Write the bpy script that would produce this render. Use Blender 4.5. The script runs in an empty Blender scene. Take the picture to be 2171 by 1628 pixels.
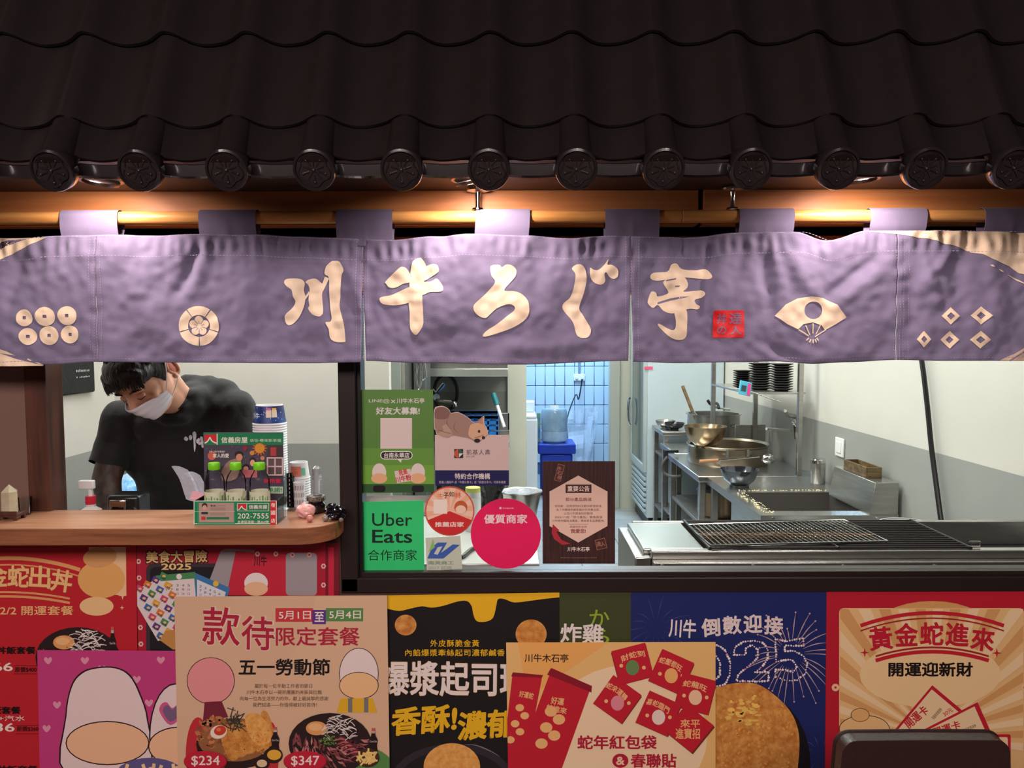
import bpy, bmesh, math, random
from mathutils import Vector, Matrix, noise, Euler
from mathutils.geometry import tessellate_polygon
from mathutils.bvhtree import BVHTree
random.seed(7)
S = bpy.context.scene
COL = S.collection
PI = math.pi
# ---------------------------------------------------------------- camera
F = 1620.0
CAM = Vector((0, 0, 1.6))
ROT = Matrix.Rotation(math.radians(90 - 3.5), 3, 'X') @ Matrix.Rotation(-0.0026, 3, 'Z')
cd = bpy.data.cameras.new('camera'); cam = bpy.data.objects.new('camera', cd); COL.objects.link(cam)
cam.location = CAM; cam.rotation_euler = ROT.to_euler()
cd.sensor_width = 36; cd.sensor_fit = 'HORIZONTAL'; cd.lens = F / 2171 * 36
cd.clip_start = 0.05
S.camera = cam
S.view_settings.view_transform = 'Standard'; S.view_settings.look = 'None'
S.view_settings.gamma = 1; S.view_settings.use_curve_mapping = False
S.view_settings.exposure = 0.0
def ray(px, py): return ROT @ Vector(((px - 1085.5) / F, (814 - py) / F, -1))
def P(px, py, Y):
    d = ray(px, py); return CAM + d * (Y / d.y)
def PZ(px, py, z):
    d = ray(px, py); return CAM + d * ((z - 1.6) / d.z)
def PX(px, py, X):
    d = ray(px, py); return CAM + d * (X / d.x)
# ---------------------------------------------------------------- world and lights
W = bpy.data.worlds.new('world'); S.world = W; W.use_nodes = True
W.node_tree.nodes['Background'].inputs[0].default_value = (0.55, 0.42, 0.42, 1)
W.node_tree.nodes['Background'].inputs[1].default_value = 0.035
def area(name, loc, rot, sx, sy, e, col):
    l = bpy.data.lights.new(name, 'AREA'); l.shape = 'RECTANGLE'; l.size = sx; l.size_y = sy; l.energy = e; l.color = col
    o = bpy.data.objects.new(name, l); COL.objects.link(o); o.location = loc; o.rotation_euler = rot; return o
# mall hall lamps above and behind the viewer (soft light on the posters)
area('hall_lamp', (-0.6, -2.4, 3.3), (math.radians(68), 0, 0), 4.5, 0.9, 175, (1, .82, .78))
# unseen wall-washer at far left, added for the sheen on the left eaves
area('eave_sheen_lamp', (-3.6, .6, 3.7), Vector((-2.6, -1.3, 1.4)).to_track_quat('Z', 'Y').to_euler(), .8, .3, 9, (1, .75, .68))
# kitchen ceiling lamps
KL = [(-1.0, 2.75), (0.9, 2.9), (0.75, 4.4), (-0.1, 3.9), (0.6, 5.9)]
for i, (x, y) in enumerate(KL):
    area('kitchen_lamp', (x, y, 2.655), (0, 0, 0), 1.1, 0.25, [27, 34, 31, 24, 30][i], (.98, 1, .955))
area('back_room_daylight', (0.5, 8.0, 2.6), (0, 0, 0), 0.9, 0.5, 95, (.42, .70, 1.0))  # unseen area light standing in for cool daylight in the back room
SOFF = 1.961
LX = [P(214, 383, 1.765).x, P(1000, 383, 1.765).x, P(1820, 377, 1.765).x]
for i, x in enumerate(LX):
    l = bpy.data.lights.new('downlight_beam', 'SPOT'); l.energy = [19, 23, 22][i]; l.color = (1, .80, .74)
    l.spot_size = math.radians(176); l.spot_blend = .8; l.shadow_soft_size = 0.02
    o = bpy.data.objects.new('downlight_beam', l); COL.objects.link(o); o.location = (x, 1.735, SOFF - 0.012)
    o.rotation_euler = (math.radians([16, 16, 16][i]), math.radians([6, -6, -6][i]), 0)
# ---------------------------------------------------------------- materials
def lin(c):
    return tuple(((v / 255) / 12.92 if v / 255 <= 0.04045 else ((v / 255 + 0.055) / 1.055) ** 2.4) for v in c) + (1,)
MC = {}
def mat(name, col, rough=0.5, metal=0.0, bump=0, bscale=50, trans=0, ior=1.45, emit=0, vary=0, vscale=8, sx=(1, 1, 1), alpha=1, coat=0, col2=None, sheen=0, spec=0.5):
    if name in MC: return MC[name]
    m = bpy.data.materials.new(name); m.use_nodes = True; nt = m.node_tree; b = nt.nodes['Principled BSDF']
    c = lin(col)
    b.inputs['Base Color'].default_value = c; b.inputs['Roughness'].default_value = rough; b.inputs['Metallic'].default_value = metal
    b.inputs['Transmission Weight'].default_value = trans; b.inputs['IOR'].default_value = ior; b.inputs['Alpha'].default_value = alpha
    b.inputs['Coat Weight'].default_value = coat; b.inputs['Sheen Weight'].default_value = sheen; b.inputs['Specular IOR Level'].default_value = spec
    if emit: b.inputs['Emission Color'].default_value = c; b.inputs['Emission Strength'].default_value = emit
    if bump or vary or col2:
        tc = nt.nodes.new('ShaderNodeTexCoord'); mp = nt.nodes.new('ShaderNodeMapping'); mp.inputs['Scale'].default_value = sx
        nt.links.new(tc.outputs['Object'], mp.inputs[0])
        if bump:
            n = nt.nodes.new('ShaderNodeTexNoise'); n.inputs['Scale'].default_value = bscale; n.inputs['Detail'].default_value = 4
            bp = nt.nodes.new('ShaderNodeBump'); bp.inputs['Strength'].default_value = bump; bp.inputs['Distance'].default_value = 0.01
            nt.links.new(mp.outputs[0], n.inputs['Vector']); nt.links.new(n.outputs[0], bp.inputs['Height']); nt.links.new(bp.outputs[0], b.inputs['Normal'])
        if vary or col2:
            n2 = nt.nodes.new('ShaderNodeTexNoise'); n2.inputs['Scale'].default_value = vscale; n2.inputs['Detail'].default_value = 5; n2.inputs['Roughness'].default_value = .6
            r = nt.nodes.new('ShaderNodeValToRGB'); r.color_ramp.elements[0].position = .35; r.color_ramp.elements[1].position = .65
            c2 = lin(col2) if col2 else tuple(v * (1 - vary) for v in c[:3]) + (1,)
            r.color_ramp.elements[0].color = c2; r.color_ramp.elements[1].color = c
            nt.links.new(mp.outputs[0], n2.inputs['Vector']); nt.links.new(n2.outputs[0], r.inputs[0]); nt.links.new(r.outputs[0], b.inputs['Base Color'])
    MC[name] = m; return m
def wood(name, c1, c2, scale=3, stretch=(1, 8, 8), rough=.45):
    if name in MC: return MC[name]
    m = mat(name, c1, rough, col2=c2, vscale=scale, sx=stretch, bump=.04, bscale=scale * 6); return m
def pm(c, rough=.5):
    c = tuple(int(v) for v in c); return mat('ink_%d_%d_%d' % c, c, rough)
steel = mat('brushed_steel', (184, 182, 178), .27, .93, vary=.18, vscale=6, sx=(1, 1, 14), bump=.02, bscale=60)
steel_d = mat('dull_steel', (136, 134, 131), .42, .65, vary=.25, vscale=7, sx=(1, 10, 1))
chrome = mat('chrome', (215, 215, 215), .08, 1)
blackp = mat('black_plastic', (18, 18, 20), .4)
whitep = mat('white_plastic', (232, 232, 232), .35)
def thin(name, tint, k=1.3):
    m = bpy.data.materials.new(name); m.use_nodes = True; n = m.node_tree; n.nodes.clear()
    o = n.nodes.new('ShaderNodeOutputMaterial'); x = n.nodes.new('ShaderNodeMixShader'); t = n.nodes.new('ShaderNodeBsdfTransparent'); g = n.nodes.new('ShaderNodeBsdfGlossy'); f = n.nodes.new('ShaderNodeFresnel')
    t.inputs[0].default_value = tint + (1,); g.inputs['Roughness'].default_value = .04; f.inputs[0].default_value = k
    n.links.new(f.outputs[0], x.inputs[0]); n.links.new(t.outputs[0], x.inputs[1]); n.links.new(g.outputs[0], x.inputs[2]); n.links.new(x.outputs[0], o.inputs[0]); return m
clearp = mat('clear_plastic', (250, 252, 252), .03, trans=1, ior=1.2)
acryl = thin('clear_acrylic', (.93, .96, .95))
# ---------------------------------------------------------------- mesh builder
class MB:
    def __init__(s): s.v = []; s.f = []; s.m = []; s.ms = []
    def mi(s, m):
        if m not in s.ms: s.ms.append(m)
        return s.ms.index(m)
    def add(s, vs, fs, m=None):
        o = len(s.v); s.v += [Vector(v) for v in vs]; k = s.mi(m)
        for f in fs: s.f.append([i + o for i in f]); s.m.append(k)
        return s
    def box(s, a, b, m=None, rot=None):
        a, b = Vector(a), Vector(b); c = (a + b) / 2; h = (b - a) / 2
        vs = [Vector((x * h.x, y * h.y, z * h.z)) for x in (-1, 1) for y in (-1, 1) for z in (-1, 1)]
        if rot is not None: vs = [rot @ v for v in vs]
        return s.add([v + c for v in vs], [(0, 1, 3, 2), (4, 6, 7, 5), (0, 4, 5, 1), (2, 3, 7, 6), (0, 2, 6, 4), (1, 5, 7, 3)], m)
    def lathe(s, c, prof, m=None, n=24, axis=None, cap0=True, cap1=True, squash=(1, 1)):
        c = Vector(c); q = Vector((0, 0, 1)).rotation_difference(Vector(axis).normalized()) if axis is not None else None
        vs = []
        for r, z in prof:
            for k in range(n):
                v = Vector((r * math.cos(2 * PI * k / n) * squash[0], r * math.sin(2 * PI * k / n) * squash[1], z))
                vs.append(c + (q @ v if q else v))
        fs = [(i * n + k, i * n + (k + 1) % n, (i + 1) * n + (k + 1) % n, (i + 1) * n + k) for i in range(len(prof) - 1) for k in range(n)]
        if cap0: fs.append(tuple(range(n))[::-1])
        if cap1: fs.append(tuple((len(prof) - 1) * n + k for k in range(n)))
        return s.add(vs, fs, m)
    def cyl(s, a, b, r, m=None, n=16, r2=None):
        a, b = Vector(a), Vector(b); return s.lathe(a, [(r, 0), (r if r2 is None else r2, (b - a).length)], m, n, b - a)
    def tube(s, pts, r, m=None, n=8, closed=False, cap=True):
        pts = [Vector(p) for p in pts]; N = len(pts); vs = []; fs = []; up = None
        for i, p in enumerate(pts):
            if closed: t = pts[(i + 1) % N] - pts[i - 1]
            else: t = pts[min(i + 1, N - 1)] - pts[max(i - 1, 0)]
            t.normalize()
            if up is None: up = t.orthogonal().normalized()
            up = (up - t * up.dot(t)).normalized(); w = t.cross(up)
            rr = r[i] if isinstance(r, (list, tuple)) else r
            for k in range(n): vs.append(p + (up * math.cos(2 * PI * k / n) + w * math.sin(2 * PI * k / n)) * rr)
        for i in range(N if closed else N - 1):
            for k in range(n): fs.append((i * n + k, i * n + (k + 1) % n, ((i + 1) % N) * n + (k + 1) % n, ((i + 1) % N) * n + k))
        if cap and not closed: fs += [tuple(range(n))[::-1], tuple((N - 1) * n + k for k in range(n))]
        return s.add(vs, fs, m)
    def prism(s, poly, d, m=None, up=None):
        # poly: list of 3-D points (planar); extruded by vector d
        poly = [Vector(p) for p in poly]; d = Vector(d); n = len(poly)
        tr = tessellate_polygon([poly])
        fs = [tuple(t) for t in tr] + [tuple(i + n for i in t)[::-1] for t in tr] + [(i, (i + 1) % n, (i + 1) % n + n, i + n) for i in range(n)]
        return s.add(poly + [p + d for p in poly], fs, m)
    def ball(s, c, r, m=None, n=12, sc=(1, 1, 1), rot=None):
        c = Vector(c); vs = []; fs = []
        for i in range(1, n):
            for k in range(2 * n):
                a = PI * i / n; b = PI * k / n
                vs.append(Vector((r * sc[0] * math.sin(a) * math.cos(b), r * sc[1] * math.sin(a) * math.sin(b), r * sc[2] * math.cos(a))))
        vs += [Vector((0, 0, r * sc[2])), Vector((0, 0, -r * sc[2]))]; T = len(vs) - 2; N = 2 * n
        if rot is not None: vs = [rot @ v for v in vs]
        for i in range(n - 2):
            for k in range(N): fs.append((i * N + k, (i + 1) * N + k, (i + 1) * N + (k + 1) % N, i * N + (k + 1) % N))
        for k in range(N): fs += [(T, k, (k + 1) % N), (T + 1, (n - 2) * N + (k + 1) % N, (n - 2) * N + k)]
        return s.add([v + c for v in vs], fs, m)
    def build(s, name, m=None, parent=None, bevel=0, smooth=35, seg=2, loc=None, fix=True):
        me = bpy.data.meshes.new(name)
        base = wloc(parent) if parent else Vector((0, 0, 0))
        here = Vector(loc) if loc is not None else (base if parent else Vector((0, 0, 0)))
        me.from_pydata([v - here for v in s.v], [], s.f)
        for k in s.ms: me.materials.append(k if k else m)
        me.polygons.foreach_set('material_index', s.m)
        if fix or smooth:
            bm = bmesh.new(); bm.from_mesh(me)
            if fix: bmesh.ops.recalc_face_normals(bm, faces=bm.faces)
            if smooth:
                a = math.radians(smooth)
                for f in bm.faces: f.smooth = True
                for e in bm.edges: e.smooth = (not e.is_boundary) and len(e.link_faces) == 2 and e.calc_face_angle(0) < a
            bm.to_mesh(me); bm.free()
        o = bpy.data.objects.new(name, me); COL.objects.link(o)
        o.location = here - base if parent else here
        if parent: o.parent = parent
        if bevel:
            b = o.modifiers.new('bevel', 'BEVEL'); b.width = bevel; b.segments = seg; b.limit_method = 'ANGLE'; b.angle_limit = math.radians(40); b.harden_normals = False
        return o
def wloc(o):
    v = Vector((0, 0, 0))
    while o: v += o.location; o = o.parent
    return v
def tag(o, label, cat, group=None):
    o['label'] = label; o['category'] = cat
    if group: o['group'] = group
    return o
def thing(name, loc, label, cat, group=None):
    o = bpy.data.objects.new(name, None); COL.objects.link(o); o.location = loc; o.empty_display_size = .05
    return tag(o, label, cat, group)
def struct(o, label=None):
    o['kind'] = 'structure'
    if label: o['label'] = label
    return o
def dup(root, d, label, rotz=0, group=None):
    r = root.copy(); COL.objects.link(r); r.location = root.location + Vector(d); r.rotation_euler.z += rotz; r['label'] = label
    for c in list(root.children):
        k = c.copy(); COL.objects.link(k); k.parent = r
        for g in list(c.children):
            h = g.copy(); COL.objects.link(h); h.parent = k
    return r
def smoothpts(pts, closed=True, k=4):
    out = []; n = len(pts)
    rng = range(n) if closed else range(n - 1)
    for i in rng:
        if closed: p0, p1, p2, p3 = pts[i - 1], pts[i], pts[(i + 1) % n], pts[(i + 2) % n]
        else: p0, p1, p2, p3 = pts[max(i - 1, 0)], pts[i], pts[i + 1], pts[min(i + 2, n - 1)]
        for j in range(k):
            t = j / k
            out.append(tuple(0.5 * (2 * b + (c - a) * t + (2 * a - 5 * b + 4 * c - d) * t * t + (3 * b - a - 3 * c + d) * t ** 3) for a, b, c, d in zip(p0, p1, p2, p3)))
    if not closed: out.append(tuple(pts[-1]))
    return out
GC = {}; GD = {}
def glyph(s, bold, sp):
    k = (s, bold, sp)
    if k in GC: return GC[k]
    cu = bpy.data.curves.new('t', 'FONT'); cu.body = s; cu.resolution_u = 3; cu.space_character = sp
    ob = bpy.data.objects.new('t', cu); me = bpy.data.meshes.new_from_object(ob)
    me.calc_loop_triangles()
    V = [(v.co.x, v.co.y) for v in me.vertices]; T = [tuple(t.vertices) for t in me.loop_triangles]
    bpy.data.objects.remove(ob); bpy.data.curves.remove(cu); bpy.data.meshes.remove(me)
    D = [0] * len(T); nq = 0
    if bold > 0:
        ed = {}
        for t in T:
            for a, b in ((t[0], t[1]), (t[1], t[2]), (t[2], t[0])): ed[(min(a, b), max(a, b))] = ed.get((min(a, b), max(a, b)), 0) + 1
        w = bold * .56
        for (a, b), c in ed.items():
            if c != 1: continue
            (ax, ay), (bx, by) = V[a], V[b]; dx, dy = bx - ax, by - ay; L = math.hypot(dx, dy)
            if L < 1e-6: continue
            dx, dy = dx / L * w, dy / L * w; o = len(V); e = .55
            V += [(ax - dx * e - dy, ay - dy * e + dx), (bx + dx * e - dy, by + dy * e + dx), (bx + dx * e + dy, by + dy * e - dx), (ax - dx * e + dy, ay - dy * e - dx)]
            T += [(o, o + 1, o + 2), (o, o + 2, o + 3)]; nq += 1; D += [-.12 * (1 + nq % 6)] * 2
    x0 = min(v[0] for v in V); x1 = max(v[0] for v in V); y0 = min(v[1] for v in V); y1 = max(v[1] for v in V)
    GD[k] = D; GC[k] = (V, T, x0, x1, y0, y1); return GC[k]
class Art:
    """flat print laid on a real sheet; coordinates are points on the sheet's own vertical plane"""
    def __init__(s, Y, clip=None, step=0.000025, conform=None, maxl=None, base=0.0004):
        s.Y = Y; s.clip = clip; s.step = step; s.lay = 0; s.cnt = 0; s.sc = False; s.l0 = 0; s.A = MB(); s.T = MB(); s.conform = conform; s.maxl = maxl; s.base = base; s.xf = None
    def scatter(s, on):
        if on: s.l0 = s.lay
        else: s.lay = s.l0 + 7
        s.sc = on
    def tris(s, V, T, c, text=False, m=None, D=None):
        s.cnt += 1
        if s.sc: s.lay = s.l0 + s.cnt % 6 + 1
        else: s.lay += 1
        if s.xf: V = [s.xf(*p) for p in V]
        tr = [([V[i] for i in t], D[k] if D else 0) for k, t in enumerate(T)]
        if s.clip:
            q = s.clip; out = []
            es = [(q[i], q[(i + 1) % 4]) for i in range(4)]
            sd = lambda p, e: (e[1][0] - e[0][0]) * (p[1] - e[0][1]) - (e[1][1] - e[0][1]) * (p[0] - e[0][0])
            for t, dz in tr:
                poly = t
                for e in es:
                    if all(sd(p, e) >= 0 for p in poly): continue
                    np_ = []
                    for i in range(len(poly)):
                        a, b = poly[i - 1], poly[i]; da = sd(a, e); db = sd(b, e)
                        if (da >= 0) != (db >= 0):
                            k = da / (da - db); np_.append((a[0] + (b[0] - a[0]) * k, a[1] + (b[1] - a[1]) * k))
                        if db >= 0: np_.append(b)
                    poly = np_
                    if not poly: break
                for i in range(1, len(poly) - 1): out.append(([poly[0], poly[i], poly[i + 1]], dz))
            tr = out
        if s.maxl:
            out = []; st = list(tr)
            while st:
                t, dz = st.pop(); L = [math.dist(t[i], t[(i + 1) % 3]) for i in range(3)]; k = L.index(max(L))
                if L[k] <= s.maxl: out.append((t, dz)); continue
                a, b, c_ = t[k], t[(k + 1) % 3], t[(k + 2) % 3]; mdl = ((a[0] + b[0]) / 2, (a[1] + b[1]) / 2)
                st += [([a, mdl, c_], dz), ([mdl, b, c_], dz)]
            tr = out
        vs = []; fs = []; idx = {}
        off = s.base + s.lay * s.step
        for t, dz in tr:
            f = []
            for p in t:
                kk = (p, dz)
                if kk not in idx:
                    idx[kk] = len(vs); w = P(p[0], p[1], s.Y)
                    if s.conform: w.y = s.conform(p[0], p[1])
                    w.y -= off + dz * s.step; vs.append(w)
                f.append(idx[kk])
            if len(set(f)) == 3: fs.append(tuple(f))
        (s.T if text else s.A).add(vs, fs, m or pm(c)); return s
    def poly(s, c, pts, smooth=False, m=None):
        if smooth: pts = smoothpts(pts)
        T = tessellate_polygon([[Vector((p[0], p[1], 0)) for p in pts]]); return s.tris(pts, T, c, m=m)
    def holed(s, c, outer, hole):
        T = tessellate_polygon([[Vector((p[0], p[1], 0)) for p in outer], [Vector((p[0], p[1], 0)) for p in hole]]); return s.tris(list(outer) + list(hole), T, c)
    def ell(s, c, cx, cy, rx, ry=None, rot=0, n=28, m=None, a0=0, a1=2 * PI):
        ry = rx if ry is None else ry; ca, sa = math.cos(rot), math.sin(rot)
        pts = [(cx, cy)]
        for k in range(n + 1):
            t = a0 + (a1 - a0) * k / n; x = rx * math.cos(t); y = ry * math.sin(t); pts.append((cx + x * ca - y * sa, cy + x * sa + y * ca))
        return s.tris(pts, [(0, k, k + 1) for k in range(1, n + 1)], c, m=m)
    def rect(s, c, x0, y0, x1, y1, rot=0, r=0, m=None):
        if r:
            pts = []
            for cx, cy, a in ((x1 - r, y0 + r, -PI / 2), (x1 - r, y1 - r, 0), (x0 + r, y1 - r, PI / 2), (x0 + r, y0 + r, PI)):
                pts += [(cx + r * math.cos(a + PI / 8 * k), cy + r * math.sin(a + PI / 8 * k)) for k in range(5)]
        else: pts = [(x0, y0), (x1, y0), (x1, y1), (x0, y1)]
        if rot:
            cx, cy = (x0 + x1) / 2, (y0 + y1) / 2; ca, sa = math.cos(rot), math.sin(rot)
            pts = [(cx + (x - cx) * ca - (y - cy) * sa, cy + (x - cx) * sa + (y - cy) * ca) for x, y in pts]
        return s.poly(c, pts, m=m)
    def stroke(s, c, pts, w, smooth=False, closed=False, taper=False):
        if smooth: pts = smoothpts(pts, closed)
        n = len(pts); V = []
        for i in range(n):
            a = pts[i - 1] if (closed or i) else pts[i]; b = pts[(i + 1) % n] if (closed or i < n - 1) else pts[i]
            dx, dy = b[0] - a[0], b[1] - a[1]; L = math.hypot(dx, dy) or 1
            ww = w * (1 - .85 * abs(2 * i / (n - 1) - 1)) if taper else w
            V += [(pts[i][0] - dy / L * ww / 2, pts[i][1] + dx / L * ww / 2), (pts[i][0] + dy / L * ww / 2, pts[i][1] - dx / L * ww / 2)]
        T = []
        for i in range(n if closed else n - 1):
            j = (i + 1) % n; T += [(2 * i, 2 * i + 1, 2 * j + 1), (2 * i, 2 * j + 1, 2 * j)]
        return s.tris(V, T, c)
    def text(s, c, t, x0, y0, x1, y1, bold=0.0, rot=0, sp=1.0, shear=0, edge=None, ew=.03, bend=None):
        """fit the string into the given box; edge=(colour) prints a wider copy beneath"""
        if edge: s.text(edge, t, x0 - ew * (y1 - y0), y0 - ew * (y1 - y0), x1 + ew * (y1 - y0), y1 + ew * (y1 - y0), bold + ew, rot, sp, shear, bend=bend)
        V, T, gx0, gx1, gy0, gy1 = glyph(t, bold, sp); cx, cy = (x0 + x1) / 2, (y0 + y1) / 2; ca, sa = math.cos(rot), math.sin(rot)
        out = []
        for x, y in V:
            X = x0 + (x - gx0) / (gx1 - gx0) * (x1 - x0); Yv = y1 - (y - gy0) / (gy1 - gy0) * (y1 - y0)
            X += shear * (y1 - Yv)
            if bend: u = (X - cx) / (x1 - x0) * 2; Yv += bend * u * u
            dx, dy = X - cx, Yv - cy; out.append((cx + dx * ca - dy * sa, cy + dx * sa + dy * ca))
        return s.tris(out, T, c, text=True, D=GD[(t, bold, sp)])
    def vtext(s, c, t, x0, y0, x1, y1, bold=0):
        h = (y1 - y0) / len(t)
        for i, ch in enumerate(t): s.text(c, ch, x0, y0 + i * h + h * .06, x1, y0 + (i + 1) * h - h * .06, bold)
    def build(s, parent):
        r = []
        if s.A.v: r.append(s.A.build('artwork', None, parent, smooth=0, fix=False))
        if s.T.v: r.append(s.T.build('lettering', None, parent, smooth=0, fix=False))
        return r
# ---------------------------------------------------------------- setting: front wall, bar opening, window, beam, soffit
wallp = mat('facade_paint', (84, 56, 46), .6, vary=.2)
darkf = mat('dark_frame', (38, 28, 27), .38, vary=.1)
cream_w = mat('cream_wall_panel', (212, 208, 199), .45, vary=.05, vscale=3)
grey_w = mat('grey_wall_panel', (155, 156, 152), .4, vary=.06, vscale=3)
orange = wood('orange_veneer', (204, 138, 86), (184, 116, 68), 2, (1, 20, 20), .5)
black_r = mat('black_recess', (10, 9, 9), .8)
wbrown = mat('brown_wall', (120, 92, 82), .7)
mull = wood('dark_walnut', (88, 50, 36), (56, 32, 24), 3, (12, 12, 1), .5)
ZB = P(500, 1120, 1.80).z                     # bar top
ZS = P(1400, 1214, 1.93).z                    # window sill top
XP0 = P(720, 1000, 1.93).x; XP1 = P(762, 1000, 1.93).x
struct(MB().box((-3.2, 1.93, 0), (XP0, 1.99, ZB - .045)).box((XP0, 1.93, 0), (3.2, 1.99, P(1400, 1258, 1.93).z + .004)).build('wall_front', wallp), 'brown front wall below the counter and window, covered with posters')
struct(MB().box((-3.2, 1.96, 2.06), (3.2, 2.05, 2.7)).build('wall_front_upper', black_r))
struct(MB().box((-3.2, 1.955, 1.71), (3.2, 2.03, 1.855)).build('trim_1', orange, bevel=.002), 'orange wooden header behind the fabric curtain')
struct(MB().box((-3.2, 2.0, 1.855), (3.2, 2.05, 2.06)).build('trim_2', black_r))
zb0 = P(600, 478, 1.905).z
XJ = P(1486, 440, 1.905).x
bm_ = thing('ceiling_beam', (0, 1.93, zb0), 'long orange wooden beam under the eaves, behind the curtain rod', 'beam')
MB().box((-3.2, 1.905, zb0), (XJ - .006, 1.955, SOFF)).build('beam_section', orange, bm_, bevel=.0015)
MB().box((XJ + .006, 1.903, zb0), (3.2, 1.955, SOFF)).build('beam_section', orange, bm_, bevel=.0015)
MB().box((XJ - .006, 1.93, zb0), (XJ + .006, 1.955, SOFF)).build('joint_strip', black_r, bm_)
soffm = mat('soffit_paint', (66, 50, 48), .55)
struct(MB().box((-3.2, 1.585, SOFF), (3.2, 2.05, SOFF + .012)).build('ceiling_soffit', soffm), 'dark brown soffit under the tiled eaves')
# window frame
fr = MB()
zs1 = P(1400, 1256, 1.925).z
struct(MB().box((XP0, 1.925, zs1), (3.2, 2.0, ZS - .012)).build('window_sill', darkf, bevel=.002), 'dark brown metal sill below the kitchen window')
w1 = bpy.data.objects.new('window_1', None); COL.objects.link(w1); w1.location = (0, 1.96, ZS); struct(w1, 'large fixed kitchen window with dark brown frame and stickers')
MB().box((XP0, 1.925, zs1 + .002), (XP1 - .006, 2.0, 1.71)).build('frame_post', darkf, w1, bevel=.003)
MB().box((XP1 - .006, 1.94, ZS - .012), (XP1 + .004, 1.99, 1.71)).build('frame_bead', blackp, w1, bevel=.001)
MB().box((XP1, 1.937, ZS - .012), (3.2, 1.99, ZS)).build('frame_bead', darkf, w1, bevel=.001)
gm = bpy.data.materials.new('window_glass'); gm.use_nodes = True
nt = gm.node_tree; nt.nodes.clear(); o_ = nt.nodes.new('ShaderNodeOutputMaterial'); mx = nt.nodes.new('ShaderNodeMixShader'); tr = nt.nodes.new('ShaderNodeBsdfTransparent'); gl = nt.nodes.new('ShaderNodeBsdfGlossy'); fn = nt.nodes.new('ShaderNodeFresnel')
tr.inputs[0].default_value = (.97, .98, .965, 1); gl.inputs['Roughness'].default_value = .01; fn.inputs[0].default_value = 1.45
nt.links.new(fn.outputs[0], mx.inputs[0]); nt.links.new(tr.outputs[0], mx.inputs[1]); nt.links.new(gl.outputs[0], mx.inputs[2]); nt.links.new(mx.outputs[0], o_.inputs[0])
MB().box((XP1, 1.958, ZS), (3.2, 1.962, 1.71)).build('glass_pane', gm, w1, smooth=0)
# bar post and wall at left
xa = P(62, 900, 2.0).x; xb = P(108, 900, 2.0).x
struct(MB().box((-3.2, 2.0, 0), (xa, 2.06, 1.71)).build('wall_left_front', wbrown), 'plain mauve brown wall at the far left')
struct(MB().box((xa, 1.985, ZB - .05), (xb, 2.06, 1.71)).build('trim_3', mull, bevel=.002), 'dark walnut post left of the counter opening')
struct(MB().box((XP0, 2.0, 0), (XP1 - .006, 2.05, 1.71)).build('trim_4', darkf))
# floor outside
struct(MB().box((-4, -4, -.04), (4, 1.93, 0)).build('floor', mat('hall_floor', (120, 105, 98), .4)), 'hall floor in front of the stall')
# ---------------------------------------------------------------- kitchen shell
XL, XR = -1.80, 1.75
ZD = 1.12
def twotone(name, a, b, label):
    m = MB(); a = Vector(a); b = Vector(b)
    m.box(a, (b.x, b.y, ZD), grey_w); m.box((a.x, a.y, ZD), b, cream_w); return struct(m.build(name), label)
twotone('wall_right', (XR, 2.0, 0), (XR + .06, 7.1, 2.7), 'right kitchen wall, cream above a grey dado')
twotone('wall_left', (XL - .06, 2.06, 0), (XL, 3.5, 2.7), 'left kitchen wall, white above a grey dado')
xk = P(826, 900, 3.45).x
twotone('wall_back', (XL, 3.45, 0), (xk, 3.51, 2.7), 'back wall behind the man, cream above a grey dado')
twotone('wall_inner', (xk - .72, 3.51, 0), (xk - .66, 5.6, 2.7), 'inner kitchen wall end')
xd0 = P(1076, 900, 5.6).x; xd1 = P(1116, 900, 5.6).x
dgrey = mat('dark_grey_wall', (130, 132, 124), .35, vary=.15, vscale=4); dgrey2 = mat('grey_wall_upper', (152, 154, 144), .35, vary=.15)
m = MB(); zz = P(1000, 830, 5.6).z
m.box((xk - .7, 5.6, 0), (xd0, 5.66, zz), dgrey); m.box((xk - .7, 5.6, zz), (xd0, 5.66, 2.7), dgrey2)
struct(m.build('wall_sink'), 'grey splash wall behind the rear sink')
jam = mat('cream_jamb', (196, 196, 182), .4)
struct(MB().box((xd0, 5.55, 0), (xd1, 5.70, 2.7)).build('trim_5', jam, bevel=.004), 'cream pillar beside the blue back room')
struct(MB().box((xd1 - .05, 5.7, 0), (xd1, 7.1, 2.7)).build('wall_passage', jam))
xe0 = P(1292, 900, 7.1).x
struct(MB().box((xe0, 7.1, 0), (XR, 7.2, 2.7)).build('wall_rear', jam), 'cream wall beside the glass door fridge')
struct(MB().box((xe0, 7.05, 0), (xe0 + .09, 7.1, 2.7)).build('door_1', mat('door_jamb_grey', (170, 172, 165), .35), bevel=.004), 'pale frame of the doorway to the blue room')
struct(MB().box((xe0 + .35, 7.2, 0), (xe0 + .4, 8.9, 2.7)).box((xd1 - .75, 7.1, 0), (xd1 - .7, 8.9, 2.7)).box((xd1 - .75, 7.1, 0), (xd1 - .05, 7.12, 2.7)).box((xd1 - .75, 8.86, 0), (xe0 + .4, 8.92, 2.7)).build('wall_backroom', mat('grout_blue', (70, 96, 130), .6)), 'walls of the back room')
struct(MB().box((XL - .06, 2.05, 2.7), (XR + .06, 8.92, 2.76)).build('ceiling', mat('ceiling_white', (225, 225, 222), .6)), 'kitchen ceiling')
struct(MB().box((XL - .06, 1.99, -.06), (XR + .06, 8.92, -.008)).build('floor_kitchen', mat('grout_grey', (95, 96, 98), .7)), 'kitchen floor bed')
kf = bpy.data.objects['floor_kitchen']
ft = mat('floor_tile_glaze', (172, 176, 178), .28, vary=.2, vscale=5)
tmsh = None; n = 0
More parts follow.
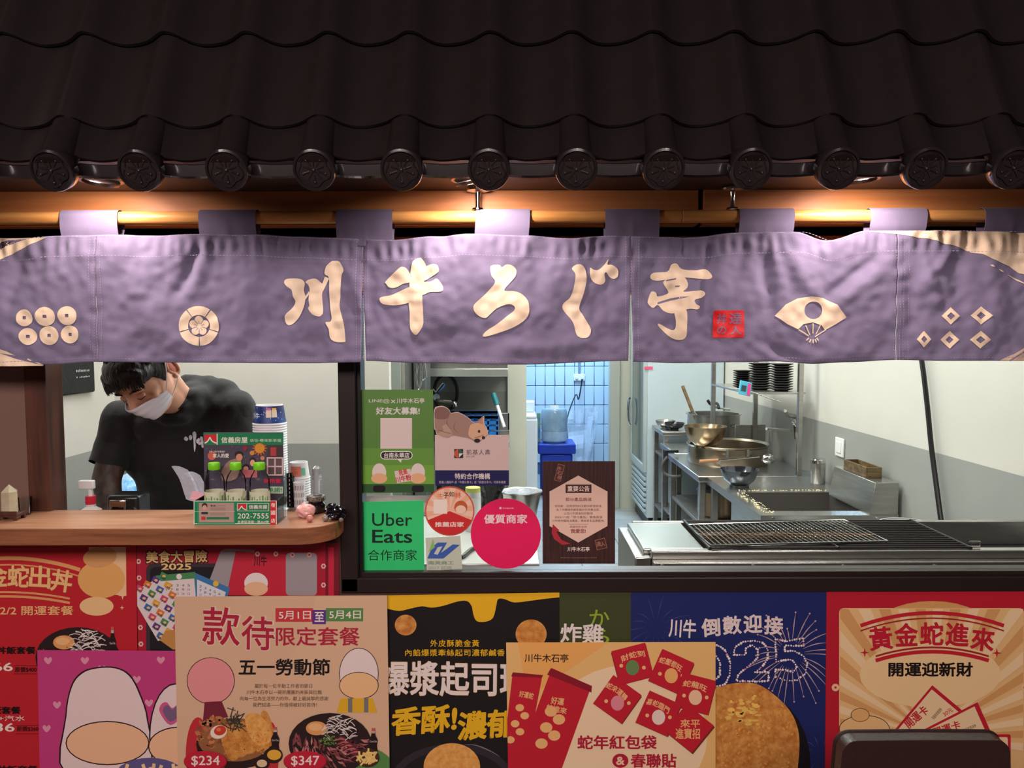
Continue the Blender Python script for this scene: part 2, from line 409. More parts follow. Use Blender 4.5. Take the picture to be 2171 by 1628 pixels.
for ix in range(11):
    for iy in range(21):
        x = XL + .165 + ix * .327; y = 2.2 + iy * .327
        if y > 5.5 and x < xd1 - .3: continue
        if tmsh is None:
            t0 = MB().box((x - .161, y - .161, -.008), (x + .161, y + .161, 0)).build('floor_tile', ft, kf, loc=(x, y, 0)); t0['kind'] = 'structure'; tmsh = t0
        else:
            c = tmsh.copy(); COL.objects.link(c); c.location = (x, y, 0); c.rotation_euler.z = random.choice([0, PI / 2, PI])
# ceiling lamps of the kitchen
lm = mat('lamp_diffuser', (245, 255, 250), .5, emit=2.2)
for i, (x, y) in enumerate(KL):
    t = thing('ceiling_light', (x, y, 2.7), ['white strip light over the serving counter', 'white strip light over the grill', 'white strip light over the sink bench', 'white strip light over the aisle centre', 'white strip light before the fridge'][i], 'lamp', 'kitchen strip lights')
    MB().box((x - .58, y - .15, 2.675), (x + .58, y + .15, 2.70)).build('housing', whitep, t, bevel=.004)
    MB().box((x - .55, y - .12, 2.668), (x + .55, y + .12, 2.675)).build('diffuser', lm, t)
# blue room tiles
tm = mat('blue_glaze_tile', (196, 212, 226), .15)
bt = None; br = bpy.data.objects['wall_backroom']
tw, th = .108, .218
pz = 0; row = 0
while row < 10:
    z = .25 + row * (th + .007)
    for c_ in range(12):
        x = xd1 - .12 + c_ * (tw + .006)
        
        if bt is None: bt = MB().box((x - tw / 2, 8.848, z - th / 2), (x + tw / 2, 8.86, z + th / 2)).build('wall_tile', tm, br, bevel=.003, seg=1, loc=(x, 8.854, z))
        else: k = bt.copy(); COL.objects.link(k); k.location = (x, 8.854, z)
    row += 1
# ---------------------------------------------------------------- tiled eaves
roofm = mat('black_roof_glaze', (30, 25, 25), .33, vary=.15, vscale=20, coat=.15, bump=.05, bscale=25)
edge_m = mat('roof_edge_gloss', (36, 31, 32), .16, coat=.6)
Y0, Z0 = 1.55, P(1085, 346, 1.55).z
SL = math.radians(66)
sdir = Vector((0, math.cos(SL), math.sin(SL))); ndir = Vector((0, -math.sin(SL), math.cos(SL)))
pit = (P(1210, 360, Y0).x - P(1038, 360, Y0).x) * 1.0
pit = (P(2108, 360, Y0).x - P(131, 360, Y0).x) / 11.0
xc0 = P(1038, 360, Y0).x
prof = [(0, 1), (.06, .95), (.12, .80), (.19, .50), (.26, .25), (.34, .08), (.42, 0), (.52, .02), (.62, .10), (.72, .26), (.80, .46), (.87, .70), (.93, .90), (.97, .98), (1, 1)]
AMP = .036
roof = thing('tiled_roof', (0, 1.9, SOFF), 'dark glossy tiled eaves with round flower caps, running above the curtain', 'roof')
RS = {}
def tile_mesh(L, nose):
    m = MB(); n = len(prof); T = .007
    rows = [0, L * .5, L]
    vs = []
    for d in (0, -T):
        for s_ in rows:
            lift = .012 * (1 - s_ / L)
            for t, h in prof:
                w = sdir * s_ + ndir * (h * AMP + lift + d); w.x = (t) * pit; vs.append(w)
    R = len(rows)
    fs = []
    for i in range(R - 1):
        for k in range(n - 1):
            fs.append((i * n + k, i * n + k + 1, (i + 1) * n + k + 1, (i + 1) * n + k)); a = R * n
            fs.append((a + i * n + k, a + (i + 1) * n + k, a + (i + 1) * n + k + 1, a + i * n + k + 1))
    for k in range(n - 1): fs.append((k, R * n + k, R * n + k + 1, k + 1))
    for i in range(R - 1): fs.append((i * n, (i + 1) * n, R * n + (i + 1) * n, R * n + i * n)); fs.append((i * n + n - 1, R * n + i * n + n - 1, R * n + (i + 1) * n + n - 1, (i + 1) * n + n - 1))
    m.add(vs, fs, roofm)
    return m
exps = [0, (P(1085, 262, 1.58).z - Z0) / math.sin(SL) - .012]
for i in range(5): exps.append(exps[-1] + .213)
proto = {}
for r in range(6):
    L = exps[r + 1] - exps[r] + .02
    for k in range(-8, 9):
        base = Vector((xc0 + k * pit, Y0, Z0)) + sdir * exps[r]
        key = 0 if r == 0 else 1
        if key not in proto:
            mb = tile_mesh(L, r == 0); mb.v = [v + base for v in mb.v]
            proto[key] = mb.build('roof_tile', roofm, roof, loc=base, smooth=50)
        else:
            c = proto[key].copy(); COL.objects.link(c); c.location = base - roof.location
# eave lips and round end caps
lip = None; cap = None; caps = []
for k in range(-8, 9):
    base = Vector((xc0 + k * pit, Y0, Z0))
    # lip: curved skirt below the valley
    m = MB(); top = []; 
    for i in range(13):
        t = i / 12; sag = .0145 * math.sin(PI * t)
        x = t * pit
        top.append((x, sag))
    vs = []
    for x, sag in top:
        sag *= .45; vs += [Vector((x, .002, .006 - sag)), Vector((x, -.005, .003 - sag)), Vector((x, -.004, -.019 - sag)), Vector((x, .003, -.022 - sag)), Vector((x, .03, -.008 - sag * .5))]
    fs = [(i * 5 + j, i * 5 + j + 1, (i + 1) * 5 + j + 1, (i + 1) * 5 + j) for i in range(12) for j in range(4)]
    m.add([v + base for v in vs], fs, edge_m)
    if lip is None: lip = m.build('eave_lip', edge_m, roof, loc=base, smooth=40)
    else: c = lip.copy(); COL.objects.link(c); c.location = base - roof.location
    # cap
    cc = base + Vector((0, -.050, P(1085, 360, 1.5).z - Z0)); ax = Vector((0, -math.cos(math.radians(24)), -math.sin(math.radians(24))))
    R = .0415
    if cap is None:
        m = MB()
        m.lathe(cc - ax * .028, [(R * .93, 0), (R, .004), (R, .024), (R * .97, .028), (R * .86, .030), (R * .82, .026), (R * .78, .0255), (.0005, .0255)], edge_m, 40, ax)
        cap = m.build('end_cap', edge_m, roof, loc=cc, smooth=40)
        # relief: ring and six-petal flower
        u = Vector((1, 0, 0)); w = ax.cross(u).normalized() * -1
        fl = MB(); f0 = cc - ax * .0012
        pts = [f0 + (u * math.cos(a) + w * math.sin(a)) * R * .70 * (1 + .10 * math.cos(5 * (a - PI / 2))) for a in [2 * PI * i / 60 for i in range(60)]]
        fl.tube(pts, .0013, edge_m, 6, closed=True)
        for j in range(5):
            a = PI / 2 + j * 2 * PI / 5; d = u * math.cos(a) + w * math.sin(a)
            fl.tube([f0 + d * R * .22, f0 + d * R * .52], .0014, edge_m, 6); fl.ball(f0 + d * R * .55, .0024, edge_m, 5)
            a += PI / 5; d = u * math.cos(a) + w * math.sin(a); fl.tube([f0 + d * R * .14, f0 + d * R * .50], .0012, edge_m, 6)
        fl.ball(f0, .0035, edge_m, 6)
        fl.build('flower_relief', edge_m, cap, loc=cc)
        # short barrel behind
        tb = MB(); a0 = cc - ax * .012; b0 = base + sdir * .10 + ndir * (AMP - .030)
        tb.lathe(a0, [(R * .82, 0), (R * .76, (b0 - a0).length)], roofm, 28, b0 - a0); tb.build('cap_barrel', roofm, cap, loc=cc)
        caps.append(cap)
    else:
        c = cap.copy(); COL.objects.link(c); c.location = cc - roof.location
        for g in cap.children: h = g.copy(); COL.objects.link(h); h.parent = c
# dark board behind the roof
struct(MB().box((-3.2, 1.93, SOFF + .03), (3.2, 1.99, 3.3)).build('wall_gable', black_r))
# ---------------------------------------------------------------- recessed downlights
brushed = mat('lamp_ring_silver', (150, 135, 128), .3, 1)
for i, x in enumerate(LX):
    y = 1.765; t = thing('recessed_downlight', (x, y, SOFF), ['round recessed downlight in the soffit, far left', 'lit recessed downlight in the soffit, beside the left rod bracket', 'round recessed downlight in the soffit, right of the right bracket'][i], 'lamp', 'downlights in the soffit')
    MB().lathe((x, y, SOFF + .001), [(.040, -.006), (.047, -.006), (.050, -.002), (.050, 0)], brushed, 32, cap0=False, cap1=False).build('trim_ring', brushed, t)
    tl = Euler((math.radians(14), math.radians([14, -14, -10][i]), 0)).to_matrix()
    MB().lathe((x, y, SOFF - .002), [(.031, -.006), (.038, -.008), (.040, -.003), (.040, .0)], brushed, 32, axis=tl @ Vector((0, 0, 1)), cap0=False).build('gimbal', brushed, t)
    MB().lathe((x, y, SOFF - .004), [(.012, -.0075), (.026, -.0065), (.030, -.003)], mat('downlight_bulb', (255, 225, 190), .3, emit=22), 24, axis=tl @ Vector((0, 0, 1))).build('bulb', None, t)
# ---------------------------------------------------------------- rod with brackets
rodm = wood('rod_wood', (224, 164, 96), (202, 140, 74), 3, (2, 30, 30), .4)
YR = 1.86; RR = .0155
xj = P(1444, 460, YR).x; zr = P(1085, 460, YR).z
rod = thing('curtain_rod', (xj, YR, zr), 'long round light wooden rod carrying the fabric curtain', 'rod')
MB().cyl((-3.0, YR, zr), (xj - .0008, YR, zr), RR, rodm, 24).build('rod_section', rodm, rod, bevel=.001)
MB().cyl((xj + .0008, YR, zr), (3.0, YR, zr), RR * 1.01, rodm, 24).build('rod_section', rodm, rod, bevel=.001)
for i, (px, py) in enumerate(((1013, 430), (1553, 430))):
    x = P(px, py, YR).x; t = thing('rod_bracket', (x, YR, SOFF), ['chrome rod bracket on the soffit, right below the lit downlight', 'chrome rod bracket on the soffit, beside the beam joint'][i], 'bracket', 'chrome brackets holding the rod')
    MB().lathe((x, YR, SOFF - .012), [(.012, 0), (.026, .002), (.027, .006), (.024, .012)], chrome, 28).build('flange', chrome, t)
    MB().lathe((x, YR, zr + .012), [(.0075, 0), (.006, .01), (.0055, .03), (.0075, SOFF - zr - .026)], chrome, 18).build('stem', chrome, t)
    MB().lathe((x, YR, zr + RR - .001), [(.014, 0), (.015, .002), (.014, .006), (.008, .008)], chrome, 24).build('foot', chrome, t)
# ---------------------------------------------------------------- the fabric curtain
YN = 1.845
fab = mat('noren_cloth', (118, 110, 139), .85, bump=.12, bscale=420, vary=.04, vscale=9, sheen=.15)
TOP = [(-260, 505), (-60, 500), (0, 508), (60, 507), (125, 500), (250, 498), (340, 500), (430, 497), (545, 498), (640, 502), (715, 505), (770, 507), (835, 509), (920, 502), (1000, 496), (1120, 500), (1210, 506), (1283, 500), (1398, 503), (1460, 504), (1570, 493), (1680, 492), (1752, 510), (1840, 489), (1965, 489), (2085, 490), (2171, 493), (2300, 500), (2440, 500)]
BOT = [(-260, 772), (0, 776), (100, 773), (205, 767), (390, 769), (650, 770), (768, 768), (775, 765), (900, 770), (1100, 773), (1333, 765), (1342, 767), (1440, 770), (1560, 768), (1650, 766), (1720, 771), (1800, 768), (1902, 763), (2000, 765), (2171, 765), (2440, 768)]
def ip(L, x):
    if x <= L[0][0]: return L[0][1]
    for (a, b), (c, d) in zip(L, L[1:]):
        if x <= c:
            t = (x - a) / (c - a); t = t * t * (3 - 2 * t); return b + (d - b) * t
    return L[-1][1]
RID = [  # ridge/groove segments on the cloth: x0,y0,x1,y1,amplitude(mm),width(px)
 (260, 545, 330, 700, 6, 26), (330, 700, 400, 760, 4, 26), (420, 540, 380, 615, -8, 13), (445, 540, 405, 620, 5, 16), (520, 560, 540, 690, 4, 30), (600, 560, 560, 700, -4, 26),
 (40, 560, 20, 640, -6, 18), (120, 560, 80, 660, 4, 26), (690, 560, 640, 640, 3, 18), (660, 640, 700, 740, 4, 22), (740, 580, 765, 650, 5, 14),
 (840, 560, 960, 700, 4, 30), (980, 540, 960, 640, 3, 26), (1040, 600, 1200, 700, 3, 24), (1080, 740, 1250, 730, 5, 20), (1200, 560, 1260, 640, 4, 22), (1270, 620, 1330, 740, 5, 26),
 (1395, 530, 1420, 600, 6, 18), (1500, 540, 1485, 660, -6, 16), (1535, 545, 1510, 640, 5, 18), (1620, 555, 1630, 650, -7, 15), (1650, 560, 1660, 640, 4, 16),
 (1690, 560, 1720, 620, 6, 22), (1760, 625, 1850, 555, -8, 14), (1780, 640, 1880, 560, 6, 18), (1600, 730, 1700, 770, -7, 14), (1590, 725, 1640, 755, 6, 12), (1720, 760, 1850, 740, 4, 20),
 (1930, 600, 1935, 690, -6, 14), (1960, 560, 1985, 640, 5, 16), (2020, 560, 2040, 640, -4, 18), (2100, 580, 2120, 700, 5, 26), (2010, 540, 1990, 570, 5, 12)]
def cloth(px, py):
    t = ip(TOP, px); b = ip(BOT, px); v = (py - t) / (b - t); v = max(0, min(1, v))
    y = 0
    # gathers of the header band
    g = math.exp(-((py - t - 26) / 20) ** 2)
    y += .0016 * g * math.sin(px * .24 + 3 * noise.noise((px * .013, 0, 0))) * (.4 + .9 * abs(noise.noise((px * .01, 2.2, 0))))
    y += .0030 * math.exp(-max(0, py - t - 46) / 60) * noise.noise((px * .028, py * .008, 3))
    # soft vertical and slanting folds growing downwards
    y += .0075 * (.35 + .65 * v) * noise.noise((px * .0075, py * .003, 9.1))
    y += .0040 * noise.noise((px * .018 + py * .008, py * .014, 5.5))
    y += .0018 * noise.noise((px * .05, py * .05, 1.5))
    for x0, y0, x1, y1, A, w in RID:
        if abs(px - (x0 + x1) / 2) > 140: continue
        dx, dy = x1 - x0, y1 - y0; L2 = dx * dx + dy * dy; k = max(0, min(1, ((px - x0) * dx + (py - y0) * dy) / L2))
        d2 = ((px - x0 - k * dx) ** 2 + (py - y0 - k * dy) ** 2) / (w * w)
        if d2 < 9: y -= A * .001 * .8 * math.exp(-d2) * (1 - .25 * abs(2 * k - 1))
    y += .010 * v * v * .4
    return YN - .004 + y * 1.75
STEP = 3.4
noren = thing('noren_curtain', (0, YN, P(1085, 765, YN).z), 'long purple fabric shop curtain with cream brush lettering hanging from the wooden rod', 'curtain')
bounds = [-240, 205, 770, 1337, 1900, 2420]
for pi_ in range(5):
    a, b = bounds[pi_], bounds[pi_ + 1]; nx = int((b - a) / STEP); ny = 82; vs = []; fs = []
    gl = 1 if pi_ in (2, 3) else 0; gr = 1 if pi_ in (1, 2) else 0
    for j in range(ny + 1):
        v = j / ny
        sl = max(0, (v - .35) / .65)
        aa = a + (.5 + 5.5 * sl * gl); bb = b - (.5 + 4.5 * sl * gr)
        for i in range(nx + 1):
            px = aa + (bb - aa) * i / nx; py = ip(TOP, px) + (ip(BOT, px) - ip(TOP, px)) * v
            w = P(px, py, YN); w.y = cloth(px, py)
            hem = min(px - aa, bb - px)
            w.y -= .0007 if hem < 11 else 0
            w.y -= .0008 if (py > ip(BOT, px) - 11) else 0
            w.y -= .0007 if v < .175 else 0
            vs.append(w)
    for j in range(ny):
        for i in range(nx): k = j * (nx + 1) + i; fs.append((k, k + nx + 1, k + nx + 2, k + 1))
    m = MB(); m.add(vs, fs, fab)
    pn = m.build('fabric_panel', fab, noren, smooth=0, fix=False)
    pn.data.polygons.foreach_set('use_smooth', [True] * len(fs)); pn.modifiers.new('th', 'SOLIDIFY').thickness = .0012
    pn.modifiers['th'].offset = -1
cream = (236, 214, 186)
def narr(): return Art(YN, conform=cloth, maxl=5.5, step=.00004, base=.0016)
# stitching
A = narr(); st = (150, 140, 172)
for bx in (205, 770, 1337, 1900):
    for dx in (-13, -3, 3, 13):
        for y in range(506, 764, 6): A.stroke(st, [(bx + dx, y), (bx + dx, y + 3.5)], 1.0)
for py_off, ref in ((47, TOP), (7, TOP), (-9, BOT)):
    for x in range(-20, 2190, 7): A.stroke(st, [(x, ip(ref, x) + py_off), (x + 4.4, ip(ref, x + 4.4) + py_off)], 1.0)
s_o = A.A.build('stitching', None, noren, smooth=0, fix=False)
def z3(L): return [(x / 2.7833, 400 + y / 2.7833) for x, y in L]
def z4(L): return [(740 + x / 3.289, 400 + y / 3.289) for x, y in L]
def z5(L): return [(1300 + x / 2.4925, 400 + y / 2.4925) for x, y in L]
A = narr()
for L in ([(1676, 552), (1690, 533), (1740, 530), (1785, 537), (1805, 560), (1797, 600), (1806, 642), (1795, 700), (1762, 765), (1717, 803), (1688, 797), (1678, 765), (1685, 740), (1722, 705), (1742, 668), (1730, 635), (1722, 598), (1695, 578)],
          [(1810, 552), (1835, 537), (1870, 533), (1895, 553), (1908, 565), (1913, 595), (1905, 630), (1912, 725), (1905, 745), (1888, 755), (1850, 742), (1822, 708), (1830, 690), (1825, 650), (1832, 600), (1825, 570)],
          [(1958, 432), (1975, 427), (2003, 430), (2020, 455), (2030, 485), (2017, 520), (2010, 640), (2006, 700), (2030, 800), (2038, 890), (2030, 905), (1980, 903), (1950, 880), (1943, 830), (1925, 790), (1950, 785), (1958, 760), (1950, 700), (1945, 600), (1943, 525), (1925, 510), (1920, 495), (1930, 460)]): A.poly(cream, z3(L), True)
for L in ([(1900, 575), (1922, 520), (1945, 530), (1912, 604)], [(1800, 642), (1828, 605), (1832, 620), (1806, 655)]): A.poly(cream, z3(L))
A.A.build('brush_character', None, noren, smooth=0, fix=False); A = narr()
for L in ([(435, 560), (450, 510), (485, 487), (510, 490), (540, 540), (530, 600), (528, 640), (525, 700), (515, 745), (520, 880), (518, 950), (490, 1000), (465, 1020), (435, 990), (425, 950), (425, 860), (418, 790), (425, 700), (425, 640), (430, 600)],
          [(260, 645), (350, 560), (380, 548), (405, 560), (430, 600), (440, 650), (380, 665), (330, 690), (285, 690), (262, 665)],
          [(525, 550), (580, 530), (615, 533), (628, 560), (622, 585), (570, 620), (525, 640), (505, 560)],
          [(505, 662), (575, 648), (612, 628), (640, 655), (658, 690), (645, 718), (570, 722), (505, 742)],
          [(213, 770), (230, 755), (300, 742), (360, 715), (440, 690), (440, 780), (350, 812), (260, 810), (225, 795)],
          ): A.poly(cream, z4(L), True)
A.A.build('brush_character', None, noren, smooth=0, fix=False); A = narr()
for L in ([(985, 560), (990, 538), (1020, 530), (1050, 533), (1066, 547), (1095, 530), (1130, 533), (1160, 555), (1168, 585), (1155, 620), (1120, 660), (1083, 710), (1150, 715), (1205, 735), (1245, 780), (1257, 835), (1250, 880), (1220, 920), (1150, 965), (1060, 1000), (990, 1022), (945, 1032), (932, 1022), (960, 990), (1030, 945), (1100, 890), (1150, 850), (1155, 825), (1130, 808), (1090, 810), (1030, 835), (985, 875), (955, 900), (920, 895), (880, 865), (868, 830), (880, 800), (950, 735), (1018, 655), (995, 610)],
          ): A.poly(cream, z4(L), True)
A.A.build('brush_character', None, noren, smooth=0, fix=False); A = narr()
for L in ([(1550, 560), (1580, 533), (1615, 532), (1640, 555), (1650, 590), (1653, 640), (1635, 730), (1605, 830), (1630, 880), (1680, 965), (1685, 1000), (1670, 1030), (1640, 1042), (1605, 1035), (1583, 1010), (1560, 930), (1500, 855), (1487, 825), (1500, 795), (1540, 760), (1562, 700), (1575, 620), (1570, 590)],
          [(1680, 553), (1700, 565), (1735, 568), (1775, 535), (1805, 493), (1800, 530), (1830, 533), (1865, 555), (1876, 580), (1870, 615), (1845, 630), (1815, 618), (1790, 585), (1778, 600), (1785, 640), (1770, 665), (1740, 670), (1705, 655), (1683, 625), (1677, 590)]): A.poly(cream, z4(L), True)
A.A.build('brush_character', None, noren, smooth=0, fix=False); A = narr()
for L in ([(195, 460), (215, 445), (280, 440), (300, 405), (330, 398), (360, 425), (430, 432), (490, 425), (518, 460), (505, 478), (440, 475), (370, 470), (300, 480), (230, 487), (200, 478)],
          [(265, 488), (330, 470), (375, 470), (392, 500), (388, 525), (368, 545), (430, 540), (470, 538), (487, 555), (470, 575), (430, 588), (440, 610), (460, 620), (450, 637), (400, 635), (330, 655), (300, 660), (262, 645), (235, 615), (210, 630), (185, 610), (183, 590), (200, 545), (225, 550), (235, 570), (288, 552), (268, 515)],
          [(320, 640), (375, 635), (390, 660), (390, 740), (385, 785), (350, 800), (300, 785), (255, 745), (235, 720), (245, 715), (300, 745), (325, 740), (328, 700)]): A.poly(cream, z5(L), True)
dk = (118, 110, 139)
A.poly(dk, z5([(232, 612), (235, 600), (300, 580), (350, 572), (405, 570), (350, 582), (300, 592)]))
A.poly(dk, z5([(322, 514), (352, 512), (345, 521), (322, 522)])); A.poly(dk, z5([(272, 492), (275, 484), (328, 474), (326, 482)]))
A.A.build('brush_character', None, noren, smooth=0, fix=False)
A = narr()
# family crests
for x, y, r in ((153, 762, 50), (272, 754, 56), (398, 749, 56), (170, 872, 50), (288, 866, 56), (409, 860, 53)):
    (cx, cy), = z3([(x, y)]); rr = r / 2.7833; A.holed(cream, [(cx + rr * math.cos(2 * PI * i / 32), cy + rr * math.sin(2 * PI * i / 32)) for i in range(32)], [(cx - 3.6, cy - 3.4), (cx + 3.6, cy - 3.4), (cx + 3.6, cy + 3.4), (cx - 3.6, cy + 3.4)])
o = A.A.build('coin_crest', None, noren, smooth=0, fix=False)
A = narr()
cx, cy = 422.5, 691
for k in range(5):
    a = -PI / 2 + k * 2 * PI / 5
    pts = [(cx + 42 * math.cos(a + t), cy + 42 * math.sin(a + t)) for t in [(-.60 + 1.2 * i / 10) for i in range(11)]] + [(cx + 23 * math.cos(a + t), cy + 23 * math.sin(a + t)) for t in [(.60 - 1.2 * i / 10) for i in range(11)]]
    A.poly(cream, pts)
for k in range(5):
    a = -PI / 2 + k * 2 * PI / 5; A.ell(cream, cx + 12 * math.cos(a), cy + 12 * math.sin(a), 9.2, 8.6, a)
A.ell(cream, cx, cy, 10)
for k in range(5):
    a = -PI / 2 + k * 2 * PI / 5; A.stroke(dk, [(cx + 4 * math.cos(a), cy + 4 * math.sin(a)), (cx + 11 * math.cos(a), cy + 11 * math.sin(a))], 1.1)
    a += PI / 5; A.stroke(dk, [(cx + 5 * math.cos(a), cy + 5 * math.sin(a)), (cx + 22 * math.cos(a), cy + 22 * math.sin(a))], 1.1)
o = A.A.build('flower_crest', None, noren, smooth=0, fix=False)
A = narr()
# folding fan
cxf, cyf = z5([(1055, 643)])[0]
A.holed(cream, z5([(850, 672), (905, 612), (970, 580), (1043, 570), (1110, 578), (1180, 613), (1235, 680), (1180, 715), (1120, 748), (1100, 722), (1052, 706), (1000, 716), (972, 744), (915, 715)]), [(cxf + 20 * math.cos(2 * PI * i / 28), cyf + 18.5 * math.sin(2 * PI * i / 28)) for i in range(28)])
for a, b in (((975, 745), (1030, 778)), ((1012, 722), (1036, 772)), ((1052, 712), (1052, 765)), ((1092, 722), (1068, 770)), ((1125, 745), (1062, 782)), ((1030, 788), (1016, 802)), ((1040, 795), (1032, 812)), ((1052, 796), (1050, 816)), ((1062, 795), (1068, 812)), ((1070, 788), (1080, 803))):
    A.stroke(cream, z5([a, b]), 2.4)
o = A.A.build('fan_crest', None, noren, smooth=0, fix=False)
A = narr()
for x, y, rx, ry in ((1785, 672, 47, 46), (1940, 670, 55, 48), (1638, 795, 38, 44), (1780, 798, 50, 47), (1938, 798, 55, 47)):
    q = lambda k: z5([(x - rx * k, y), (x, y - ry * k), (x + rx * k, y), (x, y + ry * k)]); A.holed(cream, q(1), q(.42))
o = A.A.build('diamond_crest', None, noren, smooth=0, fix=False)
A = narr()
# swooshes
def band(top, bot): return top + bot[::-1]
xs = list(range(1840, 2241, 20))
lo = [(1835, 491), (1893, 496), (1958, 506), (2014, 520), (2074, 538), (2122, 558), (2171, 582), (2240, 620)]
A.poly(cream, [(x, ip(TOP, x) + 1) for x in xs] + [(x, max(ip(lo, x), ip(TOP, x) + 1.5)) for x in xs[::-1]])
for a, b, w in (((2095, 562), (2104, 566), 4), ((2113, 571), (2126, 577), 4), ((2135, 583), (2180, 606), 3.5)): A.stroke(cream, [a, ((a[0] + b[0]) / 2, (a[1] + b[1]) / 2), b], w, taper=True)
cr2 = (200, 172, 150)
A.poly(cr2, [(2120, 764), (2150, 750), (2175, 734), (2240, 690), (2240, 764)]); A.stroke(dk, [(2140, 765), (2175, 742), (2240, 700)], 3)
o = A.A.build('swoosh_print', None, noren, smooth=0, fix=False)
A = narr()
A.poly(cream, z3([(0, 292), (60, 296), (175, 292), (290, 290), (200, 325), (80, 385), (0, 422), (-60, 445), (-60, 300)])); 
A.poly(dk, z3([(-20, 330), (60, 306), (170, 297), (60, 335), (-20, 380)])); A.poly((60, 42, 52), z3([(15, 315), (85, 312), (30, 350), (-10, 360)]))
A.poly(cream, z3([(-20, 940), (40, 958), (95, 985), (50, 978), (0, 970), (100, 1005), (190, 1030), (245, 1045), (100, 1047), (-20, 1047)]), False)
A.stroke(cream, z3([(158, 1004), (168, 1010), (178, 1016)]), 3); A.stroke(cream, z3([(195, 1022), (220, 1032), (245, 1042)]), 3, taper=True)
o = A.A.build('swoosh_print', None, noren, smooth=0, fix=False)
A = narr(); A.step = .00025; A.rect((214, 34, 40), 1512, 658, 1577, 716, r=3)
for ch, x0, y0, x1, y1 in (('丼', 1520, 665, 1541, 687), ('の', 1521, 692, 1541, 708), ('達', 1547, 662, 1572, 687), ('人', 1548, 691, 1572, 710)): A.text((140, 110, 140), ch, x0, y0, x1, y1, .03)
sl_ = MB(); sl_.v = A.A.v + A.T.v; sl_.ms = A.A.ms + A.T.ms; sl_.f = A.A.f + [[i + len(A.A.v) for i in f] for f in A.T.f]; sl_.m = A.A.m + [len(A.A.ms) + k for k in A.T.m]
o = sl_.build('seal_print', None, noren, smooth=0, fix=False); o['label'] = 'small red square seal'
# hanging loops
for x0, x1, dxt, dyt in ((-165, -40, 0, 0), (128, 250, 0, 0), (422, 543, 0, 0), (713, 832, 0, 0), (1005, 1120, 4, -1), (1283, 1398, 0, 0), (1566, 1682, 2, 0), (1842, 1962, 3, 0), (2087, 2205, 0, 0), (2320, 2420, 0, 0)):
    nx = 28; path = []
    rr = RR + .0028
    zt = zr
    # cross-section path (y,z) front bottom -> over the rod -> back down
    zbot = P(x0 + 50, ip(TOP, x0 + 50) + 14, YN).z
    path += [(YN + .0034, zbot), (YN + .0030, zbot + .012)]
    yf = YR - rr
    path += [(YN + (yf - YN) * .6, zt - .028), (yf + .0005, zt - .012), (yf, zt)]
    for k in range(1, 9): a = PI * k / 9; path.append((YR - rr * math.cos(a), zt + rr * math.sin(a)))
    path += [(YR + rr, zt), (YR + rr - .002, zt - .03), (YN + .014, zbot)]
    path = [tuple(p) for p in smoothpts(path, False, 2)]
    vs = []; xa_ = P(x0, 480, YN).x; xb_ = P(x1, 480, YN).x
    for y, z in path:
        k = max(0, min(1, (z - zbot) / (zt - zbot)))
        for i in range(nx + 1):
            x = xa_ + (xb_ - xa_) * i / nx + dxt * .0011 * k
            wv = .0010 * noise.noise((x * 30, z * 20, x0)) + .0012 * math.exp(-((x - (xa_ + xb_) / 2) / .006) ** 2) * (1 - k)
            vs.append((x, y - wv, z))
    fs = [(j * (nx + 1) + i, j * (nx + 1) + i + 1, (j + 1) * (nx + 1) + i + 1, (j + 1) * (nx + 1) + i) for j in range(len(path) - 1) for i in range(nx)]
    o = MB().add(vs, fs, fab).build('hanging_loop', fab, noren, smooth=60, fix=False); md = o.modifiers.new('th', 'SOLIDIFY'); md.thickness = .0012; md.offset = 0
# ---------------------------------------------------------------- posters on the front wall
R2 = random.Random(11)
def sheet(name, q, Y, c, label, cat='poster', ext=260, rough=.5, m=None, group=None):
    """q: top-left, top-right, bottom-right, bottom-left as seen; the sheet goes on below the frame"""
    (ax, ay), (bx, by), (cx, cy), (dx, dy) = q
    if ext:
        k = (cy - by + ext) / (cy - by); c2 = (bx + (cx - bx) * k, by + (cy - by) * k); d2 = (ax + (dx - ax) * k, ay + (dy - ay) * k)
    else: c2, d2 = (cx, cy), (dx, dy)
    q = [(ax, ay), (bx, by), c2, d2]
    pts = [P(x, y, Y) for x, y in q]
    o = MB().prism(pts, (0, .0006, 0), m or pm(c, rough)).build(name, None, None, loc=(pts[0] + pts[2]) / 2, smooth=0)
    tag(o, label, cat, group)
    A = Art(Y, clip=q, base=.0001); return o, A
def jit(c, d):
    k = round(R2.uniform(-1, 1) * 3) / 3; return tuple(max(0, min(255, int(v + k * d * v / max(c)))) for v in c)
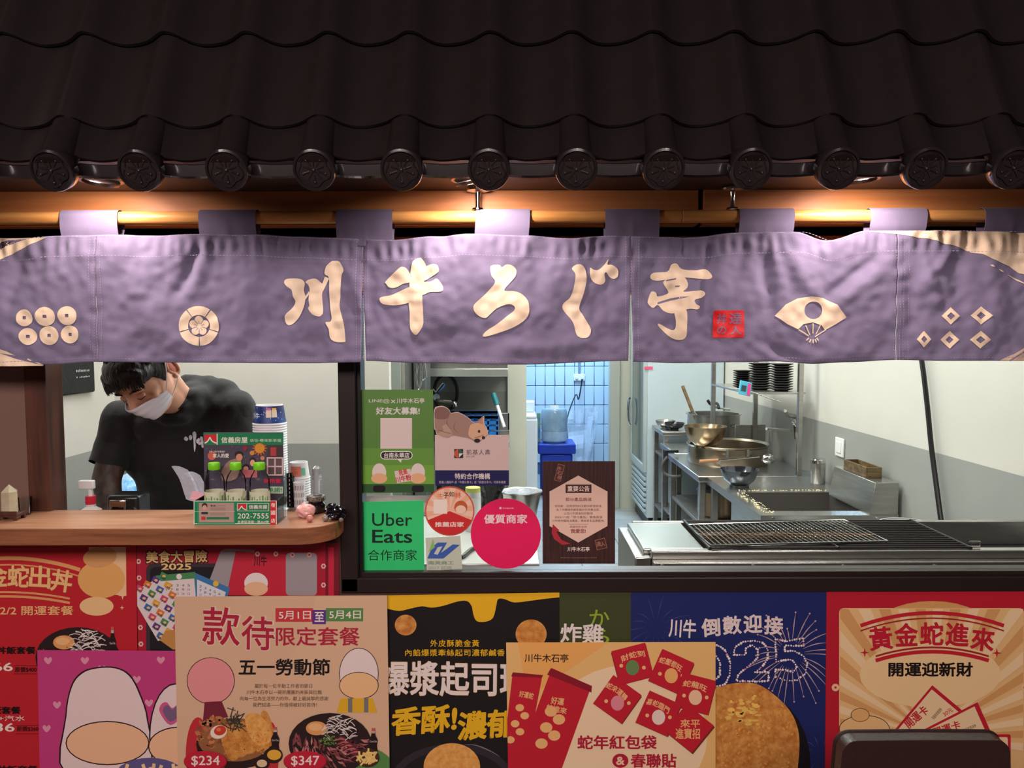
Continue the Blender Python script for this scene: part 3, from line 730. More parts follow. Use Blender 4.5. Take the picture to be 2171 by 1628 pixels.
def beef(A, cx, cy, rx, ry, n=90):
    """printed picture of a beef rice bowl"""
    A.ell((40, 24, 26), cx, cy + ry * .15, rx * 1.02, ry * 1.05); pal = [(150, 78, 84), (176, 104, 104), (112, 52, 58), (132, 66, 70), (196, 128, 122), (90, 40, 46)]
    A.scatter(True)
    for i in range(n):
        a = R2.uniform(PI * -.05, PI * 1.08); r = R2.uniform(.25, .95); x = cx + rx * r * math.cos(a); y = cy + ry * .1 + ry * r * .85 * math.sin(a)
        if y > cy + ry: continue
        t = R2.uniform(-.5, .5) + math.atan2(y - cy, x - cx) * .5; L = rx * R2.uniform(.12, .24)
        A.stroke(pal[i % 6], smoothpts([(x - L / 2 * math.cos(t), y - L / 2 * math.sin(t)), (x, y + L * .12), (x + L / 2 * math.cos(t), y + L / 2 * math.sin(t))], False, 2), rx * R2.uniform(.04, .07), taper=True)
    A.scatter(False)
    for i in range(6):
        x = cx + rx * (.30 + .09 * i); y = cy + ry * (.02 + .11 * i)
        A.stroke((96, 38, 46), [(x - rx * .26, y + ry * .05), (x, y - ry * .06), (x + rx * .2, y + ry * .12)], rx * .10, True, taper=True); A.stroke((190, 96, 100), [(x - rx * .22, y + ry * .05), (x, y - ry * .04), (x + rx * .17, y + ry * .11)], rx * .05, True, taper=True)
    A.ell((226, 160, 96), cx - rx * .33, cy - ry * .38, rx * .26, ry * .24); A.ell((240, 186, 128), cx - rx * .36, cy - ry * .42, rx * .17, ry * .13)
    A.scatter(True)
    for i in range(46):
        x = cx + rx * R2.uniform(-.12, .62); y = cy - ry * R2.uniform(.18, .80) + abs(x - cx - rx * .2) * .35; t = R2.uniform(-.9, .9); L = rx * R2.uniform(.16, .3)
        A.stroke(jit((226, 214, 208), 14), smoothpts([(x - L / 2 * math.cos(t), y - L / 2 * math.sin(t)), (x, y - L * .12), (x + L / 2 * math.cos(t), y + L / 2 * math.sin(t))], False, 2), rx * .018)
    for i in range(60): A.ell(jit((104, 136, 72), 26), cx - rx * .03 + rx * .22 * R2.gauss(0, .5), cy + ry * .02 + ry * .18 * R2.gauss(0, .55), rx * .022, rx * .018, n=6)
    A.scatter(False)
def cola(A, x, y0, y1, w):
    h = y1 - y0; A.poly((36, 16, 16), [(x - w * .2, y0 + h * .1), (x + w * .2, y0 + h * .1), (x + w * .24, y0 + h * .3), (x + w * .5, y0 + h * .5), (x + w * .42, y0 + h * .75), (x + w * .5, y1), (x - w * .5, y1), (x - w * .42, y0 + h * .75), (x - w * .5, y0 + h * .5), (x - w * .24, y0 + h * .3)])
    A.rect((196, 90, 80), x - w * .2, y0, x + w * .2, y0 + h * .12); A.rect((190, 170, 165), x - w * .2, y0 + h * .12, x + w * .2, y0 + h * .22)
    A.text((225, 215, 215), 'Coca-Cola', x - w * .4, y0 + h * .52, x + w * .4, y0 + h * .60)
def star4(A, c, x, y, r):
    A.poly(c, [(x + (r if i % 2 == 0 else r * .28) * math.cos(i * PI / 4), y + (r if i % 2 == 0 else r * .28) * math.sin(i * PI / 4)) for i in range(8)])
def heart(A, c, x, y, r, rot=0):
    p = [(0, .9), (-.9, 0), (-.85, -.6), (-.45, -.8), (0, -.4), (.45, -.8), (.85, -.6), (.9, 0)]; ca, sa = math.cos(rot), math.sin(rot)
    A.poly(c, [(x + r * (a * ca - b * sa), y + r * (a * sa + b * ca)) for a, b in p], True)
def arcband(A, c, cx, y, half, sag, w, a=0):
    A.stroke(c, [(cx + half * t, y + sag * t * t) for t in [i / 12 * 2 - 1 for i in range(13)]], w)
fried = mat('fried_print', (226, 164, 84), .5, col2=(188, 112, 44), vscale=45)
friedl = mat('fried_print_light', (238, 182, 104), .5, col2=(222, 150, 66), vscale=70)
YB = 1.9275
RED = (190, 32, 44)
# --- red snake-year bowl poster, far left
o, A = sheet('poster', [(-80, 1152), (288.5, 1152), (294, 1628), (-66, 1628)], YB, RED, 'red poster with golden lettering and a beef bowl, far left under the counter')
A.poly((236, 196, 150), [(188, 1160), (267, 1160), (268, 1262), (188, 1258)])
for y, w in ((1188, 8), (1202, 3)): arcband(A, (222, 160, 100), 20, y - 5, 150, 25, w)
for y, w in ((1255, 4), (1264, 5)): arcband(A, (222, 160, 100), 10, y, 138, 14, w)
for ch, x, y, r in (('金', -30, 1196, -.04), ('蛇', 16, 1197, .02), ('出', 62, 1199, .05), ('丼', 108, 1207, .14)): A.text((238, 190, 128), ch, x, y, x + 46, y + 48, .045, r, edge=(158, 70, 40), ew=.02)
A.ell((230, 172, 100), 215, 1228, 50, 40); A.ell((238, 196, 140), 205, 1285, 36, 20); A.ell((214, 158, 100), 212, 1181, 36, 22, -.15)
star4(A, (240, 200, 150), 260, 1262, 10); star4(A, (240, 200, 150), 259, 1288, 5)
A.text((238, 190, 128), '1/27~2/2 開運套餐', -62, 1284, 156, 1304, .02)
beef(A, 165, 1385, 88, 62); cola(A, 239, 1328, 1390, 15)
A.text((20, 8, 8), '牛排丼飯套餐', -48, 1370, 76, 1386, .05); A.text((238, 224, 210), '$366', -60, 1404, 28, 1425, .03); A.text((40, 10, 10), '原價$400', 32, 1413, 78, 1425, .02); A.stroke((40, 8, 8), [(30, 1411), (80, 1411)], .8); A.stroke((40, 8, 8), [(30, 1428), (80, 1428)], .8)
A.text((20, 8, 8), '豬丼飯套餐', -58, 1497, 44, 1513, .05); A.text((230, 216, 205), '溏心蛋+汽水', -70, 1516, 54, 1528, .01); A.text((238, 224, 210), '$236', -58, 1532, 32, 1553, .03); A.text((40, 10, 10), '原價$260', 36, 1539, 82, 1550, .02); A.stroke((40, 8, 8), [(34, 1537), (84, 1537)], .8); A.stroke((40, 8, 8), [(34, 1555), (84, 1555)], .8)
A.text((20, 8, 8), '親子雞丼飯套餐', -70, 1622, 80, 1640, .05)
A.build(o)
# --- second red poster with board game cards
o, A = sheet('poster', [(289.5, 1152), (719, 1150), (719, 1628), (297, 1628)], YB, (176, 26, 52), 'crimson food adventure poster with fanned calendars, under the counter end')
A.rect((118, 16, 36), 690, 1150, 719, 1262); A.rect((196, 34, 62), 696, 1160, 708, 1262)
A.rect((60, 48, 58), 310, 1194, 560, 1420, r=14); A.rect((30, 26, 34), 318, 1202, 552, 1410, r=12)
A.poly((160, 152, 156), [(440, 1240), (468, 1168), (480, 1163), (540, 1166), (520, 1260), (470, 1262)], False); A.poly((198, 38, 62), [(500, 1168), (668, 1180), (672, 1190), (672, 1262), (480, 1262)])
A.rect((165, 155, 160), 606, 1172, 672, 1262, r=8)
A.ell((238, 226, 222), 543, 1236, 25, 22); A.ell((236, 190, 150), 543, 1248, 25, 15)
A.text((60, 20, 24), '川牛', 538, 1178, 566, 1200, .04)
for x, y in ((292, 1190), (293, 1225), (296, 1330), (297, 1365), (544, 1174), (583, 1174), (618, 1176), (654, 1176), (684, 1200), (684, 1240)):
    A.ell((228, 186, 176), x + 2, y, 5.5, 6, n=6); A.ell(RED, x + 2, y, 2.2)
A.text((232, 196, 130), '美食大冒險', 310, 1166, 440, 1193, .045, -.02, edge=(30, 16, 20), ew=.09); A.text((232, 196, 130), '2025', 342, 1194, 406, 1208, .05, 0, edge=(30, 16, 20), ew=.09)
A.poly((74, 140, 88), [(330, 1220), (414, 1212), (418, 1262), (420, 1290), (350, 1290)]); A.poly((228, 216, 214), [(341, 1232), (412, 1226), (418, 1290), (350, 1290)])
A.poly((62, 122, 176), [(414, 1214), (488, 1246), (472, 1300), (416, 1300)]); A.poly((222, 222, 228), [(418, 1228), (479, 1255), (468, 1300), (418, 1300)])
A.scatter(True)
for r in range(4):
    for c_ in range(5): A.text((90, 70, 70), str(1 + c_ + r * 5), 350 + c_ * 12, 1238 + r * 9, 355 + c_ * 12, 1243 + r * 9); A.text((90, 80, 90), str(2 + c_ + r * 5), 423 + c_ * 10, 1240 + r * 9 + c_ * 4, 428 + c_ * 10, 1245 + r * 9 + c_ * 4)
A.scatter(False)
A.ell((240, 226, 226), 380, 1222, 6); A.ell((230, 190, 60), 458, 1237, 6)
A.poly((226, 214, 212), [(290, 1250), (336, 1225), (348, 1240), (376, 1300), (372, 1352), (335, 1358), (289, 1280)])
cc_ = [(206, 74, 120), (222, 120, 52), (92, 60, 140), (70, 140, 90), (60, 110, 170), (226, 168, 60)]
for r in range(6):
    for c_ in range(4): x = 304 + c_ * 17 + r * 9 - 8; y = 1246 - c_ * 9 + r * 20; A.rect(cc_[(r * 2 + c_) % 6], x - 7, y - 5, x + 8, y + 7, rot=.5); A.ell((236, 190, 130), x + 1, y + 2, 4, 3, n=8); A.text((30, 20, 30), '飯麵丼湯'[c_], x - 6, y + 3, x + 5, y + 9, rot=.5)
A.poly((196, 140, 74), [(340, 1356), (352, 1336), (372, 1334), (380, 1375), (368, 1376)])
A.build(o)
# --- black molten cheese poster
BLK = (20, 17, 19)
o, A = sheet('poster', [(820.5, 1262), (1186, 1256), (1188, 1628), (825, 1628)], YB, BLK, 'black poster with dripping yellow cheese edge and golden balls, below the window')
YL = (236, 184, 28)
A.poly(YL, [(820, 1262), (1186, 1256)] + smoothpts([(1186, 1266), (1150, 1270), (1120, 1274), (1090, 1277), (1070, 1270), (1056, 1270), (1052, 1285), (1045, 1310), (1028, 1318), (1010, 1316), (1003, 1300), (1000, 1285), (990, 1274), (970, 1275), (940, 1284), (915, 1288), (895, 1285), (870, 1290), (846, 1295), (820, 1290)], False, 3))
A.ell(0, 860, 1325, 23, 22, m=fried); A.ell(0, 1126, 1344, 33, 31, m=fried)
A.text(YL, '外皮酥脆金黃', 912, 1356, 1016, 1371, .02, sp=1.15); A.text(YL, '內餡爆漿牽絲起司濃郁鹹香', 859, 1376, 1070, 1391, .02, sp=1.1)
A.text((236, 226, 222), '爆漿起司球', 806, 1402, 1122, 1476, .035, .01, edge=(226, 170, 60), ew=.012)
A.text(YL, '香酥!', 826, 1496, 966, 1556, .06, -.07, shear=.12); A.text(YL, '濃郁牽絲!', 966, 1500, 1230, 1562, .06, -.07, shear=.12)
A.ell((44, 40, 48), 960, 1658, 132, 82); A.ell((26, 22, 28), 960, 1662, 118, 72); A.stroke((120, 112, 122), [(985, 1578), (1010, 1580), (1040, 1592), (1060, 1604)], 3, True, taper=True)
A.ell(0, 958, 1625, 60, 50, m=friedl)
A.build(o)
# --- green fried chicken poster
o, A = sheet('poster', [(1184.5, 1254), (1339, 1254), (1340, 1628), (1186, 1628)], YB + .0008, (62, 70, 36), 'narrow olive green poster peeking out between the black and blue ones')
A.vtext((146, 178, 50), 'から揚げ', 1250, 1290, 1292, 1450, .01); A.text((236, 226, 222), '炸雞', 1188, 1322, 1280, 1364, .04, .02)
A.build(o)
# --- dark blue countdown poster
o, A = sheet('poster', [(1337.5, 1254), (1752, 1254), (1748, 1628), (1338, 1628)], YB, (26, 38, 100), 'dark blue countdown poster with dotted 2025 and giant croquette')
for cx, cy, n, r0, r1, c in ((1677, 1388, 30, 28, 92, (188, 160, 160)), (1390, 1330, 14, 20, 66, (60, 70, 130)), (1740, 1600, 14, 20, 66, (60, 84, 150))):
    for i in range(n):
        a = 2 * PI * i / n + R2.uniform(-.06, .06); r = r1 * R2.uniform(.75, 1.3)
        pts = [(cx + (r0 + (r - r0) * t) * math.cos(a), cy + (r0 + (r - r0) * t) * math.sin(a) + 14 * t * t) for t in (0, .33, .66, 1)]
        A.sc or A.scatter(True)
        A.stroke(c, pts, 2.4 if c[0] > 100 else 1.6, True, taper=True)
        if c[0] > 100: A.ell(c, pts[3][0], pts[3][1], 2, n=8)
# dotted outline digits
def dots(path, closed=True):
    pts = path + ([path[0]] if closed else []); acc = 0
    for (x0, y0), (x1, y1) in zip(pts, pts[1:]):
        L = math.dist((x0, y0), (x1, y1))
        while acc < L:
            t = acc / L; A.ell((238, 222, 218) if R2.random() > .06 else (220, 140, 170), x0 + (x1 - x0) * t + R2.uniform(-.8, .8), y0 + (y1 - y0) * t + R2.uniform(-.8, .8), R2.uniform(1.5, 2.9), n=8); acc += 5.2
        acc -= L
def w6(L): return [(1480 + x * .3183, 1240 + y * .3183) for x, y in L]
dots(w6([(235, 465), (250, 410), (300, 378), (370, 370), (430, 385), (465, 430), (465, 490), (430, 540), (380, 580), (470, 578), (470, 640), (370, 642), (255, 640), (265, 600), (330, 545), (395, 490), (400, 430), (360, 400), (320, 420), (315, 465)]))
dots(w6([(515, 360), (600, 375), (700, 352), (705, 405), (580, 405), (575, 440), (640, 440), (700, 470), (728, 520), (715, 590), (660, 635), (580, 635), (515, 610), (515, 565), (580, 565), (630, 580), (660, 550), (630, 500), (580, 500), (520, 510)]))
dots(w6([(60, 420), (130, 400), (185, 440), (215, 520), (210, 600), (180, 660), (110, 680)]), False); dots(w6([(115, 460), (145, 520), (145, 600), (120, 630)]), False)
A.scatter(False)
for ch, x, y, r in (('倒', 1487, 1310, -.06), ('數', 1532, 1305, -.05), ('迎', 1576, 1302, -.02), ('接', 1620, 1306, .06)): A.text((232, 214, 210), ch, x, y, x + 40, y + 40, .05, r)
A.text((236, 222, 218), '川牛', 1418, 1312, 1476, 1352, .04, .06)
A.ell((16, 14, 24), 1600, 1618, 118, 150)
crq = smoothpts([(1500, 1480), (1530, 1455), (1570, 1447), (1610, 1452), (1650, 1480), (1680, 1515), (1694, 1560), (1692, 1620), (1680, 1680), (1600, 1740), (1500, 1720)])
A.poly(0, crq, m=fried)
A.scatter(True)
for i in range(260):
    a = R2.uniform(0, 2 * PI); r = math.sqrt(R2.random()); x = 1592 + 92 * r * math.cos(a); y = 1570 + 108 * r * math.sin(a)
    if y < 1640: A.ell(jit((214, 150, 74), 30), x, y, R2.uniform(1.5, 4.5), R2.uniform(1.2, 3.2), R2.uniform(0, 3), n=7)
for i in range(40): A.ell(jit((240, 196, 96), 14), 1582 + R2.gauss(0, 18), 1505 + R2.gauss(0, 14), R2.uniform(3, 9), R2.uniform(2, 5), n=9)
A.scatter(False)
A.build(o)
# --- gold luck card poster, far right
GO = (232, 190, 130)
o, A = sheet('poster', [(1752.5, 1254), (2240, 1252), (2232, 1628), (1749, 1628)], YB, (186, 26, 48), 'red and gold lucky card poster behind the leather chair')
A.ell((214, 160, 96), 1976, 1330, 120, 56); A.rect(GO, 1779, 1289, 2171, 1720, r=10)
for i in range(26):
    a = -PI / 2 + (i - 12.5) * .135; r = 420
    if abs(a + PI / 2) > 1.75: continue
    A.clip, keep = [(1781, 1291), (2169, 1291), (2169, 1900), (1781, 1900)], A.clip
    A.poly((240, 210, 164) if i % 2 else (214, 160, 100), [(1970, 1560), (1970 + r * math.cos(a - .04), 1560 + r * math.sin(a - .04)), (1970 + r * math.cos(a + .04), 1560 + r * math.sin(a + .04))]); A.clip = keep
A.ell((240, 206, 152), 1972, 1430, 150, 70)
for x in (1771, 2172): A.ell((236, 196, 150), x, 1457, 8); A.ell(RED, x, 1457, 2.5)
for y, w, c in ((1299, 8, (196, 30, 48)), (1310, 3, (160, 30, 44))): arcband(A, c, 1976, y, 152, 27, w)
for y, w, c in ((1372, 4, (160, 30, 44)), (1381, 8, (196, 30, 48))): arcband(A, c, 1976, y, 120, 19, w)
for ch, x, y, r in (('黃', 1842, 1328, -.10), ('金', 1896, 1320, -.04), ('蛇', 1950, 1318, 0), ('進', 2004, 1320, .06), ('來', 2058, 1330, .12)): A.text((192, 26, 50), ch, x, y, x + 50, y + 50, .05, r)
star4(A, (192, 26, 50), 1833, 1383, 10); star4(A, (192, 26, 50), 2113, 1384, 10)
A.text((22, 12, 14), '開運迎新財', 1883, 1403, 2062, 1434, .05)
for q_, t0 in ((((1976, 1452), (2040, 1506), (1960, 1590), (1892, 1552)), '開運卡'), (((2072, 1488), (2104, 1560), (1960, 1640), (1930, 1560)), '開運卡')):
    A.poly((192, 26, 50), list(q_)); cx = sum(p[0] for p in q_) / 4; cy = sum(p[1] for p in q_) / 4
    A.poly((240, 210, 164), [(cx + (x - cx) * .88, cy + (y - cy) * .88) for x, y in q_])
A.text((192, 26, 50), '開運卡', 1914, 1508, 1970, 1530, .04, -.7); A.text((192, 26, 50), '開運卡', 1976, 1534, 2036, 1552, .04, -.3); A.text((40, 20, 20), '限量商家開運券', 1972, 1508, 2000, 1516, 0, -.85); A.text((192, 26, 50), '30元', 1998, 1504, 2020, 1514, .02, -.6); A.text((40, 20, 20), '限量商家開運券', 2036, 1540, 2070, 1547, 0, -.4)
A.rect((192, 26, 50), 2050, 1556, 2142, 1720, r=4); A.rect((240, 210, 164), 2055, 1562, 2136, 1720, r=4)
A.ell((60, 36, 30), 1832, 1545, 54, 30); A.ell(GO, 1832, 1545, 52.5, 28.5); A.ell((60, 36, 30), 1823, 1515, 20, 14.5); A.ell((226, 176, 110), 1823, 1515, 18.8, 13.4)
A.build(o)
# --- pink poster
YB2 = 1.9225
o, A = sheet('poster', [(79, 1378), (392, 1380), (392, 1628), (84, 1628)], YB2, (196, 62, 126), 'magenta pink poster with little hearts, lower left, half under the beige one')
for x, y in ((102, 1400), (216, 1418), (341, 1399), (121, 1494), (316, 1490), (99, 1544), (180, 1400), (290, 1440)): heart(A, (226, 150, 176), x, y, 9)
O_ = (38, 18, 22); Wp = (234, 212, 210)
A.poly(O_, [(138, 1640), (138, 1520), (150, 1455), (172, 1425), (205, 1414), (245, 1414), (276, 1430), (298, 1470), (315, 1530), (316, 1640)], True)
A.poly(Wp, [(141, 1640), (141, 1520), (152.5, 1457), (174, 1428), (205, 1417), (245, 1417), (274, 1433), (295, 1471), (312, 1530), (313, 1640)], True)
A.ell(O_, 228, 1575, 89, 47); A.ell((240, 190, 150), 228, 1575, 86.5, 44.5)
A.ell(O_, 372, 1560, 56, 112); A.ell(Wp, 372, 1560, 53, 109); A.ell(O_, 380, 1582, 66, 42); A.ell((240, 190, 150), 380, 1582, 63.5, 39.5)
heart(A, (206, 90, 140), 364, 1512, 28, .1); heart(A, (120, 96, 130), 364, 1512, 20, .1)
A.ell((96, 88, 140), 318, 1650, 78, 44); 
for i in range(16): x = 255 + i * 8; A.stroke(jit((238, 200, 150), 10), [(x, 1640 - R2.uniform(0, 22)), (x + R2.uniform(-16, 16), 1660)], 7)
A.build(o)
# --- beige Labour Day poster
YB3 = 1.9175
o, A = sheet('poster', [(369.5, 1265), (820.5, 1262), (826, 1628), (377, 1628)], YB3, (222, 184, 150), 'large beige holiday set meal poster with two rice bowls, overlapping its neighbours')
CR = (178, 34, 62)
for x, y0, c, t in ((0, 0, (206, 60, 62), 0),): pass
A.rect((206, 60, 62), 584, 1289, 664, 1318); A.rect((88, 142, 74), 691, 1289, 770, 1317); A.rect((92, 52, 140), 662, 1293, 691, 1323)
A.text((244, 228, 220), '5月1日', 591, 1295, 659, 1313, .02); A.text((244, 228, 220), '5月4日', 698, 1294, 765, 1312, .02); A.text((244, 228, 220), '至', 667, 1297, 687, 1318, .03)
A.text((236, 206, 184), '款', 428, 1285, 512, 1370, .06, .04); A.text(CR, '款', 430, 1287, 510, 1368, .022, .04, shear=-.03); A.text((236, 206, 184), '待', 511, 1304, 584, 1380, .06, .04); A.text(CR, '待', 513, 1306, 582, 1378, .022, .04, shear=-.03)
A.text(CR, '限定套餐', 585, 1329, 763, 1369, .025)
A.text((22, 16, 16), '五一勞動節', 506, 1396, 700, 1432, .04)
for i, (t, x0, x1) in enumerate((('屬於每一位辛勤工作者的節日', 540, 662), ('川牛木石亭以一碗熱騰騰的丼飯與拉麵', 523, 682), ('向每一位為生活努力的你，獻上最誠摯的感謝', 509, 696), ('我們知道——你值得被好好款待！', 536, 672))): A.text((70, 44, 40), t, x0, 1449.5 + i * 13.3, x1, 1458.5 + i * 13.3)
A.ell((60, 34, 36), 447, 1443, 51, 50); A.ell((232, 150, 150), 447, 1443, 49.5, 48.5); A.poly((120, 36, 56), [(434, 1488), (470, 1486), (484, 1520), (430, 1530)])
A.ell((50, 34, 34), 761, 1428, 42, 55); A.ell((236, 218, 214), 761, 1428, 40.5, 53.5); A.ell((50, 34, 34), 761, 1453, 42, 29); A.ell((240, 192, 140), 761, 1453, 40.5, 27.5); A.poly((226, 176, 40), [(722, 1480), (790, 1480), (800, 1510), (714, 1510)])
for x in (738, 772): A.poly((120, 120, 124), [(x, 1480), (x + 9, 1480), (x + 9, 1510), (x, 1510)])
A.ell((196, 46, 56), 420, 1600, 26, 80); A.ell((196, 46, 56), 575, 1600, 16, 70); A.ell((88, 142, 74), 760, 1640, 80, 60)
# cutlet bowl
A.ell((44, 24, 24), 500, 1578, 84, 52); A.ell((150, 100, 60), 498, 1568, 78, 46)
A.scatter(True)
for i in range(90):
    a = R2.uniform(0, 2 * PI); r = math.sqrt(R2.random()); A.ell(jit((170, 104, 66), 40), 452 + 34 * r * math.cos(a), 1552 + 34 * r * math.sin(a), R2.uniform(3, 8), R2.uniform(2, 5), R2.uniform(0, 3), n=8)
A.scatter(False)
for i in range(6): x = 478 + i * 17; A.poly(0, smoothpts([(x - 10, 1552 - i * 7), (x + 4, 1540 - i * 6), (x + 22, 1560), (x + 30, 1600 - i * 5), (x + 14, 1612 - i * 7), (x - 2, 1590)]), m=fried)
A.poly(0, smoothpts([(520, 1520), (545, 1512), (572, 1540), (574, 1570), (550, 1580), (530, 1560)]), m=friedl)
A.scatter(True)
for i in range(120):
    x = R2.uniform(470, 570); A.ell(jit((214, 140, 60), 30), x, R2.uniform(1545, 1600), R2.uniform(1, 2.6), R2.uniform(1, 2), n=6)
A.scatter(False)
A.ell((240, 226, 210), 464, 1551, 18, 14, -.3); A.ell((206, 62, 40), 467, 1548, 13, 10, -.3); A.ell((236, 120, 80), 464, 1546, 5, 4)
for i in range(40): x = 500 + R2.gauss(0, 9); y = 1530 + R2.gauss(0, 11); t = R2.uniform(0, PI); A.stroke(jit((60, 58, 48), 18), [(x - 9 * math.cos(t), y - 9 * math.sin(t)), (x + 9 * math.cos(t), y + 9 * math.sin(t))], 1.8)
cola(A, 584, 1540, 1590, 18); A.ell((40, 26, 24), 580, 1600, 20, 17); A.ell((232, 176, 60), 582, 1599, 15, 11); A.ell((40, 26, 24), 556, 1618, 16, 12); A.ell((226, 200, 160), 556, 1617, 11, 8)
beef(A, 700, 1566, 86, 62, 130); cola(A, 792, 1542, 1592, 18); A.ell((70, 44, 34), 780, 1605, 25, 20)
for i in range(30): x = 780 + R2.gauss(0, 8); y = 1602 + R2.gauss(0, 6); t = R2.uniform(0, PI); A.stroke(jit((240, 204, 120), 14), [(x - 8 * math.cos(t), y - 8 * math.sin(t)), (x + 8 * math.cos(t), y + 8 * math.sin(t))], 4)
for x, t in ((437, '$234'), (648, '$347')): A.ell((150, 20, 40), x, 1613, 46, 22); A.ell((196, 32, 56), x - 1, 1611, 45, 21); A.text((242, 226, 218), t, x - 30, 1600, x + 30, 1623, .02)
# glossy creases of the paper are real relief
A.build(o)
# --- yellow red-envelope poster
o, A = sheet('poster', [(1073, 1362), (1517, 1361), (1517, 1628), (1077, 1628)], YB3, (236, 190, 120), 'pale yellow poster of red envelopes and square spring couplets')
A.ell((244, 216, 176), 1330, 1560, 170, 150); A.poly((240, 176, 96), [(1098, 1362), (1180, 1361), (1290, 1361), (1120, 1480)])
A.text((30, 18, 18), '川牛木石亭', 1112, 1386, 1205, 1404, .025, .01)
ER = (196, 28, 48)
for pts, fl in (([(1087, 1425), (1150, 1432), (1110, 1640), (1062, 1640)], [(1087, 1425), (1152, 1431), (1148, 1437), (1084, 1434)]), ([(1170, 1416), (1254, 1454), (1180, 1660), (1082, 1660), (1098, 1610)], [(1168, 1416), (1255, 1454), (1254, 1468), (1160, 1430)])): A.poly(ER, pts); A.poly((140, 20, 40), fl)
for (x, y, s_) in ((1182, 1482, 1), (1116, 1474, .7)):
    if s_ < 1: A.text((240, 186, 120), '好運蛇', x - 22 * s_, y - 8, x + 22 * s_, y + 6, .04, .2)
    for j in range(5): A.ell((240, 186, 120), x - 14 + (j % 2) * 22 * s_ - j * 5, y + 26 + j * 17, 13 * s_, 11 * s_)
A.text((240, 186, 120), '好運', 1168, 1478, 1196, 1494, .04, .15); A.text((240, 186, 120), '蛇進來', 1158, 1496, 1202, 1510, .04, .2)
for cx, cy, a, t, c in ((1341, 1407, -.25, '財蛇到', (106, 140, 84)), (1423, 1424, .42, '蛇壓都旺', (240, 180, 110)), (1309, 1482, .62, '蛇來運轉', (226, 140, 150)), (1474, 1470, .25, '蛇龍旺', (240, 200, 160)), (1396, 1512, .42, '喜蛇臨門', (236, 214, 200))):
    A.rect((120, 40, 30), cx - 38, cy - 34, cx + 38, cy + 38, rot=a); A.rect(ER, cx - 37, cy - 37, cx + 37, cy + 37, rot=a); A.text((242, 190, 130), t, cx - 26, cy - 26, cx + 26, cy - 12, .03, a, bend=4); A.ell(c, cx, cy + 8, 14, 16); A.ell((240, 190, 130), cx - 24, cy + 4, 4); A.ell((240, 190, 130), cx + 24, cy + 8, 4)
A.rect((120, 40, 30), 1428, 1510, 1500, 1584, rot=.68); A.rect(ER, 1424, 1506, 1498, 1580, rot=.68); A.text((240, 186, 120), '來平', 1442, 1524, 1484, 1542, .03); A.text((240, 186, 120), '進寶招', 1432, 1543, 1484, 1566, .03)
A.text((180, 24, 56), '蛇年紅包袋', 1224, 1558, 1392, 1588, .045); A.ell((180, 24, 56), 1315, 1612, 17, 15); A.text((242, 206, 170), '&', 1306, 1603, 1324, 1621, .05); A.text((180, 24, 56), '春聯貼', 1337, 1597, 1434, 1627, .045)
A.build(o)
# ---------------------------------------------------------------- stickers and notices on the window glass
YG = 1.9568
def stick(name, q, c, label, cat='sticker', m=None):
    o, A = sheet(name, q, YG, c, label, cat, ext=0, m=m); return o, A
def disc(name, cx, cy, r, c, label):
    Y = YG; pts = [P(cx + r * math.cos(2 * PI * i / 48), cy + r * math.sin(2 * PI * i / 48), Y) for i in range(48)]
    o = MB().prism(pts, (0, .0006, 0), pm(c)).build(name, None, None, loc=P(cx, cy, Y), smooth=0); tag(o, label, 'sticker'); return o, Art(Y, base=.0001)
o, A = stick('notice', [(761.5, 826), (918, 826), (921, 1043), (763, 1046)], (92, 140, 62), 'tall green recruiting notice with white lettering, top left on the glass')
A.rect((46, 92, 48), 763, 1026, 921, 1044); A.rect((118, 176, 62), 763, 985, 920, 1026); A.rect((104, 158, 62), 763, 950, 919.5, 986)
A.text((232, 226, 220), 'LINE@', 782, 846, 826, 855, .0); A.text((232, 226, 220), '×', 829, 847, 838, 855); A.text((232, 226, 220), '川牛木石亭', 841, 844, 900, 855, .02)
A.text((234, 228, 222), '好友大募集!', 797, 863, 890, 879, .045)
A.rect((232, 214, 208), 806.5, 886, 873.5, 951)
A.rect((236, 230, 224), 806, 956, 875, 974, r=9); A.rect((44, 44, 36), 808, 958, 873, 972, r=7); A.poly((236, 230, 224), [(842, 973), (852, 973), (850, 981)]); A.text((236, 230, 224), '台南永華店', 814, 959.5, 868, 970.5, .03)
for x in (804, 886): A.ell((236, 222, 212), x, 1002, 15, 20); A.ell((240, 186, 140), x, 1014, 17, 11); A.rect((20, 18, 20), x - 13, 1029, x + 13, 1043, r=5)
A.rect((236, 210, 205), 838, 996, 872, 1022, rot=-.15); A.text((206, 50, 50), '我是', 845, 995, 864, 1007, .05, -.2); A.text((206, 50, 50), '川牛粉', 838, 1008, 872, 1021, .05, -.2)
A.build(o)
o, A = stick('notice', [(922, 922), (1079, 922), (1079, 1029), (923, 1029.5)], (222, 196, 190), 'white partner notice with a navy bottom band, below the dog cutout')
A.rect((22, 22, 84), 922, 997, 1079, 1030); A.text((34, 30, 36), '凱基人壽', 989, 953, 1039, 964, .0, sp=1.2); A.text((60, 50, 56), 'KGI LIFE', 989, 966, 1006, 969.5)
A.rect((30, 22, 24), 963, 952, 982, 971); A.ell((206, 90, 60), 972, 961.5, 9, 9, a0=PI / 2, a1=1.5 * PI); A.ell((40, 100, 80), 973, 961, 8.5, 8.5, a0=-PI / 2, a1=0); A.poly((236, 226, 222), [(973, 961), (982, 961), (973, 970)])
A.text((234, 222, 220), '特約合作機構', 964, 1003, 1039, 1016, .03); A.text((206, 196, 206), '凱基人壽保戶-憑「中壽分享卡」或「凱壽分享卡」可享有優惠', 931, 1019, 1072, 1025)
A.build(o)
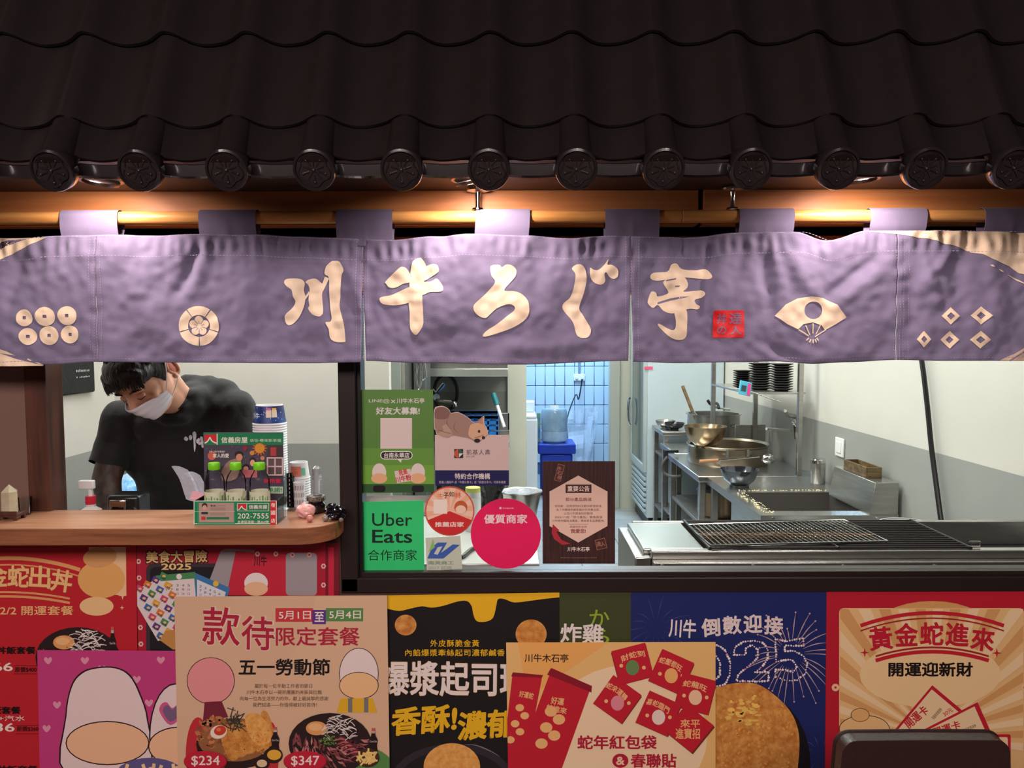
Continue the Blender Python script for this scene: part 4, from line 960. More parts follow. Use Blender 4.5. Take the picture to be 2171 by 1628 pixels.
# dog cutout sticker
def zd(L): return [(820 + x / 5.426, 760 + y / 5.426) for x, y in L]
dogp = smoothpts(zd([(545, 590), (590, 550), (660, 550), (720, 590), (740, 625), (810, 615), (880, 645), (950, 690), (1000, 735), (1050, 715), (1118, 660), (1120, 740), (1150, 800), (1168, 860), (1165, 890), (1110, 935), (1070, 970), (1030, 975), (990, 945), (930, 920), (850, 905), (750, 890), (700, 917), (620, 900), (572, 870), (560, 820), (545, 800)]), True, 3)
pts = [P(x, y, YG - .0012) for x, y in dogp]
o = MB().prism(pts, (0, .0008, 0), pm((226, 206, 196))).build('dog_cutout', None, None, loc=P(970, 900, YG), smooth=0); tag(o, 'flat printed cutout of a sleepy tan dog lying on top of the white notice', 'sticker')
A = Art(YG - .0012, base=.0001); fur = (168, 134, 118)
cg = zd([(850, 780)])[0]; A.poly(fur, [(cg[0] + (x - cg[0]) * .975, cg[1] + (y - cg[1]) * .965) for x, y in dogp])
A.poly((136, 98, 90), zd([(555, 595), (600, 560), (660, 562), (715, 600), (725, 640), (690, 690), (620, 700), (555, 680)]), True)
A.poly((190, 158, 138), zd([(640, 780), (690, 760), (750, 850), (745, 880), (700, 905), (620, 890), (580, 860), (650, 830)]), True)
A.stroke((120, 88, 78), zd([(720, 660), (690, 740), (740, 820)]), 1.4, True, taper=True); A.stroke((120, 88, 78), zd([(800, 720), (770, 800), (830, 860)]), 1.4, True, taper=True); A.stroke((124, 92, 80), zd([(600, 820), (680, 850), (740, 860)]), 1.2, True)
A.poly((226, 180, 146), zd([(960, 770), (1010, 745), (1060, 735), (1110, 680), (1112, 750), (1145, 810), (1158, 870), (1100, 925), (1050, 950), (1000, 930), (940, 880)]), True)
A.poly((206, 140, 110), zd([(1050, 740), (1105, 685), (1105, 760)])); A.ell((40, 26, 24), *zd([(1062, 838)])[0], 2.6, 3.2); A.ell((30, 20, 20), *zd([(1040, 945)])[0], 6.5, 4.6); A.ell((34, 22, 22), *zd([(1112, 910)])[0], 3.4, 3.4, -.6); A.stroke((90, 56, 48), zd([(1010, 910), (1060, 900), (1110, 880)]), 1, True)
A.build(o)
o, A = stick('sticker', [(765.5, 1064), (898, 1061), (899.5, 1208), (766.5, 1210)], (46, 204, 116), 'bright green square delivery sticker with black lettering, bottom left of the glass')
DK = (12, 40, 30)
A.text(DK, 'Uber', 789, 1088, 874, 1115, .012); A.text(DK, 'Eats', 789, 1123, 874, 1151, .022); A.text(DK, '合作商家', 780, 1165, 884, 1188, .0)
A.build(o)
o, A = disc('sticker', 953.5, 1083.5, 52.5, (206, 84, 66), 'round orange and red recommended shop sticker, middle of the glass')
A.ell((236, 178, 146), 953.5, 1083.5, 50)
for i in range(12): a = 2 * PI * i / 12; A.ell((242, 200, 176), 953.5, 1083.5, 49, a0=a, a1=a + .26, n=4)
A.ell((204, 40, 44), 953.5, 1083.5, 50, a0=math.asin(19 / 50), a1=PI - math.asin(19 / 50), n=20)
A.text((222, 120, 80), '士', 928, 1045, 940, 1053, .03); A.text((60, 40, 36), '子', 940, 1044, 951, 1056, .03); A.text((60, 40, 36), '如', 952, 1042, 963, 1053, .03); A.text((222, 110, 70), '林', 964, 1043, 978, 1056, .03)
A.rect((240, 226, 214), 919, 1059, 948, 1089); A.text((240, 220, 210), '推薦店家', 922, 1106, 984, 1117, .04)
A.ell((196, 92, 52), 977, 1075, 14, 14); A.ell((240, 204, 180), 977, 1080, 11, 9)
A.build(o)
o, A = stick('sticker', [(902, 1140), (976, 1136), (980, 1206), (905, 1210)], (196, 204, 186), 'faded cream city label sticker with a blue tick, below the round orange one')
A.poly((58, 96, 176), [(906, 1184), (916, 1160), (928, 1150), (948, 1150), (935, 1172), (960, 1154), (975, 1155), (940, 1184)]); A.poly((200, 206, 196), [(920, 1174), (928, 1160), (938, 1158), (928, 1176)]); A.poly((140, 190, 110), [(909, 1170), (918, 1142), (922, 1160)])
A.text((120, 150, 120), '南英商工', 908, 1189, 962, 1197, .03); A.text((140, 160, 140), '2017 認證', 908, 1200, 958, 1207, .0)
A.build(o)
o, A = disc('sticker', 1072.5, 1131, 74.5, (232, 20, 92), 'large round hot pink delivery partner sticker, right of the small stickers')
A.text((240, 200, 210), 'foodpanda', 1066, 1075.5, 1089, 1079.5, .02); A.ell((240, 200, 210), 1061, 1077, 2.6)
A.text((244, 220, 222), '優質商家', 1026, 1090, 1118, 1110, .04, edge=(232, 20, 92), ew=.01)
A.build(o)
o, A = stick('notice', [(1150, 977.5), (1304, 977.5), (1304, 1195), (1150.5, 1195)], (64, 36, 32), 'dark wood-patterned notice with a cream hexagon, rightmost on the glass', m=mat('dark_wood_print', (74, 42, 38), .5, col2=(44, 24, 24), vscale=25, sx=(8, 1, .4)))
A.poly((232, 196, 178), [(1226, 1008), (1288, 1042), (1288, 1115), (1226, 1150), (1165, 1115), (1165, 1042)])
A.rect((70, 40, 38), 1199, 1027, 1254, 1045); A.text((240, 214, 200), '重要公告', 1203, 1030, 1250, 1042, .03); A.text((130, 46, 50), '部分產品調漲', 1199, 1054.5, 1254, 1062.5, .02)
for i, (t, x0, x1) in enumerate((('很抱歉，因應原物料及夥伴薪資調漲，', 1176, 1277), ('為了持續提供顧客最好的用餐品質，', 1179, 1272), ('以及川牛對食材的堅持!', 1196, 1257), ('2025/1/1起「部分產品」價格調漲', 1176, 1277), ('川牛將持續為消費者，帶來更多品牌堅持。', 1170, 1282))): A.text((90, 50, 48), t, x0, 1070 + i * 7.8, x1, 1075.4 + i * 7.8)
A.stroke((90, 50, 48), [(1206, 1111), (1247, 1111)], .6); A.text((130, 60, 60), '感謝您的支持', 1208, 1114, 1244, 1119); A.text((140, 40, 50), '我愛您!', 1210, 1121, 1242, 1130, .03)
A.poly((176, 44, 58), smoothpts([(1172, 1111), (1186, 1124), (1180, 1128), (1190, 1144), (1210, 1153), (1192, 1155), (1174, 1142), (1170, 1130), (1169, 1133)], True, 1)); A.text((236, 220, 210), '川牛木石亭', 1203, 1159, 1250, 1169, .03); A.text((150, 120, 112), 'WWW.CHUANNIU.COM', 1188, 1181, 1264, 1183.5)
for x, y, w, h, a, t in ((1186, 1002, 14, 36, .25, '木石亭'), (1274, 1153, 22, 22, -.25, '達人')):
    A.rect((170, 110, 92), x - w / 2, y - h / 2, x + w / 2, y + h / 2, rot=a); A.rect((74, 42, 38), x - w / 2 + 1, y - h / 2 + 1, x + w / 2 - 1, y + h / 2 - 1, rot=a)
    for j, ch in enumerate(t): A.text((170, 110, 92), ch, x - 5 + (0 if len(t) == 3 else -5 + j * 9), y - 14 + j * 10 if len(t) == 3 else y - 5, x + 5 + (0 if len(t) == 3 else -5 + j * 9), y - 5 + j * 10 if len(t) == 3 else y + 5, .03, a)
A.build(o)
# ---------------------------------------------------------------- serving counter
ctm = wood('counter_wood', (178, 132, 102), (150, 104, 76), 4, (1, 14, 14), .35)
cte = wood('counter_edge_wood', (152, 98, 66), (116, 70, 46), 4, (1, 6, 14), .4)
xr = P(712, 1120, 1.84).x; yb, yf = 2.0, 1.80; rc = .085
plan = [(-3.2, yb), (-3.2, yf)] + [(xr - rc + rc * math.sin(a), yf + rc - rc * math.cos(a)) for a in [PI / 2 * i / 10 for i in range(11)]] + [(xr, 1.924), (XP0 - .003, 1.924), (XP0 - .003, yb)]
ct = thing('serving_counter', (-1.2, 1.9, ZB - .04), 'long wooden serving counter top with rounded right end, below the left opening', 'counter')
MB().prism([(x, y, ZB - .002) for x, y in plan], (0, 0, .002), ctm).build('top_surface', ctm, ct)
MB().prism([(x, y, ZB - .040) for x, y in plan], (0, 0, .038), cte).build('edge_board', cte, ct)
# inner service shelf on the kitchen side
xs0 = P(528, 1000, 2.1).x
isf = MB().box((xs0, 2.003, ZB - .07), (XP0 - .01, 2.26, ZB - .05)).build('inner_shelf', steel, None, loc=(xs0 / 2 + XP0 / 2, 2.1, ZB - .07), bevel=.002)
tag(isf, 'steel shelf behind the counter carrying the cup stacks', 'shelf')
wl = MB().box((XL, 2.062, ZB - .22), (xs0 - .01, 2.165, ZB - .19)).build('work_ledge', steel, None, loc=(-1.2, 2.1, ZB - .22), bevel=.002); tag(wl, 'steel ledge behind the counter under the soap bottle', 'shelf')
ZI = ZB - .05; ZW = ZB - .19
def at(px, py, Y, z): v = P(px, py, Y); return Vector((v.x, Y, z))
# --- display box of the estate agent
GR = (20, 128, 82)
fy, by_ = 1.832, 1.925
b = at(500, 1110, 1.88, ZB)
dbx = thing('leaflet_display_box', b, 'clear acrylic display box with green printed panels and three bottles, on the counter', 'display box')
xA = P(411, 1100, fy).x; xB = P(586, 1100, fy).x; zt = P(500, 1062, fy).z
pts = [P(411, 1062, fy), P(586, 1062, fy), P(586, 1113, fy), P(411, 1113, fy)]
MB().box((xA, fy, ZB), (xB, fy + .003, zt)).build('front_panel', pm(GR), dbx)
bx0 = P(433, 1000, by_).x; bx1 = P(601, 1000, by_).x; bz = P(500, 917, by_).z
MB().box((bx0, by_, ZB), (bx1, by_ + .003, bz)).build('back_panel', pm((74, 66, 84)), dbx)
sd = MB(); hgt = [(fy + .003, ZB), (by_, ZB), (by_, ZB + .135), (by_ - .03, ZB + .06), (fy + .003, zt)]
MB().prism([(xB - .002, y, z) for y, z in hgt], (.002, 0, 0), acryl).build('side_panel', acryl, dbx, smooth=0); MB().prism([(xA, y, z) for y, z in hgt], (.002, 0, 0), acryl).build('side_panel', acryl, dbx, smooth=0)
MB().box((xA + .003, fy + .004, ZB), (xB - .003, by_ - .001, ZB + .003)).build('base_plate', pm((220, 224, 220)), dbx)
A = Art(fy, base=.0002)
W_ = (236, 232, 220)
for q in (((411, 1062), (586, 1062)), ((411, 1110), (586, 1110)), ((411.6, 1062), (411.6, 1112)), ((586, 1062), (586, 1112))): A.stroke(W_, q, 1.4)
A.rect((206, 36, 46), 573, 1062, 585, 1112)
for i, ch in enumerate('復國店'): A.text(W_, ch, 574.5, 1066 + i * 16.5, 583.5, 1075 + i * 16.5, .02)
A.rect((40, 140, 92), 418, 1064, 499, 1110); A.rect((176, 150, 138), 422, 1066, 496, 1107)
A.ell((60, 44, 40), 434, 1072, 6, 6); A.ell((206, 160, 136), 434, 1076, 4.6, 5.4); A.rect((50, 50, 60), 427, 1085, 441, 1090); A.rect((30, 120, 76), 438, 1096, 486, 1101); A.rect((190, 50, 56), 427, 1095, 436, 1102)
A.text((70, 56, 52), '專員', 446, 1070, 458, 1074, .02)
for y in (1072, 1077, 1080, 1088, 1091): A.stroke((120, 98, 90), [(460 if y == 1072 else 446, y), (478, y)], .7)
A.stroke((206, 190, 176), [(412, 1084.5), (498, 1084)], .8)
def roofmark(A, x, y, w, h):
    A.rect((210, 36, 46), x, y, x + w, y + h); A.poly(GR, [(x, y + h), (x + w * .4, y + h * .45), (x + w * .8, y + h), (x + w, y + h), (x + w, y + h * 1.02), (x, y + h * 1.02)])
    A.stroke(W_, [(x, y + h * .98), (x + w * .25, y + h * .75), (x + w * .45, y + h * .3)], h * .14, True); A.stroke(W_, [(x + w * .45, y + h * .3), (x + w * .62, y + h * .72), (x + w, y + h * .98)], h * .14, True)
for q in (((503, 1067), (570, 1067)), ((503, 1083), (570, 1083)), ((503.4, 1067), (503.4, 1083)), ((570, 1067), (570, 1083))): A.stroke(W_, q, 1)
roofmark(A, 505, 1068.5, 17, 12.5); A.stroke(W_, [(523.5, 1068), (523.5, 1082)], 1); A.text(W_, '信義房屋', 528, 1070, 567, 1079, .02)
A.text(W_, '202-7555', 504, 1088, 570, 1099, .01); A.text(W_, '永康區復國一路464號', 504, 1103, 570, 1109, .01)
for o in A.build(dbx): pass
A = Art(by_, base=.0002)
A.rect(GR, 433, 918, 601, 943); roofmark(A, 434, 921, 25, 19); A.stroke(W_, [(460.5, 919), (460.5, 943)], 2.2); A.text(W_, '信義房屋', 469, 926, 525, 939, .03); A.text((206, 226, 206), '信任‧帶來新幸福', 530, 930, 596, 937, .005)
for i in range(40): A.ell((150, 150, 190), 436 + R2.random() * 130, 945 + R2.random() * 100, R2.uniform(.4, 1), n=5)
A.ell((226, 150, 50), 551, 950, 10.5); 
for i in range(14): a = 2 * PI * i / 14; A.poly((222, 110, 40), [(551 + 11 * math.cos(a - .16), 950 + 11 * math.sin(a - .16)), (551 + 17 * math.cos(a), max(943.5, 950 + 17 * math.sin(a))), (551 + 11 * math.cos(a + .16), 950 + 11 * math.sin(a + .16))])
A.ell((200, 100, 80), 450, 966, 9); A.ell((210, 140, 70), 535, 960, 5); A.ell((150, 40, 60), 520, 950, 5); A.ell((206, 130, 110), 557, 971, 4.5); A.text(W_, '世界上最不能錯過的', 444, 955, 477, 959, 0); A.text(W_, '家人的愛', 452, 961, 486, 970, .03)
A.rect((70, 56, 60), 568, 944, 600, 1010); A.rect((186, 60, 66), 574, 948, 586, 966)
A.rect((206, 180, 176), 566, 969, 601, 1008)
for i in range(2):
    for j in range(2): A.rect((96, 76, 82), 569 + i * 16, 972 + j * 18, 582 + i * 16, 987 + j * 18)
A.poly((150, 120, 112), smoothpts([(470, 1002), (482, 980), (500, 972), (512, 975), (508, 1000), (500, 1015), (475, 1020)])); A.ell((40, 26, 26), 507, 963, 9, 7); A.ell((206, 140, 116), 508, 969, 7, 7.5); A.ell((50, 28, 28), 536, 976, 6.5, 7); A.ell((222, 160, 136), 536, 981, 5.2, 7); A.ell((40, 24, 24), 522, 989, 6.5, 6); A.ell((214, 150, 130), 522, 993, 5.4, 5); A.rect((200, 110, 120), 515, 996, 546, 1012)
A.text((206, 40, 70), '無所能', 560, 1014, 597, 1024, .04); A.rect((176, 200, 170), 574, 1031, 601, 1046); A.text((20, 110, 70), '承諾!', 568, 1033, 598, 1043, .03)
A.build(dbx)
# bottles inside the box
bot = thin('bottle_pet', (.98, .99, .99), 1.15); capg = mat('bottle_cap_green', (112, 196, 30), .35); labm = mat('bottle_label', (206, 206, 178), .5)
y_ = 1.878; bz0 = ZB + .003
for i, px in enumerate((455.5, 501, 551)):
    c = at(px, 1050, y_, bz0); H = P(px, 978, y_).z - bz0; R = .0245
    t = thing('water_bottle', c, ['small clear water bottle with green cap, left of the three in the box', 'small clear water bottle with green cap, middle of the three in the box', 'small clear water bottle with green cap, right of the three in the box'][i], 'bottle', 'water bottles in the display box')
    MB().lathe(c, [(R * .85, 0), (R, .004), (R * .98, H * .50), (R, H * .52), (R * .97, H * .60), (R * .99, H * .66), (R * .85, H * .75), (R * .55, H * .83), (R * .48, H * .88)], bot, 28).build('bottle_body', bot, t)
    MB().lathe(c + Vector((0, 0, H * .86)), [(R * .56, 0), (R * .58, .002), (R * .58, H * .10), (R * .52, H * .12)], capg, 24).build('bottle_cap', capg, t)
    lz0, lz1 = H * .12, H * .50
    MB().lathe(c, [(R * 1.01, lz0), (R * 1.01, lz1)], labm, 28, cap0=False, cap1=False).build('bottle_label', labm, t)
    d = MB()
    def wrap(u0, u1, v0, v1, m_):
        n_ = 8; vs = [(c.x + R * 1.02 * math.sin(u0 + (u1 - u0) * k / n_), c.y - R * 1.02 * math.cos(u0 + (u1 - u0) * k / n_), c.z + lz0 + (lz1 - lz0) * v) for v in (v0, v1) for k in range(n_ + 1)]
        d.add(vs, [(k, k + 1, n_ + 2 + k, n_ + 1 + k) for k in range(n_)], m_)
    wrap(-1.2, 1.3, .30, .55, pm((110, 160, 90)));
    for k in range(9): u = -1.1 + k * .27; wrap(u, u + .14, .55, .62 + .25 * R2.random(), pm((140, 180, 120) if k % 2 else (96, 150, 70)))
    for k in range(4): wrap(-1.1, 1.2, .04 + k * .06, .055 + k * .06, pm((120, 100, 90)))
    V, T, a0, a1, b0, b1 = glyph('twist', .03, 1); d.add([(c.x + R * 1.03 * math.sin(-.9 + (x - a0) / (a1 - a0) * 1.0), c.y - R * 1.03 * math.cos(-.9 + (x - a0) / (a1 - a0)), c.z + lz0 + (lz1 - lz0) * (.38 + .3 * (y - b0) / (b1 - b0))) for x, y in V], T, pm((236, 240, 220)))
    d.build('label_print', None, t, smooth=0, fix=False)
# --- crystals and small things on the counter
def crystal(name, px, py0, py1, r, Y, m, label, n=6, tip=.25, base=ZB):
    c = at(px, py1, Y, base); H = P(px, py0, Y).z - base
    prof_ = [(r, 0), (r * .98, H * (1 - tip)), (.0008, H)]
    o = MB().lathe(c, prof_, m, n).build(name, m, None, loc=c, smooth=0); return tag(o, label, 'crystal')
std = thing('crystal_stand', at(22, 1090, 1.9, ZB), 'small dark carved wooden stand under the pale crystal point, far left', 'stand')
c = at(22, 1090, 1.9, ZB)
MB().box(c + Vector((-.028, -.02, .008)), c + Vector((.028, .02, .018))).build('stand_top', mull, std, bevel=.002)
for sx in (-1, 1):
    for sy in (-1, 1): MB().box(c + Vector((sx * .023 - .005, sy * .015 - .004, 0)), c + Vector((sx * .023 + .005, sy * .015 + .004, .009))).build('foot', mull, std, bevel=.001)
MB().box(c + Vector((-.03, -.023, .015)), c + Vector((.03, -.02, .024))).build('rim', mull, std)
crystal('crystal_point', 21, 1027, 1075, .020, 1.9, mat('pale_crystal', (206, 198, 168), .2, vary=.2, vscale=30, trans=.25), 'pale yellow faceted crystal point on a dark stand, far left of the counter', base=ZB + .018)
gc = at(54, 1090, 1.95, ZB); t = MB().lathe(gc, [(.013, 0), (.0165, .045), (.0155, .045), (.0122, .003), (.0005, .003)], acryl, 24).build('glass_cup', acryl, None, loc=gc); tag(t, 'small empty clear glass right of the crystal stand', 'glass')
# bottles and machine behind the counter
sb = at(193, 1086, 2.12, ZW); t = thing('soap_bottle', sb, 'white pump soap bottle with a red collar, left of the tattooed arm', 'bottle')
hz = P(190, 1018, 2.12).z - ZW
MB().lathe(sb, [(.03, 0), (.033, .004), (.033, hz * .55), (.028, hz * .66), (.012, hz * .70), (.012, hz * .74)], mat('soap_body', (226, 222, 220), .3), 24).build('bottle_body', None, t)
MB().lathe(sb + Vector((0, 0, hz * .73)), [(.0135, 0), (.0135, hz * .09)], mat('soap_collar', (206, 40, 60), .4), 20).build('collar', None, t)
MB().cyl(sb + Vector((0, 0, hz * .8)), sb + Vector((0, 0, hz * .93)), .005, whitep).box(sb + Vector((-.03, -.008, hz * .9)), sb + Vector((.012, .008, hz))).build('pump_head', whitep, t, bevel=.003)
MB().lathe(sb, [(.0335, hz * .2), (.0335, hz * .5)], pm((226, 196, 184)), 24, cap0=False, cap1=False).build('label_band', None, t)
mc = at(272, 1086, 2.13, ZW); t = thing('card_terminal', mc, 'black and chrome counter machine between the man\'s arm and body', 'machine')
mz = P(272, 1046, 2.13).z
MB().box((mc.x - .045, 2.10, ZW), (mc.x + .045, 2.175, mz)).build('machine_body', mat('machine_black', (30, 30, 32), .25), t, bevel=.01, seg=3)
MB().box((mc.x - .034, 2.094, ZW + .05), (mc.x + .012, 2.10, mz - .012)).build('machine_front', chrome, t, bevel=.002)
MB().box((mc.x - .026, 2.091, ZW + .06), (mc.x + .004, 2.094, mz - .03)).build('machine_display', mat('machine_glass', (14, 12, 12), .1), t, bevel=.001)
MB().cyl((mc.x + .03, 2.088, mz - .04), (mc.x + .03, 2.10, mz - .04), .010, blackp, 20).build('machine_knob', blackp, t)
bl = MB(); cbl = at(280, 1040, 3.0, 0); zb_ = .92
bag_m = mat('blue_bag_film', (50, 156, 226), .3, bump=.8, bscale=25, col2=(206, 226, 240), vscale=9, sx=(1, 1, .4))
tb = thing('side_table', (cbl.x, 3.05, 0), 'low steel side table behind the man', 'table')
MB().box((cbl.x - .22, 2.84, .90), (cbl.x + .22, 3.3, .92)).build('table_top', steel, tb, bevel=.003)
for sx in (-1, 1):
    for sy in (2.87, 3.27): MB().cyl((cbl.x + sx * .19, sy, 0), (cbl.x + sx * .19, sy, .90), .014, steel_d, 12).build('leg', steel_d, tb)
ttop = P(280, 998, 3.0).z - .92
vs = []; n_ = 28
prof_ = [(.10, 0), (.125, .02), (.12, ttop * .45), (.085, ttop * .75), (.03, ttop * .93), (.012, ttop)]
m = MB().lathe((cbl.x, 3.0, .92), prof_, bag_m, 40); 
for v in m.v:
    a = noise.noise(v * 14) * .02; v.x += a; v.y += noise.noise(v * 11 + Vector((3, 3, 3))) * .02
o = m.build('plastic_bag', bag_m, None, loc=(cbl.x, 3.0, .92), smooth=60); tag(o, 'crumpled blue and clear plastic bag standing on the side table', 'bag')
# cutlery sleeves in a clear bag
slm = mat('thin_film', (225, 232, 245), .12, alpha=.35, bump=.5, bscale=70); t = thing('sleeve_packet', at(405, 1060, 1.98, ZB), 'clear plastic film packets leaning behind the display box', 'packet')
for k, (q, w_) in enumerate((([(381, 992), (398, 1020), (412, 1062)], 34), ([(412, 1004), (424, 1030), (432, 1062)], 26))):
    m = MB(); pts = smoothpts(q, False, 5); vs = []
    for i, (x, y) in enumerate(pts):
        for j in range(7):
            u = j / 6 * 2 - 1; v = P(x + u * w_ / 2, y - (4 * (1 - u * u) if i == 0 else 0) + u * 4, 1.972 + k * .012); v.y += .004 * (1 - u * u) * -1 + .002 * noise.noise(v * 60); vs.append(v)
    m.add(vs, [(i * 7 + j, i * 7 + j + 1, (i + 1) * 7 + j + 1, (i + 1) * 7 + j) for i in range(len(pts) - 1) for j in range(6)], slm)
    o = m.build('film_sleeve', slm, t, smooth=60, fix=False); o.modifiers.new('t', 'SOLIDIFY').thickness = .001
MB().add([P(408, 1040, 1.966), P(436, 1046, 1.966), P(430, 1064, 1.966), P(402, 1058, 1.966)], [(0, 1, 2, 3)], pm((226, 176, 190))).build('paper_insert', None, t, smooth=0)
# stacked paper bowls, upside down
def bowl_stack(px, Y, ytop, r0, r1, h, pitch, n, names, label_top, label_rest, group, top_art, cat='cup', base=ZI, mrest=None):
    c = at(px, ytop, Y, 0); ztop = P(px, ytop, Y).z; first = None
    wm = mrest or mat('paper_white', (232, 234, 236), .5); 
    for i in range(n):
        z = ztop - i * pitch
        if z - h < base: break
        if i == 0:
            t = thing(names, (c.x, Y, z - h), label_top, cat, group)
            MB().lathe((c.x, Y, z - h), [(r1 + .0012, .001), (r1 + .0024, .003), (r1 + .0012, .0052), (r1, .005), (r0, h), (r0 - .002, h), (r0 - .003, h - .006), (.0005, h - .006)], wm, 40, cap0=False).build('cup_body', wm, t)
            top_art(t, c.x, Y, z - h)
        else:
            o = MB().lathe((c.x, Y, z - h), [(r1 + .0012, .001), (r1 + .0024, .003), (r1 + .0012, .0052), (r1, .005), (r0, h), (r0 - .002, h - .004)], wm, 32, cap0=False, cap1=False)if first is None else None
            if first is None: first = o.build(names, wm, None, loc=(c.x, Y, z - h)); tag(first, label_rest, cat, group)
            else: k = first.copy(); COL.objects.link(k); k.location = (c.x, Y, z - h)
    return z - h
def cyl_art(t, x, Y, z, r0, r1, h, items):
    d = MB()
    for m_, u0, u1, v0, v1 in items:
        n_ = max(2, int(abs(u1 - u0) * 12)); vs = []
        for v in (v0, v1):
            r = r1 + (r0 - r1) * v + .0011
            for k in range(n_ + 1): u = u0 + (u1 - u0) * k / n_; vs.append((x + r * math.sin(u), Y - r * math.cos(u), z + h * v))
        d.add(vs, [(k, k + 1, n_ + 2 + k, n_ + 1 + k) for k in range(n_)], m_)
        Yo = 1
    d.build('cup_print', None, t, smooth=0, fix=False)
def art_blue(t, x, Y, z):
    its = [(mat('blue_print', (48, 84, 160), .4, col2=(30, 34, 84), vscale=30), -PI, PI, .12, .97)]
    cyl_art(t, x, Y, z, .0365, .0445, .055, its)
    q = []
    for k in range(26): u = R2.uniform(-1.3, 1.2); v = R2.uniform(.16, .9); q.append((pm((200, 220, 250)), u, u + .04, v, v + .05))
    for u in (.25, .62): q += [(pm((236, 220, 200)), u - .17, u + .17, .42, .78), (pm((226, 110, 160) if u < .5 else (236, 200, 60)), u - .15, u + .15, .76, .88)]
    V, T, a0, a1, b0, b1 = glyph('川牛', .04, 1); d = MB(); d.add([(x + .0425 * math.sin(-1.15 + (p - a0) / (a1 - a0) * .8), Y - .0425 * math.cos(-1.15 + (p - a0) / (a1 - a0) * .8), z + .018 + .018 * (q_ - b0) / (b1 - b0)) for p, q_ in V], T, pm((230, 236, 250))); d.build('cup_lettering', None, t, smooth=0, fix=False)
    cyl_art(t, x, Y, z, .0372, .0452, .055, q)
bowl_stack(571, 2.13, 858, .0365, .0445, .055, .0068, 40, 'paper_bowl', 'upside-down paper bowl with blue starry print, top of the tall stack', 'white upside-down paper bowl in the tall stack behind the display box', 'tall stack of paper bowls', art_blue)
def art_salmon(t, x, Y, z): cyl_art(t, x, Y, z, .0235, .0285, .045, [(pm((222, 130, 104)), -.6, .5, .2, .8), (pm((120, 196, 160)), .5, .95, .25, .7), (pm((200, 66, 60)), -.25, .15, .35, .55), (pm((60, 40, 50)), -.2, .1, .6, .66)])
bowl_stack(633, 2.06, 979, .0235, .0285, .045, .0066, 20, 'paper_cup', 'upside-down paper cup with salmon print, top of the short stack', 'white upside-down paper cup in the short stack by the window post', 'short stack of paper cups', art_salmon)
def art_none(t, x, Y, z): pass
bowl_stack(613, 2.022, 1003, .009, .0115, .014, .011, 8, 'black_cup', 'small glossy black cup, top of the little stack', 'small glossy black cup in the little stack beside the display box', 'little stack of black cups', art_none, mrest=mat('black_gloss_cup', (16, 14, 16), .15))
c = at(635, 1070, 2.015, ZI); hh = P(635, 1022, 2.015).z - ZI
t = thing('patterned_cup', c, 'white cup with black lattice dashes in front of the short stack', 'cup')
MB().lathe(c, [(.0125, 0), (.0155, hh), (.0145, hh), (.0118, .003), (.0005, .003)], whitep, 28).build('cup_body', whitep, t)
cyl_art(t, c.x, 2.015, ZI, .0155, .0125, hh, [(pm((50, 56, 60)), u, u + .07, v, v + .1) for v, o_ in ((.2, 0), (.36, .12), (.52, 0), (.68, .12), (.84, 0)) for u in [-1.2 + o_ + .28 * k for k in range(9)]])
jb = at(671, 1095, 1.965, ZB); jh = P(671, 1050, 1.965).z - ZB
t = thing('dark_glass_jar', jb, 'dark glass jar with a ribbed lid carrying the clear crystal tower', 'jar')
dgl = mat('dark_glass', (22, 18, 20), .06); MB().lathe(jb, [(.019, 0), (.023, .004), (.024, jh * .5), (.019, jh * .62), (.019, jh * .7)], dgl, 24).build('jar_body', dgl, t)
MB().lathe(jb + Vector((0, 0, jh * .7)), [(.023, 0), (.0245, .002), (.0245, jh * .22), (.022, jh * .3)], mat('lid_pewter', (118, 110, 100), .25, .8, bump=.6, bscale=260), 32).build('jar_lid', None, t)
crystal('crystal_tower', 673, 985, 1050, .0125, 1.965, mat('clear_quartz', (226, 228, 232), .05, trans=.8, ior=1.4), 'tall clear hexagonal crystal tower standing on the dark jar', tip=.12, base=ZB + jh)
def geode(name, px, Y, r, m, label, sc=(1, 1, .8), amp=.28, n=14, fr=60, base=ZB):
    c = at(px, 0, Y, base + r * sc[2] * .86); mb = MB().ball(c, r, m, n, sc)
    for v in mb.v:
        d = v - c; k = 1 + amp * (noise.cell(d * fr + Vector((9, 4, 2))) - .4) * .5 + amp * .4 * noise.noise(d * fr * 1.5); v.xyz = c + d * k; v.z = max(v.z, base)
    o = mb.build(name, m, None, loc=(c.x, Y, base), smooth=0); return tag(o, label, 'crystal')
geode('rose_crystal', 627, 1.915, .0245, mat('rose_quartz', (232, 176, 170), .25, trans=.2), 'rough pink crystal lump right of the display box')
geode('black_geode', 693, 1.885, .0265, mat('black_geode_gloss', (14, 12, 22), .08, coat=.8), 'spiky glossy black geode at the rounded counter end', amp=.45, fr=90)
for px, Y, r, col, lb in ((636, 1.862, .0088, (206, 140, 130), 'small polished rose sphere in front of the pink crystal'), (671, 1.868, .0088, (150, 140, 132), 'small speckled grey sphere in front of the dark jar'), (705, 1.855, .006, (120, 100, 92), 'tiny brown sphere in front of the black geode')):
    c = at(px, 0, Y, ZB + r); o = MB().ball(c, r, mat('sphere_%d' % px, col, .08, vary=.4, vscale=90), 16).build('stone_sphere', None, None, loc=c); tag(o, lb, 'stone')
